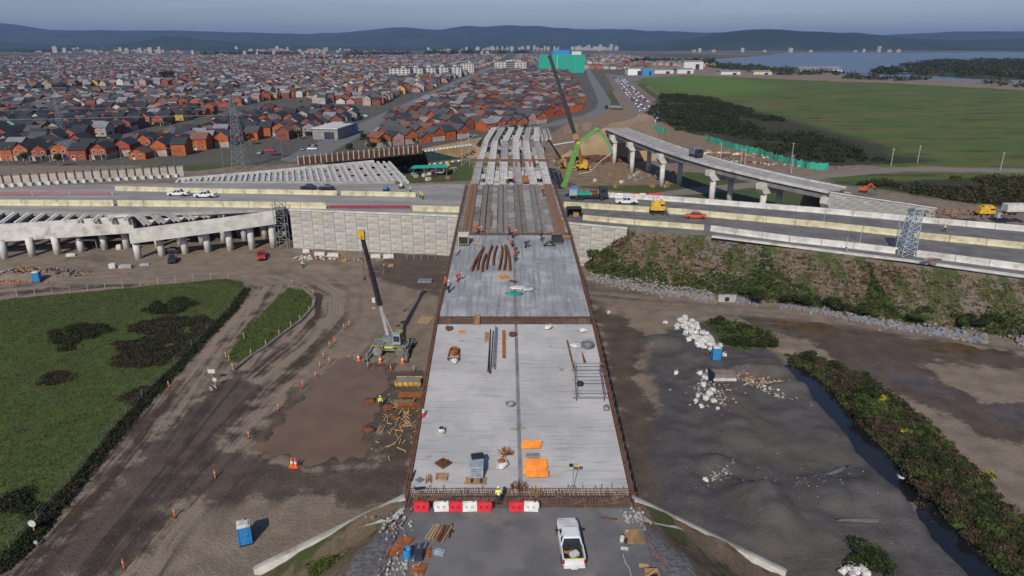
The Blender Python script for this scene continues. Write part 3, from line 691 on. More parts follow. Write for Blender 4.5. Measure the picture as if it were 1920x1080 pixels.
stuff(mb.build('timber_offcuts', M['timber'], br, world=True))
slab('crossing_board', 75.4, 78.1, -4.95, -4.25, .06, .08, M['timber'], br)
# formwork rails along both edges
for s in (-1, 1):
    for (y0, y1) in ((46.4, 76.9), (76.9, 109.5), (109.5, 146.5)):
        mb = MB(); ys = np.arange(y0, y1, 2.0).tolist()+[y1]
        for a, c in zip(ys[:-1], ys[1:]):
            for off, w_, h_, dz in ((.13, .16, .42, -.05), (.36, .3, .08, -.3)):
                if y0 > 100 and off < .4: h_ = .3
                mb.bar((cx(a)+s*(HWD+off), a, zd(a)+dz), (cx(c)+s*(HWD+off), c, zd(c)+dz), w_, h_)
        mb.build('edge_formwork', M['rust_dark'], br, world=True)
    mb = MB()
    for y in np.arange(46.6, 146, 1.25):
        mb.bar((cx(y)+s*(HWD+.42), y, zd(y)-.5), (cx(y)+s*(HWD+.44), y, zd(y)+.55+random.uniform(-.15, .15)), .05)
    stuff(mb.build('edge_stakes', M['rebar'], br, world=True))
    mb = MB()
    for y0, y1 in ((48.4, 76.5), (77, 109), (110, 146.5)):
        mb.bar((cx(y0)+s*8.3, y0, zd(y0)-1.25), (cx(y1)+s*8.3, y1, zd(y1)-1.25), .9, 1.6)
    mb.build('edge_girder', M['concrete'], br, world=True)
# abutment and piers
mb = MB(); mb.box((.6, 47.6, 4.2), (18.6, 1.6, 8.6)); mb.build('abutment', M['concrete'], br, world=True)
for y in (76.8, 109.4, 147.5, 171.5, 206, 240):
    z = zd(y)-2.2; mb = MB(); mb.box((cx(y), y, z-.8), (18, 2.2, 1.6)); mb.build('pier_cap', M['concrete'], br, world=True)
    for x in (-6.5, 0, 6.5):
        mb = MB(); mb.cyl((cx(y)+x, y, -.5), (cx(y)+x, y, z-1.5), .8, n=14); mb.build('column', M['concrete'], br, True, True)
# girder lines (surveyed along four stations)
gst = [(146.7, [890,917,944,972,1001,1027], 342), (170.5, [899,922,945,968,991,1017], 290), (205, [911,928,947,967,986,1006], 252), (240, [927,943,960,977,992,1007], 234)]
def gx_(k, y):
    xs = []
    for (yy, L, py) in gst: xs.append(PD(L[k], py, yy).x)
    return float(np.interp(y, [g[0] for g in gst], xs))
spans = [(147.0, 170.6), (171.6, 205), (205.6, 240)]
for si, (y0, y1) in enumerate(spans):
    for k in range(6):
        mb = MB(); x0, x1 = gx_(k, y0), gx_(k, y1)
        for off in (-.46, .46):
            mb.bar((x0+off, y0, zd(y0)-.12), (x1+off, y1, zd(y1)-.12), .88, .24)
            mb.bar((x0+off*.55, y0, zd(y0)-1.0), (x1+off*.55, y1, zd(y1)-1.0), .25, 1.6)
        mb.bar((x0, y0, zd(y0)-1.7), (x1, y1, zd(y1)-1.7), .9, .25)
        mb.build('girder', M['concrete_new'] if (k+si) % 3 else M['concrete'], br, world=True)
for k in range(2):
    mb = MB()
    for off in (-.5, .5):
        a = PD(1020+k*9, 262-k*2, 198); c = PD(1014+k*10, 243, 232); mb.bar(a+Vector((off, 0, 0)), c+Vector((off, 0, 0)), .6, .8)
    mb.build('girder', M['concrete'], br, world=True)
# pale slabs between the girders of the first bare span, dark gaps left open
for k in range(5):
    for (y0, y1, p) in ((147.2, 149.5, 1), (151.5, 154, k % 2), (154.2, 158, 1), (158.2, 161.5, k not in (0,)), (183, 187, k % 2 == 0), (192, 197, k in (1, 2, 3)), (212, 215, k in (2, 4))):
        if not p: continue
        xa, xb = gx_(k, y0)+1.05, gx_(k+1, y0)-1.05
        if xb-xa < .3: continue
        mb = MB(); mb.add([(xa, y0, zd(y0)-.3), (xb, y0, zd(y0)-.3), (gx_(k+1, y1)-1.05, y1, zd(y1)-.3), (gx_(k, y1)+1.05, y1, zd(y1)-.3),
            (xa, y0, zd(y0)-.5), (xb, y0, zd(y0)-.5), (gx_(k+1, y1)-1.05, y1, zd(y1)-.5), (gx_(k, y1)+1.05, y1, zd(y1)-.5)], [(0,1,2,3),(7,6,5,4),(4,5,1,0),(6,7,3,2),(1,5,6,2),(4,0,3,7)])
        mb.build('deck_panel', M['concrete_new'] if y0 < 170 else M['concrete'], br, world=True)
for y in (150.5, 163.5, 166, 222):
    mb = MB(); mb.box((cx(y), y, zd(y)-1.0), (14.5, .35, 1.0)); mb.build('cross_beam', M['concrete_dark'] if y in (163.5,) else M['concrete'], br, world=True)
mb = MB(); y = 170.9; mb.bar((cx(y)-10.6, y, zd(y)+.35), (cx(y)+9.8, y, zd(y)+.35), .25, .3); mb.bar((cx(y)-10, y-2.6, zd(y)-.35), (cx(y)+9, y-2.6, zd(y)-.35), .3, .4); mb.build('tie_beam', M['rust'], br, world=True)
mb = MB()
for s in (-1, 1):
    for y in np.arange(147, 206, 3): mb.bar((cx(y)+s*8.9, y, zd(y)), (cx(y)+s*8.9, y, zd(y)+1.0), .06)
for k in range(6):
    for y0, y1 in spans[:2]:
        for yy in np.arange(y0, y1, 1.0): mb.bar((gx_(k, yy)-.6, yy, zd(yy)), (gx_(k, yy)-.6, yy, zd(yy)+.25), .06)
stuff(mb.build('starter_bars', M['rebar'], br, world=True))
# planked span: panels between girder flanges
gw = 1.75
M['rust_bar'] = mat('rebar_orange', (.30, .15, .075), (.2, .10, .06), scale=2); M['rust_board'] = mat('rust_stained_board', (.22, .14, .09), (.16, .11, .08), scale=1)
xs6 = [gx_(k, 147) for k in range(6)]
pm = [M['formwork'], mat('weathered_board', (.25, .235, .215), (.18, .165, .15), scale=1.5, dirt=(.13, .11, .09)), mat('pale_board', (.32, .32, .31), (.25, .245, .235), scale=1.5, dirt=(.17, .155, .13))]
edges = [-HWD+.1]+[x for g in xs6 for x in (g-gw/2, g+gw/2)]+[HWD-.1]
for i in range(0, len(edges), 2):
    a, c = edges[i], edges[i+1]; y = 110.3
    if c-a < .25: continue
    while y < 146.5:
        y1 = min(y+random.choice((1.9, 2.5, 2.5, 3.1)), 146.6); mb = MB(); dz = random.uniform(-.03, .02)
        mb.add([(cx(y)+a+.02, y+.03, zd(y)-.1+dz), (cx(y)+c-.02, y+.03, zd(y)-.1+dz), (cx(y1)+c-.02, y1-.03, zd(y1)-.1+dz), (cx(y1)+a+.02, y1-.03, zd(y1)-.1+dz),
                (cx(y)+a+.02, y+.03, zd(y)-.22), (cx(y)+c-.02, y+.03, zd(y)-.22), (cx(y1)+c-.02, y1-.03, zd(y1)-.22), (cx(y1)+a+.02, y1-.03, zd(y1)-.22)], [(0,1,2,3),(7,6,5,4),(4,5,1,0),(6,7,3,2),(1,5,6,2),(4,0,3,7)])
        mb.build('deck_panel', random.choice(pm[1:] if i in (4, 8, 6) and random.random() < .7 else pm), br, world=True); y = y1
slab('gap_floor', 110.2, 146.7, -HWD, HWD, -.34, .3, M['concrete_dark'], br)
for k in range(6):
    for off in (-.45, .45):
        mb = MB(); mb.bar((cx(110.3)+xs6[k]+off+.3, 110.3, zd(110.3)-.06), (xs6[k]+off, 146.8, zd(146.8)-.06), .55, .2); mb.build('girder_flange', (pm[0] if k in (1, 3) else pm[1]) if k not in (0, 5) else M['rust_board'], br, world=True)
mb = MB()
for k in (0, 5):
    for off in (-.6, 0, .6):
        mb.bar((cx(110.3)+xs6[k]+off+.3, 110.3, zd(110.3)+.1), (xs6[k]+off, 146.8, zd(146.8)+.1), .05)
    yy = 110.4
    while yy < 146.5:
        mb.bar((cx(yy)+xs6[k]-.8, yy, zd(yy)+.12), (cx(yy)+xs6[k]+.8, yy, zd(yy)+.12), .06); yy += .8
for k in (1, 2, 3, 4):
    for yy in np.arange(110.4, 146.5, .8): mb.bar((cx(yy)+xs6[k]-.1, yy, zd(yy)), (cx(yy)+xs6[k]-.1, yy, zd(yy)+.22), .06)
stuff(mb.build('rebar', M['rust_bar'], br, world=True))

# ================================================================ PANEL WALLS
pmats = [mat('wall_panel_a', (.43, .42, .39), (.34, .33, .31), scale=1.2, dirt=(.26, .24, .20)), mat('wall_panel_b', (.36, .36, .35), (.29, .29, .28), scale=1.2, dirt=(.22, .21, .19)),
         mat('wall_panel_c', (.41, .39, .345), (.33, .31, .28), scale=1.2, dirt=(.27, .23, .17))]
PC = {}
def panel_mesh(w_, h_, mi):
    k = (round(w_, 2), round(h_, 2), mi)
    if k not in PC:
        mb = MB(); mb.box((0, -.06, 0), (w_-.07, .12, h_-.07)); PC[k] = mb.mesh('panel', pmats[mi])
    return PC[k]
def panel_wall(label, top_pts, zbot, pw=2.7, ph=1.55, skip=None, grey=False, coping=True):
    r = thing('retaining_wall', label, 'wall', (top_pts[0].x, top_pts[0].y, 0))
    for a, c in zip(top_pts[:-1], top_pts[1:]):
        d = Vector((c.x-a.x, c.y-a.y, 0)); L = d.length; dn = d/L; ang = math.atan2(dn.y, dn.x); n = max(1, round(L/pw)); w_ = L/n
        mb = MB(); mb.bar((a.x, a.y+.35, (a.z+zbot)/2-.2), (c.x, c.y+.35, (c.z+zbot)/2-.2), .5, 1)
        mb = MB(); nn = Vector((-dn.y, dn.x, 0))*.5
        o = nn*.05
        mb.add([tuple(Vector((a.x, a.y, zbot-.3))+o), tuple(Vector((c.x, c.y, zbot-.3))+o), tuple(Vector((c.x, c.y, c.z-.05))+o), tuple(Vector((a.x, a.y, a.z-.05))+o)]+
               [tuple(Vector((a.x, a.y, zbot-.3))+nn), tuple(Vector((c.x, c.y, zbot-.3))+nn), tuple(Vector((c.x, c.y, c.z-.05))+nn), tuple(Vector((a.x, a.y, a.z-.05))+nn)],
               [(0,1,2,3),(7,6,5,4),(3,2,6,7),(4,0,3,7),(1,5,6,2)])
        mb.build('backing', M['concrete_dark'], r, world=True)
        for i in range(n):
            p = a+(c-a)*((i+.5)/n); zt = a.z+(c.z-a.z)*((i+.5)/n)
            z = zbot-.2+(ph/2 if i % 2 else 0)
            if i % 2: hs_ = [(zbot-.2, ph/2)]
            else: hs_ = []
            while z < zt-.15:
                hh = min(ph, zt-z); hs_.append((z, hh)); z += ph
            for z0, hh in hs_:
                if hh < .25 or (skip and skip(p.x, z0+hh)): continue
                mi = random.choices([0, 1, 2], [5, 4, 2] if not grey else [1, 8, 0])[0]
                o = link(panel_mesh(w_, hh, mi), 'panel', r, (p.x-r.location.x, p.y-r.location.y, z0+hh/2), ang)
        if coping:
            mb = MB(); mb.bar((a.x, a.y-.02, a.z+.12), (c.x, c.y-.02, c.z+.12), .55, .34); mb.build('coping', CN, r, world=True)
    return r
WT = [PH(543,394,.05), PH(860,406,.05)]
panel_wall('tall retaining wall of pale concrete panels left of the bridge deck', WT, 0)
WR = [PH(1066,419,.05), PH(1176,429,.05)]
mid = WT[1]+(WR[0]-WT[1])*.5
panel_wall('retaining wall of pale concrete panels hidden under the bridge deck', [WT[1], WR[0]], 0, pw=4, ph=3)
panel_wall('short retaining wall of pale panels right of the bridge, buried by the earth slope at its right end', WR, 0)

# ================================================================ RIGHT RAMP VIADUCT
rp = [(1135,241,12.6),(1180,259,12.4),(1230,278,12.1),(1285,296,11.8),(1340,312,11.4),(1440,336,10.7),(1555,360,10.0)]
RA = [P(x, y, z) for x, y, z in rp]
def off_line(L, o):
    r = []
    for i, p in enumerate(L):
        d = (L[min(i+1, len(L)-1)]-L[max(i-1, 0)]); d.z = 0; d.normalize(); r.append(p+Vector((-d.y, d.x, 0))*o)
    return r
vd = thing('ramp_viaduct', 'curving ramp viaduct on paired columns right of the bridge, sloping down to the right', 'viaduct', (RA[3].x, RA[3].y, 0))
W_R = 8.6; RB = off_line(RA, W_R)
def strip(A, B, z0, z1, name, m, par):
    mb = MB(); n = len(A); vs = [(p.x, p.y, p.z+z1) for p in A]+[(p.x, p.y, p.z+z1) for p in B]+[(p.x, p.y, p.z+z0) for p in A]+[(p.x, p.y, p.z+z0) for p in B]; fs = []
    for i in range(n-1): fs += [(i, i+1, n+i+1, n+i), (2*n+i, 2*n+i+1, i+1, i), (n+i, n+i+1, 3*n+i+1, 3*n+i), (3*n+i, 3*n+i+1, 2*n+i+1, 2*n+i)]
    fs += [(0, n, 3*n, 2*n), (n-1, 3*n-1, 4*n-1, 2*n-1)]
    mb.add(vs, fs); return mb.build(name, m, par, world=True)
strip(RA, RB, -.35, -.05, 'deck_slab', M['concrete'], vd)
strip(off_line(RA, -.15), off_line(RA, .3), -.45, .25, 'edge_kerb', CN, vd); strip(off_line(RA, W_R-.3), off_line(RA, W_R+.15), -.45, .25, 'edge_kerb', CN, vd)
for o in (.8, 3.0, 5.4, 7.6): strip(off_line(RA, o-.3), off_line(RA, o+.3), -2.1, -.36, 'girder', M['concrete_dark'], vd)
def at_len(L, t):
    a = np.array([p[:] for p in L]); s = np.concatenate([[0], np.cumsum(np.linalg.norm(np.diff(a, axis=0), axis=1))])
    q = [float(np.interp(t*s[-1], s, a[:, k])) for k in range(3)]; e = [float(np.interp(t*s[-1]+1, s, a[:, k])) for k in range(3)]; f_ = [float(np.interp(t*s[-1]-1, s, a[:, k])) for k in range(3)]
    d = Vector(e)-Vector(f_); d.z = 0; return Vector(q), d.normalized()
Lr = sum((RA[i+1]-RA[i]).length for i in range(len(RA)-1))
def t_of(px):
    best = min(range(0, 401), key=lambda k: abs((lambda p: 960+F*p.x/((p.y)*cP+(CAM_Z-p.z)*sP))(at_len(RA, k/400)[0])-px)); return best/400
for px in (1150, 1183, 1240, 1335, 1432, 1552):
    p, d = at_len(RA, t_of(px)); nrm = Vector((-d.y, d.x, 0)); z = p.z-2.1
    mb = MB(); a = p-nrm*.9; c = p+nrm*(W_R+.9)
    pr = [(-1.3, 0), (1.5, 0), (W_R-1.5, 0), (W_R+1.3, 0)]
    lo = [(-1.3, -.9), (.2, -2.2), (W_R-.2, -2.2), (W_R+1.3, -.9)]
    poly = [(-1.3, .9), (-1.3, -.7), (-.2, -2.1), (W_R+.2, -2.1), (W_R+1.3, -.7), (W_R+1.3, .9)]
    secs = [[tuple(p+nrm*u+d*s_+Vector((0, 0, v-2.2))) for u, v in poly] for s_ in (-1.1, 1.1)]
    mb.loft(secs); mb.build('pier_cap', CN, vd, world=True)
    for u in (1.0, W_R-1.0):
        q = p+nrm*u; mb = MB(); mb.cyl((q.x, q.y, -.5), (q.x, q.y, z-2.0), .85, n=14); mb.build('column', CN, vd, True, True)
# earth fill carrying the ramp on to the curved road
fl_ = [RA[0]+(RB[0]-RA[0])*.5, P(1166, 231, 9.5), P(1190, 226, 5.5), P(1208, 219, 1.5), P(1213, 212, .05)]
tan_ = mat('ochre_earth', (.36, .26, .15), (.27, .195, .12), scale=.2, obj=False, dirt=(.2, .15, .10))
mb = MB(); rows5 = []
for i, p in enumerate(fl_):
    d = fl_[min(i+1, 4)]-fl_[max(i-1, 0)]; d.z = 0; d.normalize(); nn = Vector((-d.y, d.x, 0)); hz_ = p.z+.2
    rows5.append([tuple(Vector((p.x, p.y, -.2))+nn*(-5-hz_*1.4)), tuple(p+nn*-5-Vector((0, 0, .1))), tuple(p+nn*5-Vector((0, 0, .1))), tuple(Vector((p.x, p.y, -.2))+nn*(5+hz_*1.4))])
mb.add([v for r5 in rows5 for v in r5], [(i*4+k, i*4+k+4, i*4+k+5, i*4+k+1) for i in range(4) for k in range(3)]+[(0, 1, 2, 3)]); struct(mb.build('earth_bank', tan_))
# ramp retaining wall continuing down to the right
rw = [P(1556,361,10.0), P(1620,371,8.0), P(1690,381,5.6), P(1755,391,3.4)]
panel_wall('long low panel wall holding the ramp right of the viaduct, tapering away to the right', rw, 0, pw=1.9, ph=1.5, grey=True)
RF = off_line(rw, W_R); mb = MB(); n = len(rw)
mb.add([(p.x, p.y, p.z-.1) for p in rw+RF]+[(p.x, p.y+5, -.3) for p in RF], [(i, i+1, n+i+1, n+i) for i in range(n-1)]+[(n+i, n+i+1, 2*n+i+1, 2*n+i) for i in range(n-1)]); struct(mb.build('ramp_road', ASPH_L))
mb = MB()
for a, c in zip(rw[:-1], rw[1:]): mb.bar(a+Vector((0, 1.0, .15)), c+Vector((0, 1.0, .15)), .5, .35)
tag(mb.build('pipe_line', M['black_metal']), 'dark pipe laid along the top of the low ramp wall on the right', 'pipe')

# ================================================================ LEFT RAMPS ON COLUMNS
def ramp(label, A, depth, cols, zb, cr=.75):
    r = thing('ramp_viaduct', label, 'viaduct', (A[0].x, A[0].y, 0))
    strip(A, off_line(A, .6), -depth*.42, 0, 'parapet', CN, r); strip(off_line(A, -.12), off_line(A, 1.6), -depth, -depth*.42-.02, 'edge_beam', M['concrete_cream'] if 0 else M['concrete_new'], r)
    for px, py in cols:
        q = P(px, py, 0); q.y += cr
        zt = float(np.interp(q.x, [p.x for p in A], [p.z for p in A]))-depth
        for dy in (0, 9):
            mb = MB(); mb.cyl((q.x, q.y+dy, -.5), (q.x, q.y+dy, zt+.6), cr, n=16); mb.build('column', CN, r, True, True)
    return r
A1 = [P(-260,438,6.6), P(0,421,7.3), P(125,413,7.8), P(247,405,8.3)]
ra = ramp('left ramp on round columns with open dark slots between its girders, at the photo edge', A1, 3.9, [(5,486),(57,481),(105,478),(150,473),(193,470),(235,467),(-50,489),(-105,492)], 0)
A2 = [P(240,431,7.0), P(330,420,7.7), P(430,407,8.4), P(516,395,9.0)]
rb = ramp('shorter left ramp on seven round columns, between the open slots and the panel wall', A2, 3.1, [(257,487),(301,481),(345,477),(388,474),(430,471),(471,468),(511,465)], 0)
# girders of ramp A seen from above, openings between
for k in range(-5, 9):
    x0 = 4+k*29; a = P(x0, 419.5-k*.9, float(np.interp(x0, [0, 247], [7.35, 8.3]))-.35); a2 = P(x0+33-k*1.2, 396, 8.6)
    for o in (-.6, .2):
        mb = MB(); mb.bar(a+Vector((o, 0, 0)), a2+Vector((o, 0, 0)), .6, .5); mb.build('girder', CN if o < 0 else M['concrete'], ra, world=True)
mb = MB(); q = [P(x, 395.5, 8.7) for x in (-300, 0, 240)]
for a, c in zip(q[:-1], q[1:]): mb.bar(a, c, 1.2, .6)
mb.build('cross_beam', M['concrete'], ra, world=True)
q0 = [P(195,397,8.75), P(262,399,8.8), P(262,404.5,8.35), P(205,409,8.1)]; mb = MB(); mb.add([tuple(p) for p in q0], [(3, 2, 1, 0)]); mb.build('deck_slab', CN, ra, world=True)
# ramp B
for k in range(9):
    x0 = 262+k*28; yb = float(np.interp(x0, [240, 516], [428, 393]))-1.5; yt = float(np.interp(x0, [240, 516], [405, 390])); z0 = float(np.interp(x0, [240, 516], [7.0, 9.0]))-.35
    a = P(x0+16, yb-1.5, z0); a2 = P(x0-2, yt, 8.7); mb = MB()
    for o in (-.5, .5): mb.bar(a+Vector((o, 0, 0)), a2+Vector((o, 0, 0)), .7, .5)
    mb.build('girder', M['concrete'], rb, world=True)
    c0, c1 = P(x0+19, yb-2, z0-.1), P(x0+33, yb-5, z0-.1); d0_, d1_ = a2.lerp(a, .45)+Vector((.9, 0, 0)), a2.lerp(a, .45)+Vector((2.6, .4, 0)); mb = MB()
    mb.add([tuple(c0), tuple(c1), tuple(d1_), tuple(d0_)], [(0, 1, 2, 3)]); mb.build('deck_panel', CN, rb, world=True)
strip([P(240,402,8.75), P(400,398,8.9), P(520,392,8.95)], [P(240,399,8.75), P(400,394,8.9), P(520,389,8.95)], -.5, 0, 'cross_beam', M['concrete'], rb)
# bearing columns below the left highway
hv = thing('highway_viaduct_columns', 'grey columns in the shade below the left end of the highway', 'columns', (-60, 165, 0))
for px in range(-260, 540, 44):
    for yy in (164, 176):
        q = PD(px, 400, yy); mb = MB(); mb.cyl((q.x, yy, -.4), (q.x, yy, 7.9), .7, n=12); mb.build('column', M['concrete'], hv, True, True)
# scaffold stair tower between ramp B and the wall
st_ = thing('scaffold_tower', 'grey scaffold stair tower in the gap between the left ramp and the panel wall', 'scaffold', P(530,467,0)); mb = MB(); o_ = P(530,468,0)
for dx in (-1.2, 1.2):
    for dy in (0, 2): mb.bar(o_+Vector((dx, dy, 0)), o_+Vector((dx, dy, 11)), .12)
mb.build('posts', M['grey_metal'], st_, world=True); mb = MB()
for k in range(6):
    z = k*1.9; s = -1 if k % 2 else 1
    for dy in (0, 2):
        mb.bar(o_+Vector((-1.2, dy, z)), o_+Vector((1.2, dy, z)), .1); mb.bar(o_+Vector((-1.2*s, dy, z)), o_+Vector((1.2*s, dy, z+1.9)), .1)
mb.build('braces', M['grey_metal'], st_, world=True); mb = MB(); mb.box(o_+Vector((0, 1, 9.6)), (2.5, 2.1, .12)); mb.build('platform', M['grey_metal'], st_, world=True)

# ================================================================ FAR LEFT DIVERGING RAMP (bare girders), piled wall
gr_ = thing('girder_ramp', 'fan of bare slanting concrete girders beyond the left carriageway, beside the steel post wall', 'ramp', P(540,325,9))
te = [P(335,337,9), P(500,322.5,9), P(702,303,9)]; 
strip(te, off_line(te, 1.2), -.9, .35, 'edge_beam', CN, gr_)
be_ = [P(345,343.5,8.95), P(740,343.5,8.95)]; strip(be_, off_line(be_, 1.6), -.8, .3, 'edge_beam', M['concrete'], gr_)
for k in range(-1, 18):
    tx_ = 703-21.3*k; ty = float(np.interp(tx_, [335, 500, 702], [337, 322.5, 303])); a = P(tx_, ty+.6, 8.9); dirv = (P(731,339,8.9)-P(703,303.5,8.9)); t_ = (P(700,342,9).y-a.y)/dirv.y; c = a+dirv*t_
    for o in (-.9, .9):
        mb = MB(); mb.bar(a+Vector((o, 0, 0)), c+Vector((o, 0, 0)), .7, .5); mb.build('girder', CN, gr_, world=True)
    mb = MB(); mb.bar(a.lerp(c, .02)+Vector((0, 0, -.25)), c+Vector((0, 0, -.25)), 1.1, .2); mb.build('girder_web', M['concrete'], gr_, world=True)
    if k > -1:
        e = Vector((P(tx_+21.3, ty-2, 8.9).x-a.x, P(tx_+21.3, ty-2, 8.9).y-a.y, 0))
        L_ = abs(t_)
        segs_ = [(.12, .24), (.34, .62), (.7, .96)] if L_ > .5 else [(.3, .9)]
        for s0, s1 in segs_:
            p0, p1 = a.lerp(c, s0), a.lerp(c, s1); u_ = e.normalized()*1.4; w2 = e-e.normalized()*1.4; mb = MB()
            mb.add([tuple(p0+u_+Vector((0,0,-.1))), tuple(p1+u_+Vector((0,0,-.1))), tuple(p1+w2+Vector((0,0,-.1))), tuple(p0+w2+Vector((0,0,-.1)))], [(0, 1, 2, 3)]); mb.build('deck_panel', M['concrete'], gr_, world=True)
# piled wall of panels between posts
pw_ = thing('piled_wall', 'row of beige panels between steel posts along the far edge of the left carriageway', 'wall', P(170,340,9))
a, c = P(-190,362,9), P(347,331,9); n = 32
for k in range(n):
    p = a.lerp(c, k/n); q = a.lerp(c, (k+1)/n); 
    mb = MB(); mb.bar(p.lerp(q, .1)+Vector((0, 0, 1.5)), p.lerp(q, .9)+Vector((0, 0, 1.5)), .15, 2.9); mb.build('panel', pmats[2] if k % 3 else pmats[0], pw_, world=True)
    mb = MB(); mb.bar(p+Vector((0, -.15, 0)), p+Vector((0, -.15, 3.4)), .3); mb.build('post', M['rust'], pw_, world=True)
    mb = MB(); mb.box(p+Vector((.1, -.5, .45)), (.9, .8, .9)); mb.build('footing', CN, pw_, world=True)
mb = MB(); mb.bar(a+Vector((0, 0, 3.1)), c+Vector((0, 0, 3.1)), .35, .25); mb.build('top_rail', M['concrete_dark'], pw_, world=True)
# steel post wall
sw = thing('post_wall', 'dark timber lagging wall with pale steel posts behind the bare girder ramp', 'wall', P(670,300,8))
a, c = P(560,309,8.6), P(792,286,8.0); n = 24
for k in range(n):
    p = a.lerp(c, k/n); q = a.lerp(c, (k+1)/n)
    mb = MB(); mb.bar(p.lerp(q, .08)+Vector((0, .1, 1.1)), p.lerp(q, .92)+Vector((0, .1, 1.1)), .12, 2.2); mb.build('panel', M['rust'] if k % 4 else M['rebar'], sw, world=True)
    mb = MB(); mb.bar(p+Vector((0, 0, 0)), p+Vector((0, 0, 2.9)), .35); mb.build('post', M['concrete'], sw, world=True)
# earth filling behind it, up to the street
tan_ = mat('ochre_earth', (.36, .25, .12), (.27, .19, .10), scale=.2, obj=False, dirt=(.2, .15, .09))
wa_, wc_ = P(732,313,0), P(876,296,0); up5 = Vector((.3, 2.0, 4.7)); mb = MB(); q = [wa_.lerp(wc_, .3)+up5, wc_+Vector((3, 0, 0))+up5, P(905,257,5.6), P(800,277,5.4)]; q2 = [(q[3].x-14, q[3].y+4, -.3), (q[2].x+16, q[2].y+6, -.3)]
mb.add([tuple(p) for p in q]+[(q[3].x, q[3].y+14, -.3), (q[2].x, q[2].y+14, -.3), (q[1].x+12, q[1].y, -.3), (q[0].x, q[0].y, -.3), (q[1].x, q[1].y, -.3)], [(0,1,2,3),(3,2,5,4),(1,6,5,2),(7,8,1,0),(8,6,1),(7,0,3,4)]); struct(mb.build('earth_bank', tan_))
mb = MB(); q = [P(556,311,8.4), P(792,288,7.8), P(795,281,8), P(600,296,8)]; mb.add([tuple(p) for p in q]+[(p.x, p.y+14, -.3) for p in (q[2], q[3])], [(0,1,2,3),(3,2,4,5)]); struct(mb.build('earth_bank', M['slope']))
# dark netted cut wall with white sand bags
nw = thing('netted_wall', 'dark green netted excavation wall left of the bare bridge girders', 'wall', P(800,305,0))
a, c = P(732,313,0), P(876,296,0); net = mat('dark_green_net', (.012, .04, .04), (.02, .055, .05), scale=.6)
for k in range(6):
    p, q = a.lerp(c, k/6), a.lerp(c, (k+1)/6); mb = MB(); mb.add([tuple(p), tuple(q), tuple(q+Vector((.3, 1.6, 5.0))), tuple(p+Vector((.3, 1.6, 4.8)))]+[tuple(v+Vector((0, .6, 0))) for v in (p, q, q+Vector((.3, 1.6, 5.0)), p+Vector((.3, 1.6, 4.8)))], [(0,1,2,3),(7,6,5,4),(3,2,6,7),(0,3,7,4),(1,5,6,2)]); mb.build('net_panel', net, nw, world=True)
mb = MB(); mb.bar(a+Vector((.3, 2.2, 4.9)), c+Vector((.3, 2.2, 5.1)), 1.0, .3); mb.build('rail', CN, nw, world=True)
sb = MB(); sb.lump((0, 0, .3), (.8, .45, .35), 5, 8, 4, .15); sbm = sb.mesh('sand_bag', M['white'], True)
for i in range(23):
    p = P(728+i*7.0, 294-i*.98, 5.6); o = link(sbm, 'sand_bag', None, p-Vector((0, 0, .2)), random.random()*.4); tag(o, 'white bag in the dotted upper row along the rim of the netted wall', 'sandbag', 'white bags along the rim of the netted wall')
for i in range(13):
    p = P(726+i*11.2, 319-i*1.28, 0); p.z = Hs(p.x, p.y); o = link(sbm, 'sand_bag', None, p, random.random()*.4); tag(o, 'white bag in the dotted lower row at the foot of the netted wall', 'sandbag', 'white bags at the foot of the netted wall')
for i in range(13):
    p = P(1040+i*4.6, 273-i*.75, 0); p.z = Hs(p.x, p.y); o = link(sbm, 'sand_bag', None, p, random.random()*.4); tag(o, 'white bag in the short row on the grass behind the green pump boom', 'sandbag', 'white bags right of the bare girders')
# ================================================================ CITY
wallc = {'orange': (.38,.105,.035), 'brick': (.29,.068,.04), 'redbrown': (.20,.075,.055), 'pale': (.38,.34,.30), 'white': (.48,.48,.46), 'yellow': (.50,.33,.09), 'pink': (.40,.25,.22), 'grey': (.26,.25,.25), 'teal': (.12,.32,.28)}
roofc = {'charcoal': (.030,.032,.038), 'slate': (.06,.063,.07), 'tin': (.16,.165,.18), 'rust': (.15,.07,.05), 'brown': (.085,.06,.05)}
WN, RN = list(wallc), list(roofc)
WM = [mat('house_wall_'+k, v, tuple(x*.78 for x in v), scale=.8, dirt=tuple(x*.5 for x in v), dscale=.3) for k, v in wallc.items()]
RM = [mat('roof_'+k, v, tuple(x*1.35 for x in v), scale=.9, stretch=(1, 1, 1), dirt=tuple(x*.8+.02 for x in v), dscale=.4) for k, v in roofc.items()]
HM = WM+RM
LAB = {'orange': 'orange-walled', 'brick': 'red-brick', 'redbrown': 'red-brown', 'pale': 'pale beige', 'white': 'white', 'yellow': 'yellow', 'pink': 'pinkish', 'grey': 'grey', 'teal': 'teal'}
HP = {}
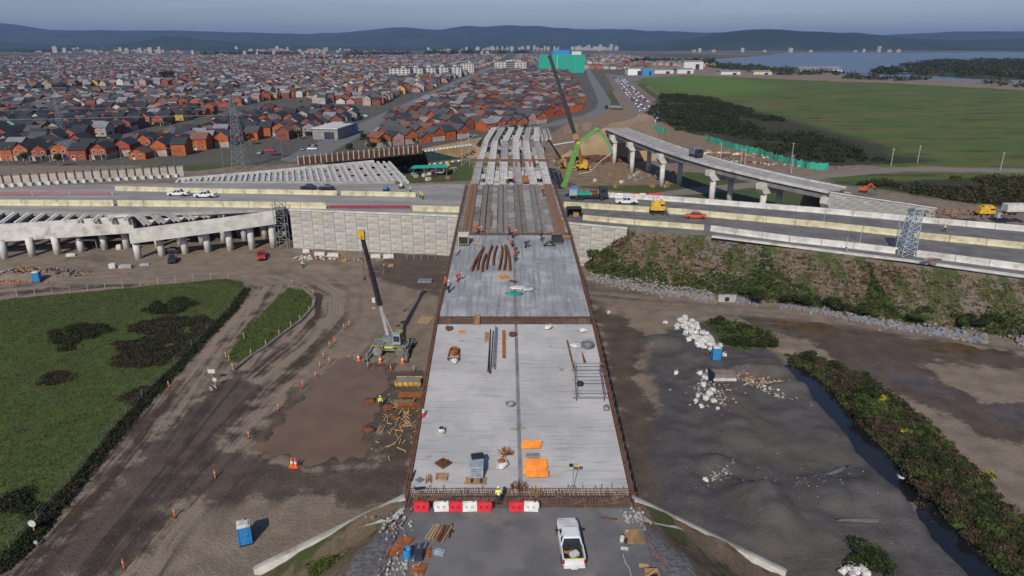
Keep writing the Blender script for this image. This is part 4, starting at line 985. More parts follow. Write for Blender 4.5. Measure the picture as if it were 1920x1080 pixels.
def house_proto(wall, roof, kind):
    key = (wall, roof, kind)
    if key in HP: return HP[key]
    wm, rm = WM[WN.index(wall)], RM[RN.index(roof)]
    W_, D_, E_, RG = (6.4, 8.5, 4.7, 6.9) if kind != 'L' else (7.2, 7.5, 2.7, 4.6)
    r = thing('house', 'house', 'house'); mb = MB()
    yg = kind in ('G', 'L')       # gable to the front, ridge along y
    base = 2.4 if kind == 'G' else 0
    if base:
        b2 = MB(); b2.box((0, 0, base/2), (W_+.04, D_+.04, base)); b2.build('ground_floor', WM[WN.index('pale')] if wall in ('orange', 'brick', 'yellow') else wm, r)
    x, y = W_/2, D_/2
    if yg: mb.add([(-x,-y,base),(x,-y,base),(x,y,base),(-x,y,base),(-x,-y,E_),(x,-y,E_),(x,y,E_),(-x,y,E_),(0,-y,RG),(0,y,RG)], [(0,1,5,8,4),(2,3,7,9,6),(1,2,6,5),(3,0,4,7)])
    else: mb.add([(-x,-y,base),(x,-y,base),(x,y,base),(-x,y,base),(-x,-y,E_),(x,-y,E_),(x,y,E_),(-x,y,E_),(-x,0,RG),(x,0,RG)], [(0,1,5,4),(2,3,7,6),(1,2,6,9,5),(3,0,4,8,7)])
    mb.build('wall', wm, r); mb = MB(); o = .4; sl_ = (RG-E_)/(x if yg else y)
    for s in (-1, 1):
        if yg: q = [(0,-y-o,RG+.05),(0,y+o,RG+.05),(s*(x+o),y+o,E_-o*sl_+.05),(s*(x+o),-y-o,E_-o*sl_+.05)]
        else: q = [(-x-o,0,RG+.05),(x+o,0,RG+.05),(x+o,s*(y+o),E_-o*sl_+.05),(-x-o,s*(y+o),E_-o*sl_+.05)]
        q2 = [(a, b_, c+.16) for a, b_, c in q]; mb.add(q+q2, [(0,1,2,3),(7,6,5,4),(0,4,5,1),(1,5,6,2),(2,6,7,3),(3,7,4,0)])
    mb.build('roof', rm, r)
    wins = [(-1.6, 3.5 if base else 1.6), (1.6, 3.5 if base else 1.6)] + ([(1.5, 1.3)] if base else [])
    for wx, wz in wins:
        mb = MB(); mb.box((wx, -y-.04-.02, wz), (1.3, .1, 1.15)); f = mb.build('window', M['white'], r); 
        mb = MB(); mb.box((wx, -y-.11, wz), (1.05, .04, .9)); mb.build('pane', M['glass'], f)
    mb = MB(); mb.box((-1.4, -y-.06, 1.0), (.95, .1, 2.0)); mb.build('door', M['timber'] if kind == 'G' else M['white'], r)
    if kind == 'G':
        mb = MB(); mb.box((.2, -y-1.6, 2.45), (W_*.8, 2.6, .12)); mb.build('porch_roof', RM[RN.index('tin')] if roof != 'slate' else rm, r)
        for sx in (-1, 1): mb = MB(); mb.bar((.2+sx*W_*.38, -y-2.7, 0), (.2+sx*W_*.38, -y-2.7, 2.4), .15); mb.build('porch_post', M['white'], r)
    HP[key] = Proto(r); return HP[key]
lots = []
def lay(cx0, cy0, ang, u0, u1, v0, v1, inside, lw=7.6, vs=25.0, zone=0):
    ca, sa = math.cos(ang), math.sin(ang)
    v = v0
    while v < v1:
        blk = random.uniform(0, 60)
        for row, fr in ((0, 0), (10.5, 1)):
            u = u0+random.uniform(0, 3)
            while u < u1:
                uu = u+random.uniform(-.3, .3); vv = v+row+random.uniform(-.5, .5)
                if (u+blk) % 78 > 8 and random.random() > .05:
                    x = cx0+uu*ca-vv*sa; y = cy0+uu*sa+vv*ca
                    if abs(x) < .82*y+30 and inside(x, y): lots.append((x, y, ang+(math.pi if fr else 0), zone, int(v*4)+fr))
                u += lw
        v += vs
mid_poly = [(-64,312),(-22,352),(12,408),(50,515),(66,700),(110,1650),(-12,1650),(-35,1050),(-52,800),(-68,560),(-74,420)]
def in_mid(x, y): 
    ins = False
    for i in range(len(mid_poly)):
        ax, ay = mid_poly[i]; bx, by = mid_poly[(i+1) % len(mid_poly)]
        if (ay > y) != (by > y) and x < (bx-ax)*(y-ay)/(by-ay)+ax: ins = not ins
    return ins
def avx(y): return float(np.interp(y, [285, 420, 620, 900, 1500, 5000], [-88, -84, -76, -66, -40, 60]))
def in_left(x, y):
    lim = avx(y)-14 if y > 345 else -133
    if y < 300 and x > -140: return False
    if -118 < x < -96 and 300 < y < 345: return False
    return x < lim and vn(x, y, 90, 77) > .12
lay(-60, 305, R(40), -250, 1400, -120, 1500, in_mid, zone=1)
lay(0, 292, R(2), -1100, -90, 0, 420, in_left, zone=0)
lay(0, 705, R(-6), -1300, 0, -40, 620, in_left, lw=9.5, vs=28, zone=2)
lay(0, 1300, R(12), -2100, 250, -300, 1500, lambda x, y: y > 1290 and x < avx(y)-20 and vn(x, y, 160, 78) > .2, lw=14, vs=38, zone=3)
lay(0, 1200, R(0), -20, 900, 0, 1800, lambda x, y: y > 1670 and x > avx(y)+25 and x < 70+.06*y and vn(x, y, 120, 79) > .3, lw=13, vs=36, zone=3)
lay(0, 1000, R(-8), 60, 900, 0, 2200, lambda x, y: x > 100+.02*(y-1000) and y > 1350 and x < 420 and vn(x, y, 110, 81) > .42, lw=13, vs=34, zone=3)
def pick(x, y, z):
    n = vn(x, y, 40, 80); q = random.random()
    if z == 1: wl = random.choices(WN, [38, 45, 16, 1.5, 1, 1.5, 1, 1, .2])[0]; rf = random.choices(RN, [26, 42, 14, 12, 6])[0] if y < 560 else random.choices(RN, [15, 35, 30, 10, 10])[0]
    elif z == 0 and y < 520: wl = random.choices(WN, [55 if y < 330 else 28, 22, 20, 5, 4, 2, 3, 2, .6])[0]; rf = random.choices(RN, [62, 24, 7, 3, 5])[0]
    else: wl = random.choices(WN, [7, 13, 22, 13, 9, 3, 17, 18, 1])[0]; rf = random.choices(RN, [12, 32, 34, 10, 12])[0]
    return wl, rf
lots.sort(key=lambda l: l[1] if abs(l[0]) < .76*l[1]+5 else 1e9)
near, farl = lots[:300], lots[300:]
usedlab = {}
rows_ = {}
for l in near: rows_.setdefault((l[3], l[4]), []).append(l)
rk_ = {z: sorted(k[1] for k in rows_ if k[0] == z) for z in (0, 1, 2, 3)}
def nth(n): return f"{n}{'th' if 10 <= n % 100 <= 20 else {1: 'st', 2: 'nd', 3: 'rd'}.get(n % 10, 'th')}"
for i, (x, y, a, z, rw_id) in enumerate(near):
    wl, rf = pick(x, y, z)
    if wl in ('yellow', 'teal', 'pink', 'grey') and rf in ('rust', 'brown'): rf = 'charcoal'
    kind = random.choices('GRL', [60, 32, 8])[0]
    where = ('in the front row facing the highway' if y < 300 else 'just behind the front row' if y < 325 else 'left of the avenue') if z == 0 else ('near corner of estate right of avenue' if y < 370 else 'estate between avenue and curved road')
    R_ = sorted(rows_[(z, rw_id)], key=lambda l: l[0]); lab = f"{LAB[wl]} {'gabled ' if kind == 'G' else ''}{'low ' if kind == 'L' else ''}house, {'dark' if rf in ('charcoal', 'slate') else rf} roof, {nth(1+R_.index(near[i]))} from left in {nth(1+rk_[z].index(rw_id))} row {'left of the avenue' if z == 0 else 'right of the avenue'}"
    o = house_proto(wl, rf, kind).put((x, y, Hs(x, y)-.05), a, lab, ('houses left of the avenue' if z == 0 else 'houses right of the avenue')+': '+f'{wl} walls {rf} roof', (random.uniform(.92, 1.1), random.uniform(.92, 1.15), random.uniform(.9, 1.08)))
# the remaining thousands of houses, one mesh
n = len(farl); X = np.array([l[0] for l in farl]); Y = np.array([l[1] for l in farl]); A_ = np.array([l[2] for l in farl]); Zn = np.array([l[3] for l in farl])
Wd = rng.uniform(5.8, 7.2, n)*np.where(Zn == 3, 1.5, np.where(Zn == 2, 1.2, 1)); Dp = rng.uniform(7.5, 10, n)*np.where(Zn == 3, 1.3, 1); Ev = np.where(rng.random(n) < .3, 2.7, 4.8)*rng.uniform(.9, 1.15, n); Rg = Ev+Wd*rng.uniform(.18, .34, n)
gab = rng.random(n) < .6
hx, hy = Wd/2, Dp/2; z0 = np.zeros(n); o = .35
def col3(x, y, z): return np.stack([x, y, z], 1)
vl = [col3(-hx,-hy,z0), col3(hx,-hy,z0), col3(hx,hy,z0), col3(-hx,hy,z0), col3(-hx,-hy,Ev), col3(hx,-hy,Ev), col3(hx,hy,Ev), col3(-hx,hy,Ev),
      np.where(gab[:, None], col3(z0,-hy,Rg), col3(-hx,z0,Rg)), np.where(gab[:, None], col3(z0,hy,Rg), col3(hx,z0,Rg))]
e = .1
r1 = [col3(-hx-o,-hy-o,Ev-.12), col3(hx+o,-hy-o,Ev-.12), col3(hx+o,hy+o,Ev-.12), col3(-hx-o,hy+o,Ev-.12), np.where(gab[:, None], col3(z0,-hy-o,Rg+e), col3(-hx-o,z0,Rg+e)), np.where(gab[:, None], col3(z0,hy+o,Rg+e), col3(hx+o,z0,Rg+e))]
LV = np.stack(vl+r1, 1); ca, sa = np.cos(A_)[:, None], np.sin(A_)[:, None]
WX = LV[:, :, 0]*ca-LV[:, :, 1]*sa+X[:, None]; WY = LV[:, :, 0]*sa+LV[:, :, 1]*ca+Y[:, None]; WZ = LV[:, :, 2]+H(X, Y)[:, None]*(Y < 420)[:, None]-.1
VV = np.stack([WX, WY, WZ], -1).reshape(-1, 3)
fg = np.array([[0,1,5,4],[2,3,7,6],[1,2,6,5],[3,0,4,7],[4,5,8,8],[6,7,9,9],[10,14,15,13],[14,11,12,15]]); fr = np.array([[0,1,5,4],[2,3,7,6],[1,2,6,5],[3,0,4,7],[5,6,9,9],[7,4,8,8],[10,11,15,14],[14,15,12,13]])
bs = (np.arange(n)*16)[:, None, None]; FF = np.where(gab[:, None, None], fg[None], fr[None])+bs
wi = np.array([WN.index(pick(x, y, z)[0]) for x, y, z in zip(X, Y, Zn)]); ri = np.array([RN.index(pick(x, y, z)[1]) for x, y, z in zip(X, Y, Zn)])
MI = np.concatenate([np.repeat(wi[:, None], 6, 1), np.repeat(ri[:, None]+len(WM), 2, 1)], 1).ravel()
FF = FF.reshape(-1, 4); tri = FF[:, 2] == FF[:, 3]
mq = npmesh('houses', VV, np.concatenate([FF[~tri], np.stack([FF[tri][:, 0], FF[tri][:, 1], FF[tri][:, 2], FF[tri][:, 0]], 1)[:0]]), HM, MI[~tri])
mt = npmesh('house_gables', VV, FF[tri][:, :3], HM, MI[tri])
bm = bmesh.new(); bm.from_mesh(mq); bm.from_mesh(mt); me = bpy.data.meshes.new('distant_houses')
for m in HM: me.materials.append(m)
bm.to_mesh(me); bm.free()
stuff(link(me, 'distant_houses'), 'dense sea of small gabled houses stretching to the hills', 'houses')

# ---- blocks of flats and the netted tower under construction
def block(w_, d_, h_, m, roofm, storeys, cols, balcony=False):
    r = thing('apartment_building', 'block', 'building'); mb = MB(); mb.box((0, 0, h_/2), (w_, d_, h_)); mb.build('wall', m, r)
    mb = MB(); mb.box((0, 0, h_+.2), (w_+.5, d_+.5, .5)); mb.build('roof', roofm, r); mb = MB(); mb.box((w_*.15, 0, h_+1.3), (w_*.2, d_*.4, 2.0)); mb.build('roof_box', m, r)
    sh = h_/storeys; me_ = None
    for s in range(storeys):
        for c in range(cols):
            if me_ is None: q = MB(); q.box((0, 0, 0), (w_/cols*.45, .2, sh*.45)); me_ = q.mesh('window', M['glass'])
            link(me_, 'window', r, (-w_/2+(c+.5)*w_/cols, -d_/2-.05, (s+.55)*sh))
    return Proto(r)
bA = block(28, 14, 14, WM[WN.index('white')], RM[0], 5, 5)
for i, (x, y) in enumerate([(752,148),(776,147),(800,146),(824,145),(848,144)]):
    bA.put(P(x, y, 0), R(-4), f'{["leftmost", "second", "middle", "fourth", "rightmost"][i]} white five-storey block with dark roof in the row beyond the estate', 'white blocks of flats in a row'); 
bA.put(P(877,137,0), 0, 'single white five-storey block standing right of the row of white blocks', None, (.75, 1, 1.1))
bB = block(34, 14, 16, WM[WN.index('white')], RM[2], 5, 6)
for i, x in enumerate((946, 968)): bB.put(P(x, 134, 0), 0, f'{["left", "right"][i]} one of two pale balcony blocks left of the green-netted building')
tw = thing('netted_building', 'building under construction wrapped in bright teal netting with blue top floors', 'building', P(1052,136,0))
q = tw.location.copy(); s_ = q.y/1280/cP*1.0
wN = 80*s_*cP*1.02; hN = 26*s_*1.1
for k in range(5):
    mb = MB(); xw = wN/5; mb.box((q.x-wN/2+(k+.5)*xw, q.y+random.uniform(-.8, .8), hN/2), (xw*.97, 22, hN)); mb.build('netted_bay', M['teal_net'], tw, world=True)
    if k < 4: mb = MB(); mb.box((q.x-wN/2+(k+1)*xw, q.y-11.3, hN/2), (xw*.05, .5, hN)); mb.build('scaffold_bay', M['white'] if k == 1 else M['grey_metal'], tw, world=True)
mb = MB(); mb.box((q.x-wN*.02, q.y, hN+3.5), (wN*.36, 18, 7)); mb.build('upper_floor', M['blue_plastic'], tw, world=True)
mb = MB(); mb.box((q.x+wN*.32, q.y, hN+2.5), (wN*.2, 14, 5)); mb.build('upper_floor', M['white'], tw, world=True)
# warehouse and depot beside the avenue
wh = thing('warehouse', 'long low depot with pale curved roof beside the avenue, left of the estate', 'building', P(618,262,0)); q = wh.location
mb = MB(); mb.box((q.x, q.y+14, 2.6), (13, 28, 5.2), R(-8)); mb.build('wall', WM[WN.index('grey')], wh, world=True); mb = MB(); mb.box((q.x, q.y+14, 5.45), (13.8, 29, .5), R(-8)); mb.build('roof', M['white'], wh, world=True)
mb = MB(); mb.box((q.x, q.y-.2, 2), (5, .3, 3.4), R(-8)); mb.build('gate', M['navy'], wh, world=True)
wh = thing('warehouse', 'small square block with white end and blue side beside the avenue', 'building', P(655,252,0)); q = wh.location
mb = MB(); mb.box((q.x, q.y+4, 2.8), (6, 8, 5.6)); mb.build('wall', M['blue_plastic'], wh, world=True); mb = MB(); mb.box((q.x-1, q.y-.1, 2.8), (4, .3, 5.5)); mb.build('end_wall', M['white'], wh, world=True); mb = MB(); mb.box((q.x, q.y+4, 5.7), (6.4, 8.4, .3)); mb.build('roof', RM[1], wh, world=True)
# industrial sheds right of the far road, and skyline towers
def shed(px, py, w_, h_, m, label, dp=30):
    p = P(px, py, 0); r = thing('warehouse', label, 'building', p); mb = MB(); mb.box((p.x, p.y+dp/2, h_/2), (w_, dp, h_)); mb.build('wall', m, r, world=True)
    mb = MB(); mb.side([(0, h_), (dp, h_), (dp/2, h_+w_*.08)], p.x-w_/2-.5, p.x+w_/2+.5, Matrix.Translation((0, p.y, 0))); mb.build('roof', RM[2], r, world=True)
    mb = MB(); mb.box((p.x+w_*.2, p.y-.1, h_*.35), (w_*.2, .3, h_*.7)); mb.build('gate', M['navy'], r, world=True)
for (x, y, w_, h_, m, l) in [(1192,141,24,9,'white_plastic','white shed with blue neighbour at the top of the curved road'),(1215,142,16,9,'blue_plastic','blue shed right of the white shed at the top of the curved road'),
    (1245,138,30,5,'white','long white shed at the edge of the bright field'),(1285,138,26,6,'white','white shed near the left shore of the river'),(1300,130,36,13,'white','tall white hall on the near river bank'),
    (1370,140,30,4,'white','flat white depot above the bright green field'),(1430,140,28,4,'concrete_cream','cream roofed sheds on the near river bank'),(1540,135,70,3,'white','very long low pale shed on the river bank')]:
    shed(x, y, w_, h_, M[m], l)
DW = mat('weathered_pale_wall', (.40, .39, .38), (.32, .31, .31), scale=.1)
tp = [block(24, 18, 34, DW, RM[1], 7, 3), block(34, 16, 22, WM[WN.index('pale')], RM[2], 5, 4), block(20, 20, 48, DW, RM[2], 9, 2), block(60, 20, 14, WM[WN.index('pink')], RM[1], 3, 6)]
spots = [(105,99,0,1.3),(122,99,0,1.0),(283,100,0,1.2),(300,101,2,1.0)]
rr = random.Random(4)
for i in range(170):
    c = rr.choice([(220,90,1),(420,120,1),(560,60,1),(960,70,2),(1060,60,2),(1120,40,2),(860,60,1),(180,160,1),(640,80,1)])
    spots.append((c[0]+rr.uniform(-c[1], c[1]), rr.uniform(93, 103) if c[2] == 1 else rr.uniform(91, 96), rr.choice([0, 1, 1, 3, 3]) if c[2] == 1 else rr.choice([0, 0, 1, 2]), rr.uniform(.5, .95)))
for x in (1390, 1434, 1480, 1481, 1520, 1602, 1620, 1646, 1664, 1682, 1336, 1310, 1300): spots.append((x+rr.uniform(-3, 3), 98.2 if x > 1400 else 98, rr.choice([0, 1, 2]), rr.uniform(.6, .9)))
tn = ['pale slab tower', 'low beige block', 'slim white tower', 'long pinkish terrace']
for (x, y, k, s_) in spots:
    side_ = 'far left' if x < 420 else 'left of centre' if x < 760 else 'behind the netted building' if x < 1200 else 'on the far river shore'
    if (x, y) == (105, 99): side_ = 'standing alone on the left skyline'
    p = P(x, y, 0)
    if p.y > 5000: p = p*(5000/p.y)
    tp[k].put((p.x, p.y, 0), rr.uniform(-.3, .3), f'{tn[k]} on the distant skyline {side_}', f'{tn[k]}s on the skyline {side_}', s_*.62*p.y/3200)

# ================================================================ VEGETATION
def gmat(name, c, c2=None): return mat(name, c, c2 or tuple(x*.55 for x in c), rough=.9, scale=1.3, obj=False, spec=.15)
LG = [gmat('leaf_mid', (.070,.092,.028), (.045,.062,.02)), gmat('leaf_dark', (.030,.042,.017)), gmat('leaf_light', (.10,.13,.035)), gmat('leaf_brown', (.085,.06,.04)), gmat('leaf_bramble', (.05,.036,.028), (.032,.024,.02)), gmat('leaf_yellow', (.5,.42,.03)), gmat('leaf_straw', (.20,.15,.09))]
def leaves(C, Rd, n, size, mix_, seed, flat=.0, up=.3):
    """n small leaf faces spread through ellipsoids with centres C and radii Rd"""
    g = np.random.default_rng(seed); C = np.atleast_2d(C); Rd = np.atleast_2d(Rd); k = g.integers(0, len(C), n) if len(C) > 1 else np.zeros(n, int)
    d = g.normal(size=(n, 3)); d /= np.linalg.norm(d, axis=1)[:, None]; d[:, 2] = np.where(d[:, 2] < -.25, -d[:, 2]*.5, d[:, 2])
    rad = g.random(n)**.35*(.8+.3*vn(d[:, 0]*3+k, d[:, 1]*3+d[:, 2]*3, .9, seed))
    p = C[k]+d*Rd[k]*rad[:, None]
    a = g.normal(size=(n, 3)); a /= np.linalg.norm(a, axis=1)[:, None]; bq = np.cross(a, g.normal(size=(n, 3))); bq /= np.linalg.norm(bq, axis=1)[:, None]
    s = size*g.uniform(.5, 1.4, n)[:, None]
    V = np.stack([p+a*s*.6, p-a*s*.3+bq*s*.5, p-a*s*.3-bq*s*.5], 1).reshape(-1, 3); Fq = np.arange(3*n).reshape(-1, 3)
    ids, ws = zip(*mix_); clump = vn(p[:, 0], p[:, 1]+p[:, 2], max(size*2.5, .5), seed+3); r0 = np.clip(clump*.75+g.random(n)*.35-.05, 0, .999)
    cum = np.cumsum(np.array(ws)/sum(ws)); mi = np.array(ids)[np.searchsorted(cum, r0)]
    return V, Fq, mi
def fol(name, args, parent=None):
    Vs, Fs, Ms = [], [], []; b_ = 0
    for a in args:
        V, Fq, mi = leaves(*a); Vs.append(V); Fs.append(Fq+b_); Ms.append(mi); b_ += len(V)
    return npmesh(name, np.concatenate(Vs), np.concatenate(Fs), LG, np.concatenate(Ms))
def bush_proto(mix_, seed, size=.17, n=1300):
    g = random.Random(seed); C = [(g.uniform(-.6, .6), g.uniform(-.6, .6), g.uniform(.35, .8)) for _ in range(6)]; Rd = [(g.uniform(.5, .85),)*2+(g.uniform(.4, .75),) for _ in range(6)]
    r = thing('bush', 'bush', 'bush'); link(fol('foliage', [(C, Rd, n, size, mix_, seed)]), 'foliage', r)
    mb = MB()
    for k in range(4): mb.cyl((0, 0, -.1), (g.uniform(-.5, .5), g.uniform(-.5, .5), .8), .05, .02, 5)
    mb.build('stem', M['timber'], r); return Proto(r)
bpr = {'green': [bush_proto([(0, 5), (1, 3), (2, 1)], s) for s in (1, 2, 3)], 'dark': [bush_proto([(1, 6), (0, 2)], s) for s in (4, 5)], 'brown': [bush_proto([(3, 5), (1, 2), (6, 1)], s) for s in (6, 7)], 'bright': [bush_proto([(0, 5), (2, 4)], 8)], 'gorse': [bush_proto([(0, 4), (5, 3), (1, 2)], 9)]}
def bush(kind, p, s, label, group=None, sz=None):
    pr = random.choice(bpr[kind]); return pr.put(p, random.random()*6.28, label, group, (s, s, s*(sz or random.uniform(.5, .85))))
def inpoly(pts, n, seed=0):
    g = random.Random(seed); xs = [p[0] for p in pts]; ys = [p[1] for p in pts]; o = []
    while len(o) < n:
        c = np.array([[g.uniform(min(xs), max(xs)), g.uniform(min(ys), max(ys))] for _ in range(n*2)]); m = sdf(c[:, 0], c[:, 1], pts) > .3
        o += [tuple(q) for q in c[m]]
    return o[:n]
# creek-side thicket: individuals
kn = {'green': 'green bush', 'dark': 'dark green bush', 'brown': 'brown leafless bush', 'bright': 'fresh green bush', 'gorse': 'yellow flowering gorse bush'}
cnt = 0
for (x, y) in sorted(inpoly(Z_bank, 150, 3), key=lambda q: q[1]):
    d, u, v = pline(np.array([x]), np.array([y]), CREEK)
    if d[0] < 2.0: continue
    tpos = float(sdf(np.array([x]), np.array([y]), Z_bank)[0])
    kind = random.choices(['green', 'dark', 'brown', 'bright'], [2, 4, 6, .4] if d[0] < 6.5 else [3, 3, 1, 5])[0]
    s = random.uniform(.5, 1.45) if d[0] < 6.5 else random.uniform(.45, .9)
    bush(kind, (x, y, Hs(x, y)-.1), s, f'{kn[kind]} in the thicket {"along the dark creek" if d[0] < 4.5 else "between creek and mud road"}', f'{kind} bushes in the creek thicket')
for i, (px, py) in enumerate([(1648,750),(1700,812),(1858,897)]):
    bush('gorse', G(px, py), .85, f'{["upper", "middle", "lower right"][i]} yellow flowering gorse bush in the creek thicket')
for (x, y) in inpoly(Z_bushR, 16, 5): bush(random.choice(['green', 'dark', 'dark']), (x, y, Hs(x, y)-.1), random.uniform(.8, 1.4), 'bush in the small patch behind the white bag heap', 'bushes behind the bag heap')
for (px, py, s) in [(1625,1045,1.5),(1650,1070,1.3),(1605,1062,1.0)]: bush('dark', G(px, py), s, 'dark bush at the lower right on the gravel beside scattered white bags', 'dark bushes on the gravel yard')
for (px, py, z, s) in [(600,1062,6,1.0),(640,1055,6.5,1.3),(665,1072,6.8,1.4),(690,1060,7.3,1.1),(620,1085,5.5,1.4)]:
    p = P(px, py, z); bush('bright', (p.x, p.y, z-.2), s, 'fresh green clump on the left approach slope', 'green clumps on the left approach slope', .5)
for (px, py, z, s) in [(1262,1040,6.5,1.0),(1290,1060,6.0,1.2),(1270,1080,7.0,1.2)]:
    p = P(px, py, z); bush('brown', (p.x, p.y, z-.2), s, 'dry brown clump on the right approach slope', 'dry clumps on the right approach slope', .4)
# brambles in the left field
def bramble(pts, label, seed, mix_, h=.55):
    pl = EX(pts); c = sum((Vector(q) for q in pl), Vector((0, 0)))/len(pl); r = thing('bramble_thicket', label, 'brambles', (c.x, c.y, Hs(c.x, c.y))); q = inpoly(pl, max(8, int(abs(sum(pl[i-1].x*pl[i].y-pl[i].x*pl[i-1].y for i in range(len(pl))))/2/2.0)), seed)
    C = [(x-c.x, y-c.y, Hs(x, y)-r.location.z+.1) for x, y in q]; g = random.Random(seed); Rd = [(g.uniform(1.0, 1.9), g.uniform(1.0, 1.9), g.uniform(.35, 1)*h) for _ in q]
    link(fol('foliage', [(C, Rd, len(q)*330, .2, mix_, seed)]), 'foliage', r)
br_ = [(4, 5), (3, 1), (1, 5)]; bd_ = [(4, 3), (1, 5), (0, 1)]
bramble([(240,615),(300,600),(370,598),(410,600),(395,625),(340,665),(290,700),(215,690),(205,672),(228,640)], 'largest dark brown bramble thicket in the left field, beside the dirt road', 31, br_)
bramble([(270,585),(300,568),(340,560),(365,575),(350,592),(300,592)], 'round dark bramble thicket behind the largest one in the left field', 32, bd_, .8)
bramble([(75,630),(110,615),(215,612),(222,622),(160,640),(120,668),(115,648)], 'long dark bramble thicket in the middle of the left field', 33, bd_, .7)
bramble([(75,715),(105,700),(138,697),(125,718),(85,728)], 'small brown bramble patch at the left of the field', 34, br_, .3)
bramble([(233,745),(270,730),(285,740),(262,760),(235,760)], 'small brown bramble patch beside the field fence', 35, br_, .3)
bramble([(-20,960),(10,935),(50,928),(82,938),(85,960),(50,985),(0,995)], 'dark green thicket at the lower left photo edge', 36, bd_, .9)
# hedge-like edge between field and dirt road
def ground_cover(name, pts_xy, zf, size, n_each, mix_, hgt, seed, label, cat, rad=.4):
    C = np.array([(x, y, zf(x, y)+hgt*.3) for x, y in pts_xy]); Rd = np.tile((rad, rad, hgt), (len(C), 1))*np.random.default_rng(seed).uniform(.6, 1.4, (len(C), 1))
    V, Fq, mi = leaves(C, Rd, n_each*len(C), size, mix_, seed); return stuff(link(npmesh(name, V, Fq, LG, mi), name), label, cat)
Hv = lambda x, y: Hs(x, y)
def gc(name, pl, n, size, each, mix_, hgt, seed, label, cat, rad=.4, keep=None):
    g = np.random.default_rng(seed); pl = [tuple(p) for p in pl]; xs = [p[0] for p in pl]; ys = [p[1] for p in pl]; x = g.uniform(min(xs), max(xs), n*4); y = g.uniform(min(ys), max(ys), n*4)
    m = (sdf(x, y, pl) > .1) & (np.abs(x) < .80*y+8)
    if keep is not None: m &= keep(x, y)
    x, y = x[m][:n], y[m][:n]; z = H(x, y); C = np.stack([x, y, z+hgt*.2], 1); Rd = np.tile((rad, rad, hgt), (len(C), 1))*g.uniform(.6, 1.4, (len(C), 1))
    V, Fq, mi = leaves(C, Rd, each*len(C), size, mix_, seed); return stuff(link(npmesh(name, V, Fq, LG, mi), name), label, cat)
gc('grass', Z_grass, 26000, .15, 3, [(1, 1), (0, 5), (2, 4)], .07, 41, 'short meadow grass on the left field', 'grass')
gc('grass', Z_sliver, 3000, .18, 3, [(0, 5), (2, 3), (3, 1)], .12, 42, 'grass on the sliver between the two dirt roads', 'grass')
gc('undergrowth', Z_bank, 2600, .24, 12, [(1, 6), (3, 5), (0, 2)], .4, 43, 'low undergrowth along the creek', 'undergrowth', .6)
gc('undergrowth', Z_bushR, 260, .25, 10, [(1, 4), (0, 3), (3, 1)], .45, 44, 'low undergrowth behind the white bags', 'undergrowth', .6)
# strip along the field edge
eL = [P(*q).xy for q in [(470,543),(443,583),(403,625),(343,690),(284,752),(223,822),(153,912),(93,985),(43,1042),(0,1080)]]
g = np.random.default_rng(50); tq = g.random(5200)*(len(eL)-1.001); ei = tq.astype(int); ef = tq-ei; E = np.array([tuple(p) for p in eL]); xy = E[ei]*(1-ef[:, None])+E[ei+1]*ef[:, None]+g.normal(size=(5200, 2))*.38+(-.6, .1)
C = np.stack([xy[:, 0], xy[:, 1], H(xy[:, 0], xy[:, 1])+.12], 1); V, Fq, mi = leaves(C, np.tile((.35, .35, .4), (len(C), 1)), 26000, .2, [(1, 7), (4, 3), (0, 1)], 51)
stuff(link(npmesh('ditch_weeds', V, Fq, LG, mi), 'ditch_weeds'), 'dark weeds in the ditch between the left field and the dirt road', 'weeds')
# embankment scrub
g = np.random.default_rng(60); N = 16000; ri_ = g.random(N)**.8*(nr_-1); ci_ = g.random(N)*(nc-1.01); a0, a1 = ri_.astype(int), ci_.astype(int)
Pq = slopeV[a0, a1]*(1-(ri_-a0))[:, None]+slopeV[a0+1, a1]*(ri_-a0)[:, None]+(slopeV[a0, a1+1]-slopeV[a0, a1])*(ci_-a1)[:, None]
den = vn(Pq[:, 0], Pq[:, 2]*.25, 5.5, 61)+.35*vn(Pq[:, 0], Pq[:, 2]*.6, 1.6, 62)+.55*sstep(.35, 1.0, ri_/nr_)-.1*(Pq[:, 0] < 45)
k = den > .93; Q = Pq[k]+(0, 0, .15); Rr = np.tile((.5, .5, .5), (len(Q), 1))*(.4+.9*sstep(.95, 1.35, den[k]))[:, None]
V, Fq, mi = leaves(Q, Rr, min(90000, len(Q)*11), .24, [(1, 6), (0, 6), (2, 2), (6, 1)], 63)
stuff(link(npmesh('embankment_scrub', V, Fq, LG, mi), 'embankment_scrub'), 'green climbing scrub growing in streaks down the highway embankment', 'scrub')
k = (den < .95) & (ri_ > 2) & (g.random(N) < .45); Q = Pq[k]+(0, 0, .1); V, Fq, mi = leaves(Q, np.tile((.4, .4, .3), (len(Q), 1)), 30000, .28, [(6, 5), (3, 3), (2, 1)], 64)
stuff(link(npmesh('dry_weeds', V, Fq, LG, mi), 'dry_weeds'), 'dry straw-coloured weeds on the highway embankment', 'weeds')
bl = [(1118,480),(1140,472),(1165,475),(1180,490),(1150,500),(1190,470)]
for i, (px, py) in enumerate(bl):
    p = P(px, py, float(np.interp(py, [465, 515], [4, 0]))); bush('bright', p-Vector((0, 0, .1)), 1.7, 'fresh green bush low on the earth slope beside the short panel wall', 'green bushes on the slope next to the bridge', .8)
for x in np.linspace(1400, 1920, 34):
    fr = (x-1380)/540; py = 556+fr*70-random.uniform(0, 20); p = P(x, py, random.uniform(.5, 1.6)); bush(random.choice(['dark', 'dark', 'green']), p, random.uniform(1.0, 1.7), 'dark bush at the foot of the highway embankment above the rocks', 'dark bushes at the foot of the embankment')
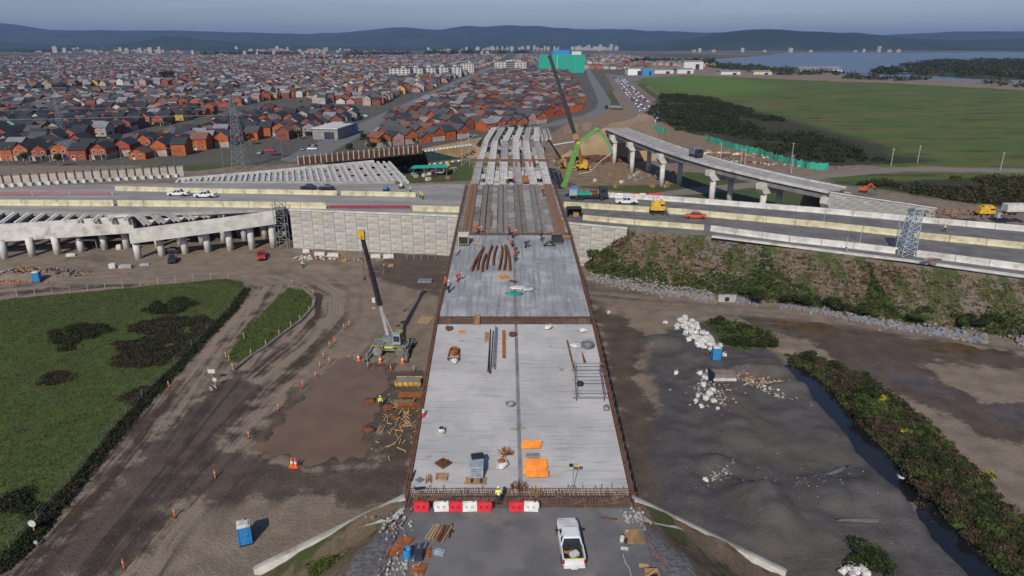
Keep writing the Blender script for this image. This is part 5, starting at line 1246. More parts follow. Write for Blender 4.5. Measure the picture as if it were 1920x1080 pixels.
# scrub woods on the right, islands, far tree belts
gc('scrub_wood', Z_scrub, 950, .8, 60, [(1, 7), (4, 2), (0, 1)], 2.2, 70, 'dark scrub wood along the edge of the wide green meadow', 'scrub', 3.2, keep=lambda x, y: vn(x, y, 22, 71) > .33)
gc('scrub_wood', Z_scrub2, 420, .6, 60, [(1, 6), (3, 3), (0, 2)], 1.6, 72, 'dark and rusty scrub behind the right end of the highway', 'scrub', 2.4, keep=lambda x, y: vn(x, y, 12, 73) > .3)
gc('island_wood', Z_isle, 1000, 2.6, 40, [(1, 7), (0, 1), (3, 2)], 6, 74, 'dark bushes covering the river island', 'trees', 12)
gc('island_wood', Z_isle2, 40, 3, 40, [(1, 7), (0, 1)], 6, 75, 'dark bushes on the small river island', 'trees', 9)
bankp = EX([(1330,119),(1480,128),(1540,133),(1600,141),(1660,146),(1830,154),(1920,156),(2100,165),(1920,164),(1760,157),(1660,151),(1540,146),(1450,140),(1330,128)])
gc('riverside_trees', bankp, 260, 2.5, 34, [(1, 5), (0, 2), (3, 2)], 5, 76, 'trees along the near river bank', 'trees', 8, keep=lambda x, y: vn(x, y, 60, 77) > .4)
belt = EX([(-200,98),(1200,92),(1200,90),(-200,88)])
for i, (a, c, yy, nn, hh) in enumerate([(650,770,104,60,14),(800,990,100,90,14),(380,560,101,60,10),(560,720,112,30,9),(1180,1330,118,60,9),(-50,140,97,60,12)]):
    pl = EX([(a, yy+2), (c, yy+1), (c, yy-1.5), (a, yy-1)]); gc('distant_trees', pl, nn, 7, 26, [(1, 6), (0, 2)], hh, 80+i, 'dark belt of trees among the distant houses', 'trees', 18)
hp = EX([(-400,92),(1300,90),(1300,88.5),(-400,88)]); gc('distant_trees', hp, 700, 14, 14, [(1, 6), (0, 2)], 16, 95, 'belt of woods at the foot of the hills', 'trees', 40)
# street trees as individuals
def tree_proto(seed, mix_, h=6.0):
    g = random.Random(seed); r = thing('tree', 'tree', 'tree'); mb = MB(); mb.cyl((0, 0, -.2), (.1, 0, h*.55), .22, .1, 7)
    for k in range(5): a = k*1.3; mb.cyl((.06, 0, h*(.3+.05*k)), (math.cos(a)*h*.2, math.sin(a)*h*.2, h*.65), .09, .03, 5)
    mb.build('trunk', M['timber'], r); C = [(g.uniform(-1, 1)*h*.2, g.uniform(-1, 1)*h*.2, h*g.uniform(.5, .85)) for _ in range(9)]; link(fol('crown', [(C, [(h*.2, h*.2, h*.16)]*9, 700, .5, mix_, seed)]), 'crown', r); return Proto(r)
tps = [tree_proto(11, [(1, 5), (0, 3)]), tree_proto(12, [(0, 5), (1, 3), (2, 1)]), tree_proto(13, [(1, 4), (3, 1), (0, 3)])]
tl = [(685,275,'beside the avenue at the near corner of the red estate'),(720,262,'in front of the red estate beside the avenue'),(700,290,'above the steel post wall'),(655,292,'on the verge above the steel post wall'),(320,155,'large dark tree rising among the left houses'),(310,158,'large dark tree rising among the left houses'),(210,185,'pale tree in the left houses'),(52,308,'at the left end of the front row'),(195,296,'between two orange houses of the front row'),(110,312,'on the verge left, behind the piled wall'),(560,262,'at the corner of the avenue'),(470,272,'next to the transmission tower')]
for i, (px, py, l) in enumerate(tl):
    tps[i % 3].put(G(px, py), i*1.1, ('tree ' if 'tree' not in l else '')+l, 'trees near the houses' if i in (4, 5) else None, random.uniform(.8, 1.1) if i not in (4, 5) else 2.6)
rt_ = random.Random(77)
for i in range(230):
    x = rt_.uniform(-520, 60); y = rt_.uniform(300, 900)
    if abs(x) > .78*y or abs(x-avx(y)) < 9 or (x > -95 and not in_mid(x, y) and x > avx(y)): continue
    tps[i % 3].put((x, y, 0), i, 'small dark tree between the rows of houses', 'garden trees between the houses', rt_.uniform(.5, 1.0))
# ================================================================ OBJECT BUILDERS
# ---- wheels
def wheel(par, c, r, w_, rim='grey_metal', name='wheel'):
    mb = MB(); x = w_/2
    T = Matrix.Translation(c) @ Matrix.Rotation(math.pi/2, 4, 'Y')
    mb.lathe((0, 0, 0), [(r*.62, -x), (r*.93, -x), (r, -x*.6), (r, x*.6), (r*.93, x), (r*.62, x)], 16, T); t = mb.build(name, M['black'], par, True)
    mb = MB(); mb.lathe((0, 0, 0), [(r*.6, -x*.9), (r*.25, -x*.95), (r*.25, x*.95), (r*.6, x*.9)], 12, T); mb.build('rim', M[rim], t); return t
def hull(secs):
    """car-like body: sections (y, half width, z bottom, z shoulder, z top)"""
    return [[(-hw, y, zb), (hw, y, zb), (hw, y, zs), (hw-.12, y, zt), (-hw+.12, y, zt), (-hw, y, zs)] for (y, hw, zb, zs, zt) in secs]
def pickup(paint, label, bed='black', double=True):
    r = thing('pickup_truck', label, 'pickup'); P_ = M[paint]
    mb = MB(); mb.loft(hull([(-1.0,.90,.35,.95,1.02),(1.0,.90,.35,.95,1.02),(1.2,.90,.35,.98,1.06),(2.1,.87,.35,.95,1.02),(2.5,.78,.4,.85,.95),(2.68,.58,.45,.75,.82)])); b_ = mb.build('body', P_, r)
    mb = MB(); mb.loft(hull([(-2.5,.88,.45,.52,.56),(-1.0,.90,.45,.52,.56)])); mb.build('chassis', M['black_metal'], r)
    for s in (-1, 1):
        mb = MB(); mb.box((s*.85, -1.76, .82), (.11, 1.5, .62)); mb.build('bed_side', P_, r)
    mb = MB(); mb.box((0, -1.76, .60), (1.58, 1.48, .06)); mb.box((0, -1.03, .85), (1.58, .05, .5)); mb.build('bed_liner', M['black_metal'], r)
    mb = MB(); mb.box((0, -2.55, .80), (1.72, .12, .58)); tg = mb.build('tailgate', P_, r)
    mb = MB(); mb.box((0, -2.60, 1.10), (1.60, .10, .03)); mb.build('yellow_tape', M['hivis'], tg)
    mb = MB(); mb.box((0, -2.72, .50), (1.66, .2, .2)); mb.box((0, -2.86, .46), (.55, .12, .16)); mb.build('rear_bumper', P_, r)
    for s in (-1, 1):
        mb = MB(); mb.box((s*.84, -2.56, .86), (.16, .13, .42)); mb.build('tail_light', M['lamp_red'], r)
        mb = MB(); mb.box((s*.62, 2.56, .78), (.26, .12, .16)); mb.build('headlight', M['white'], r)
        mb = MB(); mb.box((s*1.02, .78, 1.10), (.22, .12, .18)); mb.build('mirror', M['black_metal'], r)
    # greenhouse
    lo = [(-.82, -.98), (.82, -.98), (.82, 1.05), (-.82, 1.05)]; up = [(-.66, -.80), (.66, -.80), (.66, .45), (-.66, .45)]
    mb = MB(); mb.loft([[(x, y, 1.0) for x, y in lo], [(x, y, 1.62) for x, y in up]]); mb.build('window_glass', M['glass'], r)
    mb = MB(); mb.loft([[(x*1.07, (y-.0)*1.04, 1.60) for x, y in up], [(x*1.02, y*1.0, 1.70) for x, y in up], [(x*.8, y*.85, 1.73) for x, y in up]]); mb.build('roof', P_, r)
    mb = MB()
    for (x, y), (x2, y2) in zip(lo, up): mb.bar((x, y, 1.0), (x2, y2, 1.62), .09)
    for s in (-1, 1): mb.bar((s*.82, .02, 1.0), (s*.67, -.1, 1.62), .09)
    stuff(mb.build('pillars', P_, r))
    for s in (-1, 1):
        for y in (-1.72, 1.62): wheel(r, (s*.80, y, .39), .39, .26)
    mb = MB(); mb.box((0, 2.66, .6), (1.2, .08, .22)); mb.build('grille', M['black_metal'], r)
    return r
def car(paint, label, L=4.2, kind='sedan', cat='car'):
    r = thing('parked_car', label, cat); P_ = M[paint]; h = L/2
    mb = MB(); mb.loft(hull([(-h,.66,.4,.72,.80),(-h+.15,.80,.32,.82,.92),(-.9,.86,.3,.86,.96),(.8,.86,.3,.85,.95),(h-.5,.80,.32,.74,.82),(h,.62,.4,.6,.68)])); mb.build('body', P_, r)
    a, c, d, e = (-1.5, 1.0, -.9, .25) if kind == 'sedan' else (-h+.12, 1.1, -h+.35, .45)
    lo = [(-.78, a), (.78, a), (.78, c), (-.78, c)]; up = [(-.6, d), (.6, d), (.6, e), (-.6, e)]
    mb = MB(); mb.loft([[(x, y, .93) for x, y in lo], [(x, y, 1.38) for x, y in up]]); mb.build('window_glass', M['glass'], r)
    mb = MB(); mb.loft([[(x*1.05, y, 1.36) for x, y in up], [(x*.9, y*.95, 1.45) for x, y in up]]); mb.build('roof', P_, r)
    for s in (-1, 1):
        for y in (-h+.8, h-.8): wheel(r, (s*.76, y, .32), .32, .2)
        mb = MB(); mb.box((s*.6, -h+.02, .7), (.24, .1, .12)); mb.build('tail_light', M['lamp_red'], r)
        mb = MB(); mb.box((s*.52, h-.06, .58), (.24, .1, .1)); mb.build('headlight', M['white'], r)
    return r
def at(o, p, rz=0): o.location = p; o.rotation_euler = (0, 0, rz); return o

# ---- people
def skin_mesh(name, pts, edges, radii, m, root=0, sub=1):
    me = bpy.data.meshes.new(name+'_cage'); me.from_pydata([Vector(p) for p in pts], edges, []); o = bpy.data.objects.new(name, me); COL.objects.link(o)
    sk = o.modifiers.new('skin', 'SKIN'); sk.use_smooth_shade = True
    for i, v in enumerate(me.skin_vertices[0].data): r_ = radii[i]; v.radius = (r_, r_) if not isinstance(r_, tuple) else r_; v.use_root = (i == root)
    ss = o.modifiers.new('sub', 'SUBSURF'); ss.levels = sub; ss.render_levels = sub
    dg = bpy.context.evaluated_depsgraph_get(); ev = o.evaluated_get(dg); nm = bpy.data.meshes.new_from_object(ev, depsgraph=dg); nm.materials.clear(); nm.materials.append(m)
    nm.name = name; bpy.data.objects.remove(o); return nm
def pose_pts(pose):
    p = {'pel': (0,0,.95), 'sp': (0,0,1.12), 'ch': (0,0,1.33), 'ne': (0,0,1.47), 'hd': (0,-.02,1.57), 'ht': (0,-.01,1.70),
         'sl': (-.18,0,1.40), 'sr': (.18,0,1.40), 'el': (-.25,.03,1.13), 'er': (.25,.03,1.13), 'wl': (-.25,-.10,.90), 'wr': (.25,-.10,.90), 'fl': (-.24,-.13,.80), 'fr': (.24,-.13,.80),
         'hl': (-.10,0,.88), 'hr': (.10,0,.88), 'kl': (-.11,-.03,.49), 'kr': (.11,-.03,.49), 'al': (-.12,.03,.09), 'ar': (.12,.03,.09), 'tl': (-.13,-.15,.04), 'tr': (.13,-.15,.04)}
    if pose == 'walk': p.update(kl=(-.1,-.2,.52), al=(-.11,-.28,.10), tl=(-.12,-.46,.06), kr=(.1,.08,.47), ar=(.11,.32,.13), tr=(.12,.17,.04), wl=(-.24,.12,.93), fl=(-.23,.15,.84), wr=(.24,-.25,1.0), fr=(.23,-.32,.94))
    if pose == 'hold': p.update(wl=(-.12,-.27,1.10), fl=(-.06,-.34,1.10), wr=(.12,-.27,1.10), fr=(.06,-.34,1.10), hd=(0,-.07,1.56), ht=(0,-.08,1.69))
    if pose == 'bend': 
        p.update(sp=(0,-.12,1.03), ch=(0,-.32,1.12), ne=(0,-.45,1.16), hd=(0,-.55,1.18), ht=(0,-.66,1.22), sl=(-.18,-.37,1.12), sr=(.18,-.37,1.12), el=(-.22,-.42,.85), er=(.22,-.42,.85), wl=(-.15,-.5,.62), wr=(.15,-.5,.62), fl=(-.12,-.52,.52), fr=(.12,-.52,.52), kl=(-.13,-.12,.52), kr=(.13,-.12,.52))
    return p
BM = {}
def body_meshes(pose):
    if pose in BM: return BM[pose]
    p = pose_pts(pose); K = list(p); E = [('pel','sp'),('sp','ch'),('ch','ne'),('ne','hd'),('hd','ht'),('ch','sl'),('ch','sr'),('sl','el'),('el','wl'),('wl','fl'),('sr','er'),('er','wr'),('wr','fr'),('pel','hl'),('pel','hr'),('hl','kl'),('kl','al'),('al','tl'),('hr','kr'),('kr','ar'),('ar','tr')]
    rd = dict(pel=.12, sp=.11, ch=.13, ne=.055, hd=.085, ht=.075, sl=.065, sr=.065, el=.042, er=.042, wl=.03, wr=.03, fl=.035, fr=.035, hl=.09, hr=.09, kl=.06, kr=.06, al=.04, ar=.04, tl=.04, tr=.04)
    body = skin_mesh('body', [p[k] for k in K], [(K.index(a), K.index(b_)) for a, b_ in E], [rd[k] for k in K], M['skin'])
    kj = ['pel','sp','ch','sl','sr','el','er','wl','wr']; rj = dict(pel=.16, sp=.15, ch=.165, sl=.09, sr=.09, el=.065, er=.065, wl=.05, wr=.05)
    ej = [(a, b_) for a, b_ in E if a in kj and b_ in kj]; jac = skin_mesh('jacket', [p[k] for k in kj], [(kj.index(a), kj.index(b_)) for a, b_ in ej], [rj[k] for k in kj], M['hivis'])
    kt = ['pel','hl','hr','kl','kr','al','ar']; rt2 = dict(pel=.15, hl=.11, hr=.11, kl=.085, kr=.085, al=.07, ar=.07)
    et = [(a, b_) for a, b_ in E if a in kt and b_ in kt]; tro = skin_mesh('trousers', [p[k] for k in kt], [(kt.index(a), kt.index(b_)) for a, b_ in et], [rt2[k] for k in kt], M['navy'])
    mb = MB()
    for s in 'lr':
        a, t = Vector(p['a'+s]), Vector(p['t'+s]); mb.lump((a+t)/2+Vector((0, 0, .01)), (.06, .15, .07), 3, 8, 4, .05)
    boots = mb.mesh('boots', M['black'], True)
    h = Vector(p['ht']); n_ = (h-Vector(p['hd'])).normalized(); q = Vector((0, 0, 1)).rotation_difference(n_).to_matrix().to_4x4()
    mb = MB(); T = Matrix.Translation(h+n_*(-.02)) @ q; mb.lathe((0, 0, 0), [(.17, -.01), (.135, .0), (.13, .05), (.10, .10), (.05, .13), (.01, .14)], 12, T); hel = mb.mesh('helmet', M['white'], True)
    mb = MB(); fdir = Vector((0, -1, 0)) if pose != 'bend' else Vector((0, -.3, -1)).normalized(); c = (Vector(p['hd'])*.55+h*.45)+fdir*.085
    mb.lump(c, (.015, .02, .03), 2, 6, 4, 0); nose = mb.mesh('nose', M['skin'], True)
    mb = MB()
    for s in (-1, 1): mb.lump(c+Vector((s*.035, 0, .025)), (.012, .01, .008), 2, 6, 3, 0)
    mb.box(c+Vector((0, 0, -.05)), (.05, .012, .01)); eyes = mb.mesh('eyes_and_mouth', M['black'], True)
    mb = MB(); 
    for z in (1.02, 1.22):
        if pose != 'bend': mb.lathe((0, 0, z), [(.168, 0), (.172, .045)], 14)
    tape = mb.mesh('reflective_tape', M['white'], True) if pose != 'bend' else None
    BM[pose] = (body, jac, tro, boots, hel, nose, eyes, tape); return BM[pose]
MC = {}
def recol(me, m):
    k = (me.name, m.name)
    if k not in MC: c = me.copy(); c.materials.clear(); c.materials.append(m); MC[k] = c
    return MC[k]
def person(p, rz, label, pose='stand', jacket='hivis', trousers='navy', helmet='white', group=None):
    body, jac, tro, boots, hel, nose, eyes, tape = body_meshes(pose); r = thing('person', label, 'person', p, rz, group)
    b_ = link(body, 'body', r); link(nose, 'nose', b_); link(eyes, 'eyes', b_)
    j = link(recol(jac, M[jacket]), 'jacket', r); link(recol(tro, M[trousers]), 'trousers', r); link(boots, 'boots', r); link(recol(hel, M[helmet]), 'helmet', r)
    if tape and jacket == 'hivis': link(tape, 'reflective_tape', j)
    return r
# ================================================================ FOREGROUND: ROAD HEAD
A9 = lambda px, py: P(px, py, 9.31)
pk = pickup('white_paint', 'white pickup with open black bed, parked on the approach road in the foreground')
p = A9(1073, 1069); at(pk, (p.x+.02, p.y+2.35, 9.31), R(2.5)); pk.scale = (.92, .92, .92)
mb = MB(); mb.box((0, 0, .18), (.62, .42, .3)); o = tag(mb.build('storage_box', M['white']), 'white box lying in the black bed of the foreground pickup', 'box'); o.location = (p.x+.2, p.y+.75, 9.31+.585); o.rotation_euler.z = R(35)
mb = MB(); mb.bar((-.4, 0, .05), (.5, .3, .05), .12, .08); mb.bar((-.3, .3, .05), (.2, -.2, .12), .08); o = tag(mb.build('timber_scraps', M['timber']), 'brown timber scraps in the pickup bed left of the white box', 'timber'); o.location = (p.x-.3, p.y+1.0, 9.31+.585)
# water-filled barriers
def plastic_barrier(m):
    r = thing('road_barrier', 'b', 'barrier'); mb = MB(); W_ = 1.16
    mb.side([(-.24, 0), (.24, 0), (.2, .25), (-.2, .25)], -W_/2, W_/2); mb.side([(-.15, .25), (.15, .25), (.13, .45), (-.13, .45)], -W_/2, -W_*.3)
    mb.side([(-.15, .25), (.15, .25), (.13, .45), (-.13, .45)], -W_*.1, W_*.1); mb.side([(-.15, .25), (.15, .25), (.13, .45), (-.13, .45)], W_*.3, W_/2)
    mb.side([(-.14, .45), (.14, .45), (.10, .78), (-.10, .78)], -W_/2+.02, W_/2-.02); mb.build('shell', M[m], r)
    for s in (-1, 1): mb = MB(); mb.box((s*(W_/2+.03), 0, .45), (.07, .12, .5)); mb.build('hinge_lug', M[m], r)
    mb = MB(); mb.cyl((.3, 0, .77), (.3, 0, .84), .06); mb.build('filler_cap', M['black'], r)
    return Proto(r)
pb = {'red_plastic': plastic_barrier('red_plastic'), 'white_plastic': plastic_barrier('white_plastic')}
for i, (px, c, l) in enumerate([(790.5,'red_plastic','leftmost red'),(828,'white_plastic','white plastic barrier left of the second red one, leftmost white'),(855,'red_plastic','second red plastic barrier, between two white ones'),(881,'white_plastic','white plastic barrier between the second and third red ones'),(908,'red_plastic','third red plastic barrier, beside the worker'),(969,'red_plastic','red plastic barrier right of the worker'),(996,'white_plastic','rightmost white plastic barrier, right of the worker')]):
    p = A9(px, 958); pb[c].put((p.x, p.y+.15, 9.31), R(random.uniform(-4, 4)), l if 'barrier' in l else 'red water-filled plastic barrier at the left end of the row', 'plastic barriers closing the road head')
# worker at the road head
p = A9(935, 946); wk = person((p.x, p.y, 9.31), R(195), 'worker in yellow hi-vis jacket and white helmet holding a white sheet at the road head', 'hold', helmet='white')
mb = MB(); mb.box((0, -.42, 1.02), (.4, .04, .55)); mb.build('x', M['white']); o = bpy.data.objects['x']; o.name = 'paper_sheet'; tag(o, 'white sheet held by the worker in yellow at the road head', 'sheet'); o.location = wk.location; o.rotation_euler.z = wk.rotation_euler.z; o.location.x += .25
# loose things on the approach
def plank_pile(p, n, L, w_, m, label, ang, cat='timber', h=.05, spread=.5, name='plank_pile', seed=0):
    r = thing(name, label, cat, p, ang); g = random.Random(seed+n)
    for k in range(n):
        a = g.uniform(-.08, .08); mb = MB(); mb.box((0, 0, 0), (w_*g.uniform(.7, 1.2), L*g.uniform(.8, 1.05), h)); o = mb.build('plank', M[m] if isinstance(m, str) else g.choice(m), r)
        o.location = ((k/(max(1, n-1))-.5)*spread+g.uniform(-.02, .02), g.uniform(-.1, .1), h/2+.003+(k % 3)*h*1.05); o.rotation_euler.z = a
    return r
TM = [M['timber'], M['timber_pale'], M['formwork'], M['rust']]
def plate(p, wx, wy, m, label, ang, cat, name, h=.05, ribs=0):
    r = thing(name, label, cat, p, ang); mb = MB(); mb.box((0, 0, h/2+.004), (wx, wy, h)); mb.build('sheet', M[m], r)
    for k in range(ribs):
        mb = MB(); mb.bar((-wx/2, -wy/2+(k+.5)*wy/ribs, h+.03), (wx/2, -wy/2+(k+.5)*wy/ribs, h+.03), .06); mb.build('rib', M[m], r)
    return r
plate(A9(751,1025), .95, 2.3, 'rust_bright', 'long rusty steel formwork plate at the left edge of the approach road', R(-26), 'steel plate', 'steel_plate', .09, 5)
plate(A9(785,1068), 1.0, 1.1, 'rust_bright', 'rusty plate near the bottom photo edge below the navy frame', R(-8), 'steel plate', 'steel_plate', .08, 3)
plate(A9(803,1037), .36, 1.1, 'rust_bright', 'narrow rusty plate between navy frame and pale blue boards', R(4), 'steel plate', 'steel_plate', .08, 2)
plank_pile(A9(813,997), 3, 1.9, .14, 'timber_pale', 'yellowish planks left of the brown timber bundle', R(-16), seed=1)
plank_pile(A9(831,1001), 6, 2.0, .12, TM, 'brown and pale timber bundle beside the black bar', R(-16), spread=.7, seed=2)
plank_pile(A9(823,1036), 5, .9, .16, 'galv', 'pale blue grey boards under the timber bundle', R(75), cat='boards', seed=3)
mb = MB(); mb.bar((0, -.8, .06), (.12, .8, .06), .1); mb.bar((.1, -.1, .06), (.3, -.12, .06), .14); o = tag(mb.build('steel_bar', M['black_metal']), 'black steel bar right of the timber bundle', 'bar'); o.location = A9(844,996)
r = thing('oil_drum', 'blue drum lying open beside the navy frame on the approach', 'drum', A9(764,1046)); mb = MB(); mb.lathe((0, 0, 0), [(.30, 0), (.30, .02), (.31, .3), (.30, .32), (.31, .6), (.30, .85), (.27, .85), (.27, .1)], 18); mb.build('shell', M['blue_plastic'], r); mb = MB(); mb.lathe((0, 0, .55), [(.26, 0), (.26, .02)], 14); mb.build('contents', M['galv'], r)
r = thing('lifting_fork', 'dark navy two-pronged steel frame right of the blue drum', 'frame', A9(785,1048)); mb = MB(); mb.box((0, 0, .35), (.6, .6, .6)); mb.build('base', M['navy'], r)
for s in (-1, 1): mb = MB(); mb.bar((s*.17, .2, .6), (s*.17, .35, 1.1), .12); mb.build('prong', M['navy'], r)
plate(A9(1187,1006), 1.25, 1.6, 'timber', 'brown plywood sheet lying at the right edge of the approach', R(3), 'plywood', 'plywood_sheet', .04)
r = thing('bucket', 'black and white bucket on the approach left of the plywood sheet', 'bucket', A9(1166,1015)); mb = MB(); mb.lathe((0, 0, 0), [(.16, 0), (.2, .42), (.18, .42), (.15, .1)], 14); mb.build('pail', M['white'], r); mb = MB(); mb.tube([(-.2, 0, .42), (-.12, 0, .6), (.12, 0, .6), (.2, 0, .42)], .015); mb.build('handle', M['black'], r); mb = MB(); mb.box((.28, -.1, .15), (.2, .3, .3)); mb.build('tool_tray', M['black'], r)
plate(A9(1171,1029), .55, .3, 'white', 'small white board below the bucket', R(-12), 'board', 'white_board')
mb = MB(); mb.bar((-.65, .1, .06), (.65, -.1, .06), .1); o = tag(mb.build('steel_bar', M['rust']), 'rusty bar lying on the gravel top right of the pickup', 'bar'); o.location = A9(1142, 973)
plate(A9(1207,1061), .7, .35, 'timber_pale', 'small orange-brown board beside the blue hose', R(-10), 'board', 'wooden_board')
mb = MB(); mb.tube([tuple(A9(x, y)+Vector((0, 0, .05))) for x, y in [(1168,1040),(1172,1055),(1180,1066),(1184,1082),(1196,1100)]], .05, 7); tag(mb.build('blue_hose', M['galv']), 'blue hose snaking over the right edge of the approach', 'hose')
r = thing('timber_crate', 'open timber crate at the bottom photo edge right of the pickup', 'crate', A9(1222,1084)); 
for s in (-1, 1):
    mb = MB(); mb.box((s*.45, 0, .25), (.05, .8, .5)); mb.build('side', M['timber_pale'], r); mb = MB(); mb.box((0, s*.4, .25), (.9, .05, .5)); mb.build('side', M['timber'], r)
mb = MB(); mb.box((0, 0, .05), (.85, .75, .06)); mb.build('floor', M['black'], r); mb = MB(); mb.bar((-.4, -.3, .45), (.4, .3, .5), .1); mb.build('plank', M['timber_pale'], r)
for side, pts, l in (('l', [(770,962),(752,990),(735,1020),(722,1050),(712,1085)], 'left'), ('r', [(1198,962),(1206,990),(1213,1020),(1228,1050),(1250,1085)], 'right')):
    r = thing('safety_tape_line', f'pink safety tape on low stakes along the {l} edge of the approach', 'safety tape', A9(*pts[0])); q = [A9(*k) for k in pts]
    for k in q: mb = MB(); mb.bar(k, k+Vector((0, 0, .9)), .05); mb.build('stake', M['rebar'], r, world=True)
    for a, c in zip(q[:-1], q[1:]): mb = MB(); mb.bar(a+Vector((0, 0, .75)), c+Vector((0, 0, .75)), .015, .10); mb.build('tape', mat('pink_tape', (.5, .12, .13)) if 'pt' not in M else M['pt'], r, world=True)
for (px, py, s_, l) in [(748,1066,.7,'left, below the drum'),(1190,972,.6,'right, beside the wing wall'),(738,985,.8,'left, at the wing wall')]:
    mb = MB(); g = random.Random(px)
    for k in range(60): mb.lump((g.gauss(0, s_), g.gauss(0, s_), .06), (g.uniform(.04, .14),)*3, k, 6, 4, .3)
    o = stuff(mb.build('rubble', M['concrete'])); o.location = A9(px, py); o['label'] = 'small grey rubble on the approach '+l; o['category'] = 'rubble'

# ================================================================ THINGS ON THE DECK
def Dk(px, py): return D3(px, py, .01)
# orange formwork stacks
def orange_stack(px, py, n, w_, d_, label, seed=0):
    r = thing('plastic_panel_stack', label, 'panels', Dk(px, py)); g = random.Random(seed)
    for k in range(n):
        f = MB(); yy = (k-(n-1)/2)*(d_/max(1, n))*.9; xx = g.uniform(-.12, .12); a = g.uniform(-.06, .06); T = Matrix.Translation((xx, yy, .25+k*.0)) @ Matrix.Rotation(a, 4, 'Z') @ Matrix.Rotation(R(38), 4, 'X')
        f.box((0, 0, 0), (w_, .5, .07), 0, T)
        for e in range(5): f.box((-w_/2+w_*(e+.5)/5, 0, .05), (.06, .5, .05), 0, T)
        f.box((0, .25, .05), (w_, .05, .08), 0, T); f.box((0, -.25, .05), (w_, .05, .08), 0, T); f.build('panel', M['orange_plastic'], r)
    return r
orange_stack(997, 838, 2, 1.75, .9, 'smaller stack of orange plastic panels, behind the larger one on the near deck', 1)
orange_stack(1004, 882, 5, 1.95, 2.6, 'larger stack of orange plastic panels on the near deck right of the joint', 2)
plank_pile(Dk(998, 855), 4, 1.3, .1, 'grey_metal', 'grey steel bars between the two orange panel stacks', R(90), cat='bars', spread=.6)
# generator
r = thing('generator', 'blue-grey generator box with dark sheet on top, standing on boards on the near deck', 'generator', Dk(894, 893)); mb = MB(); mb.box((0, .3, .75), (1.15, 1.7, 1.1)); mb.build('cabinet', M['galv'], r)
mb = MB(); mb.box((0, .3, 1.32), (1.2, 1.75, .06)); mb.build('lid', M['galv'], r); mb = MB(); mb.box((.05, .95, 1.42), (1.1, .8, .12), .2); mb.build('dark_sheet', M['black_metal'], r)
for k in range(4): mb = MB(); mb.box((0, -.56, .45+k*.2), (.85, .03, .06)); mb.build('louvre', M['grey_metal'], r)
for s in (-1, 1): mb = MB(); mb.box((s*.4, .2, .1), (.15, 2.3, .18)); mb.build('skid', M['black_metal'], r)
plank_pile(Dk(893, 902), 5, 1.9, .18, 'timber', 'timber boards under the front of the generator', R(88), spread=.7)
# bulk bags
def bag_proto(seed, m='white', open_=None):
    r = thing('bulk_bag', 'white bulk bag in the heap', 'bag'); mb = MB(); mb.lump((0, 0, .38), (.55, .5, .42), seed, 7, 5, .30); mb.build('sack', M[m], r)
    if open_: mb = MB(); mb.lump((0, 0, .82), (.34, .33, .12), seed+1, 10, 4, .1); mb.build('contents', M[open_], r, True)
    mb = MB()
    for s in (-1, 1): mb.tube([(s*.35, -.3, .75), (s*.3, -.1, 1.05), (s*.3, .15, 1.0), (s*.35, .3, .75)], .02, 5)
    mb.build('strap', M[m], r); return Proto(r)
bags = [bag_proto(1), bag_proto(2), bag_proto(3), bag_proto(4)]; bag_g = bag_proto(8, 'white', 'black_metal'); bag_r = bag_proto(9, 'white', 'rust_bright')
bag_g.put(Dk(828, 812), 0, 'white open bulk bag filled with dark gravel, left part of the near deck', None, (.75, .75, .7))
bag_r.put(Dk(940, 876), .3, 'white open bulk bag with rusty fittings, left of the orange panels', None, (1.15, 1.1, .8))
mb = MB(); g = random.Random(5)
for k in range(70): a = g.uniform(0, 6.28); rr_ = g.uniform(.1, .8); mb.bar((rr_*math.cos(a)*.4, rr_*math.sin(a)*.4, .03), (rr_*math.cos(a), rr_*math.sin(a), g.uniform(.05, .5)), .035)
o = tag(mb.build('rebar_offcuts', M['rust_bright']), 'spiky heap of orange rusty rebar offcuts behind the white bag', 'rebar'); o.location = Dk(948, 852); stuff(o)
for (px, py, sc2, l) in [(1028,616,.9,'white bulk bag just behind the deck gap, right of the joint'),(1093,622,.9,'white bulk bag at the right end behind the deck gap'),(853,680,.8,'white sack below the rusty coil on the left of the near deck')]:
    random.choice(bags).put(Dk(px, py), px, l, None, (sc2, sc2, .6))
mb = MB(); mb.lump((0, 0, .1), (.8, .65, .14), 6, 12, 5, .2); o = tag(mb.build('plastic_sheet', M['white'], None, True), 'crumpled white plastic sheet left of the grey wire coil', 'sheet'); o.location = Dk(1080, 648)
# rusty square heap, coils and wire
def coil(px, py, R_, m, label, n=5, h=.3, tilt=0):
    mb = MB(); g = random.Random(px)
    for k in range(n):
        rr_ = R_*g.uniform(.75, 1.0); ox, oy = g.uniform(-.06, .06), g.uniform(-.06, .06); mb.tube([(ox+rr_*math.cos(t*.42), oy+rr_*math.sin(t*.42), .04+k*h/n+.03*math.sin(t+k)) for t in range(16)], .03, 4)
    o = tag(mb.build('wire_coil', M[m]), label, 'coil'); o.location = Dk(px, py); return stuff(o) if 0 else o
coil(1102, 650, .75, 'grey_metal', 'grey wire coil right of the crumpled white sheet', 12, .6); coil(957, 759, .5, 'grey_metal', 'loose grey wire bundle beside the deck joint', 8, .2)
r = thing('fittings_heap', 'square brown heap of rusty fittings on a dark sheet, front left of the near deck', 'fittings', Dk(831, 870), R(45)); mb = MB(); mb.box((0, 0, .03), (1.1, 1.1, .05)); mb.build('sheet', M['formwork'], r)
mb = MB(); g = random.Random(9)
for k in range(420): x_, y_ = g.uniform(-.5, .5), g.uniform(-.5, .5); mb.bar((x_, y_, .06+g.uniform(0, .25)*(1-abs(x_)-abs(y_)*.5)), (x_+g.uniform(-.12, .12), y_+g.uniform(-.12, .12), .1+g.uniform(0, .25)*(1-abs(x_))), .04)
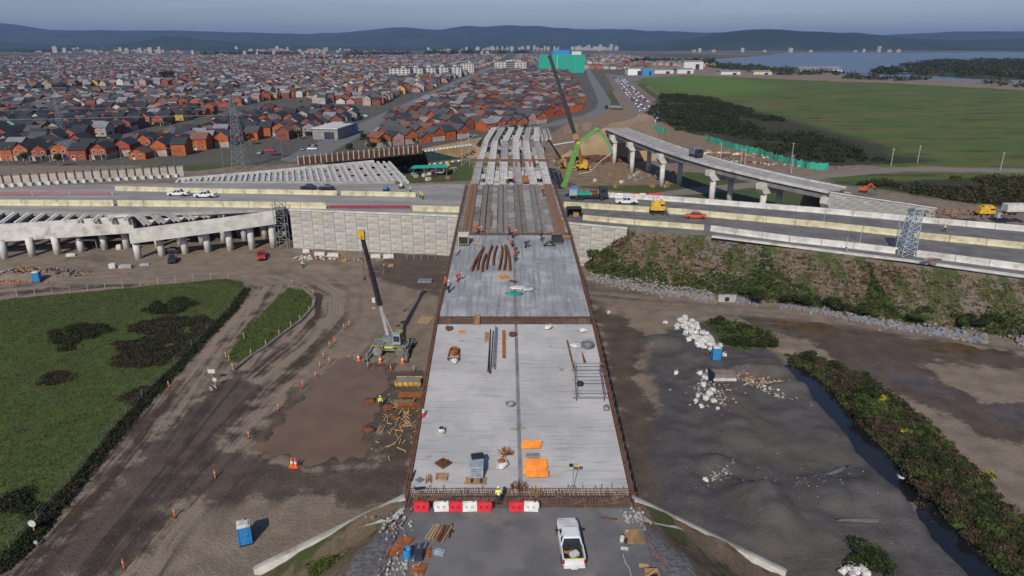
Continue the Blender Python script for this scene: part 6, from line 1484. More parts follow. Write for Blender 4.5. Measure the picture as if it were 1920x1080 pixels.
stuff(mb.build('fittings', M['rust'], r))
r = thing('rebar_coil_frame', 'rusty coil leaning in a timber frame on the left of the near deck', 'coil', Dk(852, 662)); mb = MB()
for k in range(16): mb.tube([(.45*math.cos(t*.45), .75*math.sin(t*.45), .1+k*.025) for t in range(15)], .05, 4)
mb.lump((0, 0, .2), (.4, .65, .2), 4, 10, 5, .1); mb.build('coil', M['rust_bright'], r)
for s in (-1, 1): mb = MB(); mb.bar((s*.6, -1.8, .07), (s*.55, 1.2, .07), .12); mb.build('runner', M['rust'], r)
mb = MB(); mb.bar((-.7, -1.4, .16), (.7, -1.5, .16), .1); mb.build('cross_bar', M['timber'], r)
# long bars on the near deck
def longbar(a, c, w_, m, label, name='steel_beam', n=1, h=.12):
    p, q = Dk(*a), Dk(*c); r = thing(name, label, 'beam' if w_ > .12 else 'bars', p)
    for k in range(n):
        o_ = Vector(((k-(n-1)/2)*w_*1.5, random.uniform(-.3, .3), 0)); mb = MB(); mb.bar(p+o_+Vector((0, 0, h/2)), q+o_+Vector((random.uniform(-.1, .1), 0, h/2)), w_, h); mb.build('bar', M[m], r, world=True)
    return r
longbar((917,700),(921,620), .1, 'black_metal', 'thin dark bars, leftmost of the long bundle near the deck gap', n=3); longbar((926,692),(931,614), .1, 'grey_metal', 'grey bars in the middle of the long bundle near the deck gap', n=3)
longbar((945,674),(944,622), .38, 'rust_bright', 'wide orange-rusty channel right of the long bars'); longbar((912,642),(914,624), .5, 'timber', 'short timber board left of the long dark bars', h=.06)
longbar((1077,697),(1064,641), .18, 'rust', 'rusty pipe pointing from the wire coil to the trestle'); longbar((1097,682),(1092,664), .07, 'rust', 'short thin rods above the trestle', n=3)
longbar((856,480),(864,471), .2, 'rust', 'short rusty beam at the left edge of the far deck')
for i, (a, c) in enumerate([((885,510),(903,474)),((895,508),(907,466)),((904,511),(912,479)),((912,507),(923,463)),((925,499),(932,464)),((935,508),(941,464)),((945,508),(947,463)),((956,509),(949,463))]):
    p, q = Dk(*a), Dk(*c); r = thing('steel_beam', ['leftmost','second from left','third','fourth','middle','sixth','seventh','rightmost'][i]+' of the long curved rusty beams lying on the far deck', 'beam', p, 0, 'curved rusty beams on the far deck')
    mid_ = (p+q)/2+Vector((.35*(1 if i > 4 else -1), 0, 0)); mb = MB(); pts = [p*(1-t)**2+mid_*2*t*(1-t)+q*t*t for t in [k/6 for k in range(7)]]
    mb.loft([[tuple(v+Vector((x_, 0, z_))) for x_, z_ in ((-.16, .02), (.16, .02), (.16, .08), (-.16, .08))] for v in pts]); mb.build('flange', M['rust_bright'], r, world=True)
    mb = MB(); mb.loft([[tuple(v+Vector((x_, 0, z_))) for x_, z_ in ((-.03, .08), (.03, .08), (.03, .34), (-.03, .34))] for v in pts]); mb.build('web', M['rust'], r, world=True)
    mb = MB(); mb.loft([[tuple(v+Vector((x_, 0, z_))) for x_, z_ in ((-.14, .34), (.14, .34), (.14, .4), (-.14, .4))] for v in pts]); mb.build('flange', M['rust'], r, world=True)
# trestle scaffold
r = thing('scaffold_trestle', 'knee-high open scaffold trestle of grey tubes near the right edge of the near deck', 'scaffold', Dk(1106, 732)); q = r.location
cs = [Dk(1080, 752), Dk(1132, 752), Dk(1077, 700), Dk(1124, 700)]
for c in cs: mb = MB(); mb.bar(c, c+Vector((0, 0, 1.25)), .07); mb.build('post', M['grey_metal'], r, world=True)
for a, c in ((0, 1), (2, 3), (0, 2), (1, 3)):
    for z in (.45, 1.15): mb = MB(); d = (cs[c]-cs[a]).normalized()*.4; mb.bar(cs[a]-d+Vector((0, 0, z)), cs[c]+d+Vector((0, 0, z)), .06); mb.build('tube', M['grey_metal'] if (a+c) % 2 else M['rebar'], r, world=True)
for t in (.35, .6): mb = MB(); mb.bar(cs[0].lerp(cs[2], t)+Vector((-.3, 0, 1.2)), cs[1].lerp(cs[3], t)+Vector((.3, 0, 1.2)), .06); mb.build('tube', M['grey_metal'], r, world=True)
mb = MB(); mb.lump((0, 0, .28), (.4, .35, .3), 7, 8, 5, .2); o = tag(mb.build('tool_bag', M['dark_blue'], None, True), 'dark blue bag lying under the scaffold trestle', 'bag'); o.location = Dk(1088, 724)
mb = MB(); mb.lump((0, 0, .2), (.35, .5, .25), 7, 8, 5, .2); o = tag(mb.build('canvas_sack', M['grey_metal'], None, True), 'small grey sack at the right edge of the near deck below the trestle', 'sack'); o.location = Dk(1137, 768)
# small things front left
plank_pile(Dk(772, 893), 2, 1.8, .16, 'black_metal', 'dark steel strips at the front left corner of the near deck', R(-10), 'steel strips', spread=.25)
r = plate(Dk(787, 900), .6, .6, 'grey_metal', 'dark grey square plate turned on its corner, front left of the deck', R(45), 'plate', 'steel_plate'); r = plate(Dk(788, 916), .9, .35, 'black_metal', 'black rubber mat at the front left edge of the deck', R(10), 'mat', 'rubber_mat')
plank_pile(Dk(804, 898), 4, 1.2, .1, 'timber', 'upright-laid planks left of the square timber stack', R(5), spread=.45, seed=7)
r = thing('timber_stack', 'square stack of brown planks at the front left of the near deck', 'timber', Dk(828, 896))
for k in range(7):
    for z in (0, 1): mb = MB(); mb.box((-.45+k*.15 if z else 0, 0 if z else -.35+k*.12, .06+z*.1), (.13, .95, .08) if z else (1.0, .1, .08)); mb.build('plank', random.choice([M['timber'], M['timber_pale']]), r)
def tripod_lamp(p, label, h=2.6):
    r = thing('work_lamp', label, 'lamp', p); mb = MB(); mb.bar((0, 0, .1), (0, 0, h), .05); mb.build('pole', M['grey_metal'], r)
    for k in range(3): a = k*2.1; mb = MB(); mb.bar((0, 0, .7), (.5*math.cos(a), .5*math.sin(a), 0), .035); mb.build('leg', M['grey_metal'], r)
    for s in (-1, 1): mb = MB(); mb.box((s*.22, -.05, h), (.32, .14, .24)); mb.build('lamp_head', M['yellow'] if s > 0 else M['black_metal'], r)
    return r
tripod_lamp(Dk(1074, 921), 'tripod work lamp at the front edge of the near deck, right half')
plank_pile(Dk(1003, 925), 6, 1.1, .14, 'timber', 'timber boards over the rebar below the orange panels', R(3), spread=.8, seed=5)
mb = MB(); g = random.Random(12)
for k in range(50): x_, y_ = g.uniform(-.7, .7), g.uniform(-.5, .5); mb.bar((x_, y_, .05), (x_+g.uniform(-.3, .3), y_+g.uniform(-.3, .3), g.uniform(.1, .5)), .04)
o = stuff(mb.build('rebar_offcuts', M['rust'])); o['label'] = 'brown heap of rebar offcuts at the front edge beside the joint'; o['category'] = 'rebar'; o.location = Dk(973, 915)
for (px, py) in [(842,618),(961,629)]: coil(px, py, .4, 'rust', f'rusty ring bundle {"left of the orange sheet" if px < 900 else "next to the joint"} behind the deck gap', 8, .35)
plate(Dk(866, 622), .8, .55, 'orange_plastic', 'small orange sheet behind the deck gap on the left', R(8), 'sheet', 'plastic_sheet', .06)
r = thing('traffic_post', 'small red and white plastic post at the left edge of the near deck', 'post', Dk(794, 782)); mb = MB(); mb.cyl((0, 0, 0), (0, 0, .5), .13); mb.build('base', M['red_plastic'], r); mb = MB(); mb.cyl((0, 0, .5), (0, 0, .85), .11); mb.build('top', M['white'], r)
# far deck
r = thing('site_cabin', 'small pale site box with dark front at the far left corner of the far deck', 'cabin', Dk(869, 461)); mb = MB(); mb.box((0, .8, 1.0), (1.6, 1.6, 1.5)); mb.build('wall', M['concrete_cream'], r); mb = MB(); mb.box((0, .8, 1.8), (1.7, 1.7, .1)); mb.build('roof', M['white'], r); mb = MB(); mb.box((0, -.04, .9), (1.4, .06, 1.1)); mb.build('door', M['black_metal'], r); mb = MB(); mb.box((0, .8, .12), (1.5, 1.5, .24)); mb.build('base', M['black_metal'], r)
plank_pile(Dk(895, 456), 4, 1.8, .2, 'timber_pale', 'yellow planks right of the small site box', R(75), seed=8); plank_pile(Dk(945, 519), 7, 1.5, .2, 'orange_plastic', 'orange boards in front of the curved rusty beams', R(20), cat='boards', spread=1.3, seed=9); plank_pile(Dk(963, 528), 4, 1.2, .12, 'rust', 'small rusty bars right of the orange boards', R(60), 'bars', seed=10)
mb = MB(); mb.lump((-.4, .1, .12), (1.2, .9, .2), 16, 14, 5, .25); mb.lump((.9, -.35, .1), (.8, .7, .14), 17, 12, 5, .25); o = tag(mb.build('plastic_sheet', M['white'], None, True), 'large crumpled white plastic sheet in the middle of the far deck', 'sheet'); o.location = Dk(977, 541)
mb = MB(); mb.lump((0, 0, .06), (1.1, .7, .1), 18, 12, 5, .35); o = tag(mb.build('plastic_sheet', M['teal_net'], None, True), 'crumpled green sheet left of the white one on the far deck', 'sheet'); o.location = Dk(964, 551)
r = thing('compressor', 'dark machine with frame at the far right of the far deck', 'machine', Dk(1044, 456)); mb = MB(); mb.box((0, 0, .7), (1.7, 1.3, 1.0)); mb.build('cabinet', M['black_metal'], r); mb = MB(); mb.bar((-.9, -.7, .2), (.9, -.7, .2), .1); mb.bar((-.8, .7, 1.3), (.8, .7, 1.5), .1); mb.build('frame', M['grey_metal'], r); 
for s in (-1, 1): wheel(r, (s*.8, 0, .3), .3, .2)
mb = MB(); mb.bar((-.9, -.5, .1), (.9, -.5, .1), .12); mb.bar((-.9, -.5, .1), (0, .9, .5), .12); mb.bar((.9, -.5, .1), (0, .9, .5), .12); o = tag(mb.build('triangular_stand', M['black_metal']), 'black triangular frame left of the dark machine', 'frame'); o.location = Dk(1030, 460)
plank_pile(Dk(1060, 446), 8, 2.0, .2, 'timber', 'brown timber pile at the far right corner of the far deck', R(60), spread=2.0, seed=11)
for i, (px, py, z, jk, tr_, hl, ps, l) in enumerate([(857,528,0,'pink','pink','white','bend','worker in magenta overalls bending at the left of the far deck'),(836,543,0,'red_cloth','navy','orange','stand','worker in red jacket at the left edge of the far deck, behind another'),(842,549,0,'galv','navy','white','stand','worker in pale blue jacket at the left edge of the far deck'),
    (960,446,0,'pink','navy','white','bend','worker bending at the far end of the joint'),(955,441,0,'rust','navy','orange','stand','worker in brown standing at the far end of the joint'),(961,463,0,'red_cloth','navy','black_metal','bend','worker in dark red crouching on the joint'),(967,480,0,'rust','rust','orange','walk','worker in brown right of the curved beams'),(968,490,0,'pink','navy','orange','bend','worker bending right of the curved beams'),
    (985,465,0,'navy','navy','black_metal','bend','lone dark-clothed worker crouching right of the joint'),(892,437,0,'orange','orange','orange','stand','worker in bright orange at the near edge of the planked span'),(897,438,0,'orange','navy','white','bend','worker in orange bending next to another, planked span'),(1015,452,0,'navy','navy','black_metal','walk','worker in navy left of the dark machine'),
    (1018,368,0,'navy','rust','orange','walk','worker walking on the planked span, right half'),(950,344,0,'hivis','navy','white','stand','worker in yellow vest where the planks end'),(963,344,0,'red_cloth','navy','orange','stand','worker in red where the planks end'),(967,312,0,'red_cloth','pink','orange','bend','worker in red bending on the fourth bare girder'),(994,312,0,'pink','pink','orange','bend','worker in red bending on the fifth bare girder')]):
    person(Dk(px, py), random.uniform(0, 6.28), l, ps, jk, tr_, hl, 'workers on the bridge')
r = thing('rebar_machine', 'orange and yellow machine standing between the bare girders where the planks end', 'machine', D3(985, 343)); mb = MB(); mb.box((0, 0, .9), (1.3, 1.2, 1.2)); mb.build('body', M['rust_bright'], r); mb = MB(); mb.bar((.3, 0, 1.2), (.9, .2, .1), .3); mb.build('arm', M['yellow'], r); mb = MB(); mb.bar((-.3, 0, 1.4), (-.1, .3, 2.6), .2); mb.build('mast', M['rust'], r)
longbar((920,425),(923,396), .2, 'rust_bright', 'rusty beam lying on the planked span')
# ================================================================ SITE MACHINES AND THINGS
# ---- rough terrain crane
M['olive'] = mat('dusty_yellow_paint', (.30, .31, .07), (.2, .2, .08), scale=2, dirt=(.16, .14, .11), dscale=1)
g0 = G(733, 662); r = thing('mobile_crane', 'yellow-trimmed grey mobile crane on outriggers, black boom raised, left of the bridge', 'crane', g0, R(-3))
mb = MB(); mb.box((0, 0, 1.15), (5.6, 1.7, .8)); mb.box((0, 0, 1.65), (4.6, 2.2, .25)); mb.build('chassis', M['grey_metal'], r)
for s in (-1, 1):
    for x in (-1.75, 1.75):
        mb = MB(); mb.box((x, s*1.2, 1.72), (1.9, .5, .1)); mb.box((x+.85, s*1.2, 1.45), (.12, .5, .45)); mb.box((x-.85, s*1.2, 1.45), (.12, .5, .45)); mb.build('fender', M['olive'], r)
        T = Matrix.Translation((x, s*1.15, .78)) @ Matrix.Rotation(math.pi/2, 4, 'X')
        mb = MB(); mb.lathe((0, 0, 0), [(.48, -.3), (.72, -.3), (.78, -.18), (.78, .18), (.72, .3), (.48, .3)], 18, T); t = mb.build('wheel', M['concrete_dark'], r, True)
        mb = MB(); mb.lathe((0, 0, 0), [(.46, -.26), (.16, -.2), (.16, .2), (.46, .26)], 12, T); mb.build('rim', M['concrete'], t)
    mb = MB(); mb.box((0, s*1.2, 1.5), (1.3, .1, .25)); mb.build('warning_stripe', M['lime'], r)
    for e in (-1, 1):
        mb = MB(); mb.bar((e*2.75, 0, 1.0), (e*2.95, s*2.9, .95), .35, .35); mb.bar((e*2.95, s*2.9, 1.1), (e*3.0, s*2.9, .1), .22); mb.build('outrigger', M['grey_metal'], r); mb = MB(); mb.cyl((e*3.0, s*2.9, 0), (e*3.0, s*2.9, .12), .4); mb.build('outrigger_pad', M['black_metal'], r)
mb = MB(); mb.cyl((.2, 0, 1.7), (.2, 0, 2.1), .85, n=16); mb.box((.3, .2, 2.5), (2.6, 1.5, .9)); mb.build('turntable', M['grey_metal'], r)
mb = MB(); mb.box((1.3, -.9, 2.9), (1.2, 1.0, 1.6), taper=.86); cb = mb.build('cab', M['galv'], r); mb = MB(); mb.box((1.3, -1.38, 3.0), (.9, .1, .9)); mb.box((1.85, -.9, 3.0), (.1, .8, .9)); mb.build('cab_window', M['glass'], cb)
mb = MB(); mb.box((1.3, .6, 2.9), (1.2, 1.4, 1.1)); mb.build('counterweight', M['olive'], r)
def loc_(p): return Matrix.Rotation(R(3), 4, 'Z') @ (Vector(p)-g0)
p0 = loc_(PD(727, 632, g0.y+.2)); tip = loc_(PD(678, 440, 100.0)); mid_ = loc_(PD(711, 565, 98.6)); 
mb = MB(); mb.bar(p0, mid_, .36, .45); mb.build('boom_base', M['concrete'], r)
mb = MB(); m2 = mid_.lerp(tip, .45); mb.bar(mid_.lerp(p0, .12), m2, .58, .62); mb.build('boom_section', M['black_metal'], r); mb = MB(); mb.bar(m2, tip.lerp(m2, .05), .46, .5); mb.build('boom_section', M['black_metal'], r)
mb = MB(); mb.box(tip, (.9, .8, 1.3)); mb.build('boom_head', M['yellow'], r); mb = MB(); mb.cyl(loc_(PD(741, 634, g0.y)), p0.lerp(mid_, .85), .16, n=8); mb.build('lift_cylinder', M['grey_metal'], r)
mb = MB(); dn_ = tip+Vector((.1, -.5, 0)); mb.bar(dn_, dn_+Vector((0, 0, -6.4)), .05); mb.build('hoist_rope', M['black_metal'], r); mb = MB(); mb.lump(dn_+Vector((0, 0, -6.7)), (.25, .2, .45), 3); mb.build('hook_block', M['rust'], r, True)
q = mid_+Vector((-.75, -.3, .3)); mb = MB(); mb.box(q, (.5, .4, .7)); mb.build('winch_box', M['white'], r); mb = MB(); mb.box(q+Vector((-.1, .1, -1.3)), (.5, .3, .25)); mb.build('winch_box', M['timber_pale'], r)
# ---- cones, barrels, delineator posts, stakes
def cone():
    r = thing('traffic_cone', 'c', 'traffic cone'); mb = MB(); mb.box((0, 0, .04), (.45, .45, .08)); mb.build('foot', M['orange'], r); mb = MB(); mb.lathe((0, 0, .08), [(.17, 0), (.12, .3), (.06, .75), (.03, .78)], 12); c = mb.build('cone_body', M['orange'], r); mb = MB(); mb.lathe((0, 0, .38), [(.135, 0), (.10, .2), (.09, .2)], 12); mb.build('white_band', M['white'], c); return Proto(r)
cp = cone()
for px, py, l in [(673,680,'cone in front of the left outrigger of the mobile crane'),(713,680,'middle of three cones in front of the mobile crane'),(755,681,'cone in front of the right outrigger of the mobile crane'),(548,875,'left cone of the pair below the muddy pond'),(555,876,'right cone of the pair below the muddy pond')]: cp.put(G(px, py), 0, 'orange '+l, 'traffic cones', 1.35)
def post(m, h=1.1):
    r = thing('delineator_post', 'd', 'post'); mb = MB(); mb.cyl((0, 0, 0), (0, 0, .1), .2, .16); mb.build('foot', M['black'], r); mb = MB(); mb.cyl((0, 0, .1), (0, 0, h), .075, .065, 8); t = mb.build('tube', M[m], r); mb = MB(); mb.cyl((0, 0, h*.65), (0, 0, h*.8), .08, .08, 8); mb.build('white_band', M['white'], t); return Proto(r)
pp = post('orange'); pq_ = post('timber_pale', 1.2)
for px, py in [(628,643),(618,652),(607,672),(618,682),(592,709),(568,727),(522,769),(467,822),(404,897),(328,970),(233,1067),(548,533),(588,553),(645,618),(655,612),(600,690),(690,690),(776,697),(733,697),(317,727)]:
    pp.put(G(px, py), 0, 'orange delineator post on the mud between dirt road and pond' if px > 500 else 'orange delineator post on the open mud left of the pond', 'orange posts marking the dirt road')
for px, py in [(588,573),(580,585),(563,602),(546,615),(524,630),(499,650),(471,667),(437,694),(430,678),(424,672),(458,636)]: pq_.put(G(px, py), 0, 'low pale stake at the edge of the grass sliver between the dirt roads', 'stakes round the grass sliver')
mb = MB(); q = [G(*k)+Vector((0, 0, .12)) for k in [(590,560),(588,575),(563,603),(524,631),(499,651),(471,668),(437,695)]]
for a, c in zip(q[:-1], q[1:]): mb.bar(a, c, .5, .3)
tag(mb.build('soil_berm', M['timber_pale'] if 0 else M['ground']), 'low brown soil berm along the right edge of the grass sliver', 'berm')
# fence along the left field
r = thing('wire_fence', 'thin post and wire fence along the edge of the left field', 'fence', G(282, 745)); q = []
for a, c in zip(eL[:-1], eL[1:]):
    n = max(1, round((c-a).length/5.5))
    for k in range(n): v = a.lerp(c, k/n); q.append(Vector((v.x-1.3, v.y+.3, Hs(v.x-1.3, v.y+.3))))
for v in q: mb = MB(); mb.bar(v, v+Vector((.02, 0, 1.35)), .06); mb.build('post', M['formwork'], r, world=True)
mb = MB()
for a, c in zip(q[:-1], q[1:]):
    for z in (.5, .9, 1.3): mb.bar(a+Vector((0, 0, z)), c+Vector((0, 0, z)), .02)
stuff(mb.build('wire', M['grey_metal'], r, world=True))
r = thing('wire_fence', 'thin post fence between the left field and the straight dirt road behind it', 'fence', G(230, 542)); q = [G(x, y) for x, y in zip(range(0, 461, 33), np.interp(range(0, 461, 33), [0, 100, 230, 330, 420, 460], [560, 551, 540, 530, 522, 525]))]
for v in q: mb = MB(); mb.bar(v, v+Vector((0, 0, 1.5)), .09); mb.build('post', M['concrete'], r, world=True)
# signs
def sign(px, py, h, w_, hh, label, shape='box', m='white'):
    r = thing('site_sign', label, 'sign', G(px, py)); mb = MB(); mb.bar((0, 0, 0), (0, 0, h), .08); mb.build('pole', M['timber_pale'], r); mb = MB()
    if shape == 'box': mb.box((0, -.07, h), (w_, .05, hh))
    else: mb.cyl((0, -.04, h), (0, -.1, h), w_/2, n=18)
    mb.build('board', M[m], r); return r
sign(400, 716, 1.7, 1.0, .6, 'white rectangular site sign at the lower tip of the grass sliver'); sign(405, 727, 1.3, .6, 0, 'round white sign next to the rectangular one at the sliver tip', 'disc')
sign(66, 1000, 1.2, .75, 0, 'round white sign at the field fence, lower left', 'disc'); sign(70, 1024, .5, .4, 0, 'low round grey sign below the white one, lower left', 'disc', 'concrete')
plank_pile(G(400, 728), 6, 1.3, .1, [M['rust'], M['timber'], M['white']], 'mixed red and white trestle boards under the site signs', R(40), 'boards', spread=.9, seed=20)
# toilets
def toilet(p, rz, label, s=1.0):
    r = thing('portable_toilet', label, 'toilet', p, rz); mb = MB(); mb.box((0, 0, 1.08), (1.1, 1.1, 1.95)); mb.build('walls', M['blue_plastic'], r)
    mb = MB()
    for x in (-.55, .55):
        for y in (-.55, .55): mb.box((x, y, 1.08), (.12, .12, 2.0))
    stuff(mb.build('corner_posts', M['blue_plastic'], r)); mb = MB(); mb.box((0, -.57, 1.02), (.78, .05, 1.75)); d_ = mb.build('door', M['blue_plastic'], r); mb = MB(); mb.box((.28, -.61, 1.05), (.06, .04, .18)); mb.build('latch', M['black'], d_)
    mb = MB(); mb.box((0, 0, 2.1), (1.2, 1.2, .12)); mb.box((0, 0, 2.2), (1.15, 1.15, .14), taper=.75); rf = mb.build('roof', M['white'], r); mb = MB(); mb.cyl((.25, .3, 2.2), (.25, .3, 2.42), .07); mb.build('vent', M['black'], rf)
    mb = MB(); mb.box((0, 0, .06), (1.25, 1.25, .12)); mb.build('skid', M['black'], r); return r
toilet(G(461, 1016), R(22), 'bright blue portable toilet with white roof alone on the mud, lower left'); toilet(G(69, 519), R(10), 'blue portable toilet beside the debris near the left columns'); toilet(G(1342, 674), R(-5), 'blue portable toilet beside the white bag heap right of the bridge')
# white bag heap
hp_ = inpoly(EX([(1255,602),(1290,596),(1312,612),(1338,640),(1352,655),(1325,662),(1300,648),(1268,625)]), 58, 90)
for i, (x, y) in enumerate(hp_): 
    p = P(1300, 632, 0); up_ = max(0, .8-.25*math.hypot(x-p.x, y-p.y)) if i % 3 == 0 else 0
    bags[i % 4].put((x, y, Hs(x, y)+up_), i*1.7, 'white bulk bag in the big heap behind the blue toilet', 'white bulk bags in the big heap', random.uniform(.8, 1.1))
for i, (px, py, s_) in enumerate([(1312,703,1),(1322,712,1.1),(1318,725,1),(1335,735,1),(1308,745,.9),(1322,750,1),(1338,755,.9),(1305,755,.8),(1315,765,.8),(1345,768,.6),(1330,742,1.1),(1327,700,.9)]): bags[i % 4].put(G(px, py), i, 'white sack in the debris heap beside the open-topped green box', 'white sacks in the debris heap', s_*.85)
for px, py, s_, l in [(1247,608,1,'single white sack left of the big bag heap'),(1267,702,.9,'single white sack on the gravel left of the debris heap'),(1358,668,.9,'white sack right of the blue toilet by the bag heap'),(1350,650,.9,'white open sack at the lower end of the bag heap'),(1687,905,1.3,'white sack lying at the edge of the dark creek'),(1141,588,.8,'round white sack right of the deck'),(1322,902,.7,'white block at the left end of the small rubble ridge')]: bags[int(px) % 4].put(G(px, py), px, l, None, s_*.8)
for i, (px, py) in enumerate([(1580,1076),(1592,1070),(1604,1074),(1616,1072),(1598,1084),(1622,1080)]): bags[i % 4].put(G(px, py), i, 'white sack at the bottom photo edge beside the dark bush', 'white sacks at the bottom edge', .8)
# open-topped container beside debris
q = G(1355, 712); r = thing('skip_container', 'open earth-filled box with green end and pale sill in the debris heap', 'container', q); mb = MB(); mb.box((0, 0, .6), (3.2, 1.6, 1.2)); mb.build('fill', M['formwork'], r); mb = MB(); mb.box((-1.7, 0, .7), (.15, 1.9, 1.5), .2); mb.build('end_panel', M['teal_net'] if 0 else M['dark_blue'], r); mb = MB(); mb.box((0, -.9, .5), (3.2, .2, .35)); mb.build('sill', M['white'], r); mb = MB(); mb.box((0, .9, 1.25), (3.4, .15, .15)); mb.build('back_rail', M['rust'], r)
def rubble(px0, py0, sx, sy, n, sz, m, label, name='rubble', seed=0, zf=None, rot=0, h=0.0):
    p = G(px0, py0) if zf is None else P(px0, py0, zf); mb = MB(); g = random.Random(seed+px0); cr, sr = math.cos(rot), math.sin(rot)
    mm = [M[k] if isinstance(k, str) else k for k in (m if isinstance(m, list) else [m])]
    for k in range(n):
        a, b_ = g.gauss(0, sx*.5), g.gauss(0, sy*.5); x, y = a*cr-b_*sr, a*sr+b_*cr; mb.mi = g.randrange(len(mm)); z = Hs(p.x+x, p.y+y)-p.z if zf is None else 0; dd = math.exp(-(a/sx)**2*2-(b_/sy)**2*2)*h
        s_ = sz*g.uniform(.4, 1.3); mb.lump((x, y, z+s_*.3+dd), (s_, s_*g.uniform(.6, 1), s_*g.uniform(.4, .8)), k, 6, 4, .3)
    o = stuff(mb.build(name, mm)); o.location = p; o['label'] = label; o['category'] = name; return o
rubble(1335, 735, 3, 4, 160, .18, ['concrete', 'concrete', 'rust', 'gravel'], 'broken white and grey debris around the sacks', 'debris'); rubble(1415, 715, 4, 1.4, 200, .16, ['concrete', 'timber_pale', 'rust'], 'pale gravel and broken concrete trailing right of the skip', 'debris', 1, rot=-.4)
rubble(1452, 738, 4, .7, 60, .15, ['concrete', 'white'], 'thin line of pale debris on the gravel', 'debris', 2, rot=-.9); rubble(1352, 880, 3, .8, 110, .13, ['concrete', 'gravel', 'gravel'], 'small rubble ridge on the dark gravel yard', 'debris', 3, rot=.7); rubble(1400, 900, 8, 6, 90, .07, ['concrete', 'gravel', 'gravel'], 'scattered small stones on the gravel yard', 'stones', 4)
rubble(1550, 890, 6, 5, 40, .07, ['concrete', 'gravel'], 'scattered stones at the right of the gravel yard', 'stones', 5)
for k, (a, c) in enumerate([((1500,905),(1560,885)),((1540,893),(1590,876)),((1560,976),(1660,974))]):
    p, q = G(*a), G(*c); mb = MB(); mb.lump((0, 0, 0), ((q-p).length/2, .35, .16), k, 12, 5, .35); o = tag(mb.build('soil_ridge', M['gravel'], None, True), ['long dark ridge of gravel on the yard, left part','dark gravel ridge next to the creek side','straight low dark ridge near the lower right'][k], 'gravel ridge'); o.location = (p+q)/2; o.rotation_euler.z = math.atan2(q.y-p.y, q.x-p.x)
# riprap rocks
g = np.random.default_rng(99); RL = [P(*q).xy for q in [(1102,518),(1160,530),(1230,543),(1300,552),(1385,563),(1500,578),(1560,590),(1650,607),(1780,628),(1920,648),(2100,672)]]
rk = MB(); mats_ = [mat('stone_pale', (.25,.245,.235), (.17,.165,.16)), mat('stone_blue', (.17,.19,.23), (.12,.135,.16)), mat('stone_brown', (.24,.19,.15), (.17,.14,.11))]
seg = [(RL[i], RL[i+1]) for i in range(len(RL)-1)]; W8 = [(b_-a).length for a, b_ in seg]
for k in range(3400):
    a, b_ = random.choices(seg, W8)[0]; t = random.random(); v = a.lerp(b_, t); left_ = v.x < 38; o_ = random.gauss(0, 1.5 if left_ else .8); v = v+Vector((o_*.15, o_+(-.3 if left_ else 0)))
    if not left_ and vn(v.x, v.y, 4, 98) < .36: continue
    s_ = random.uniform(.12, .40)*(.85 if left_ else 1.1); rk.mi = random.choices([0, 1, 2], [7, 2, 1] if left_ else [2, 6, 3])[0]
    rk.lump((v.x, v.y, Hs(v.x, v.y)+s_*.12+max(0, o_)*.3), (s_, s_*random.uniform(.6, 1), s_*.7), k, 5, 3, .3)
stuff(rk.build('riprap_rocks', mats_), 'grey and bluish riprap rocks lining the foot of the highway embankment', 'rocks')
r = thing('culvert_headwall', 'small pale concrete culvert headwall among the rocks at the embankment foot', 'culvert', P(1362, 566, 0)); mb = MB(); mb.box((0, 0, .7), (3.2, .4, 1.4)); mb.build('wall', M['concrete'], r); mb = MB(); mb.cyl((0, -.25, .6), (0, .2, .6), .45, n=16); mb.build('pipe_mouth', M['black'], r)
# excavation works beside the deck (left)
r = thing('formwork_box', 'yellow-edged concrete formwork box beside the pond', 'formwork', G(766, 722)); mb = MB(); mb.box((0, .3, .35), (3.4, 1.6, .7)); mb.build('block', M['concrete_dark'], r)
for s in (-1, 1): mb = MB(); mb.box((0, .3+s*.9, .5), (3.6, .12, .5)); mb.build('side_board', M['yellow'], r)
for k in range(5): mb = MB(); mb.box((-1.5+k*.75, -.75, .5), (.1, .1, .9)); mb.build('strut', M['timber'], r)
for i, (px, py, w_, d_) in enumerate([(772,745,3.6,1.4),(771,765,3.4,1.6),(757,760,2.6,1.2)]):
    mb = MB(); 
    for k in range(16): mb.bar((-w_/2+k*w_/15, -d_/2, .35+i*.1), (-w_/2+k*w_/15, d_/2, .35+i*.1), .05)
    for k in range(7): mb.bar((-w_/2, -d_/2+k*d_/6, .4), (w_/2, -d_/2+k*d_/6, .4), .06)
    for k in range(8): mb.bar((-w_/2+k*w_/7, 0, -.1), (-w_/2+k*w_/7, 0, .4), .05)
    o = stuff(mb.build('rebar_mat', M['rust_bright'] if i < 2 else M['timber_pale'])); o.location = G(px, py); o['label'] = 'rusty rebar mat beside the left edge of the deck'; o['category'] = 'rebar'
for px, py, s_ in [(693,756,1.0),(728,766,.9),(692,808,.8),(742,785,.7)]:
    mb = MB(); mb.lump((0, 0, .15), (s_, s_*.8, .5*s_), px, 10, 5, .3); o = tag(mb.build('rust_heap', M['rust'], None, True), {693:'rusty brown heap left of the yellow-vested worker by the pond',728:'rusty brown heap right of the yellow-vested worker by the pond',692:'rusty brown heap standing in the pond water',742:'small rusty heap below the worker by the pond'}[px], 'heap'); o.location = G(px, py)
rubble(752, 770, 5, 7, 120, .1, ['timber_pale', 'concrete', 'rust'], 'scattered timber and concrete scraps between pond and deck', 'debris', 8)
mb = MB(); g = random.Random(31)
for k in range(60): x, y = g.gauss(0, 1.3), g.gauss(0, 3.6); a = g.uniform(0, 3.1); L_ = g.uniform(.4, 1.4); mb.bar((x-L_*math.cos(a)/2, y-L_*math.sin(a)/2, .1), (x+L_*math.cos(a)/2, y+L_*math.sin(a)/2, g.uniform(.1, .4)), .09)
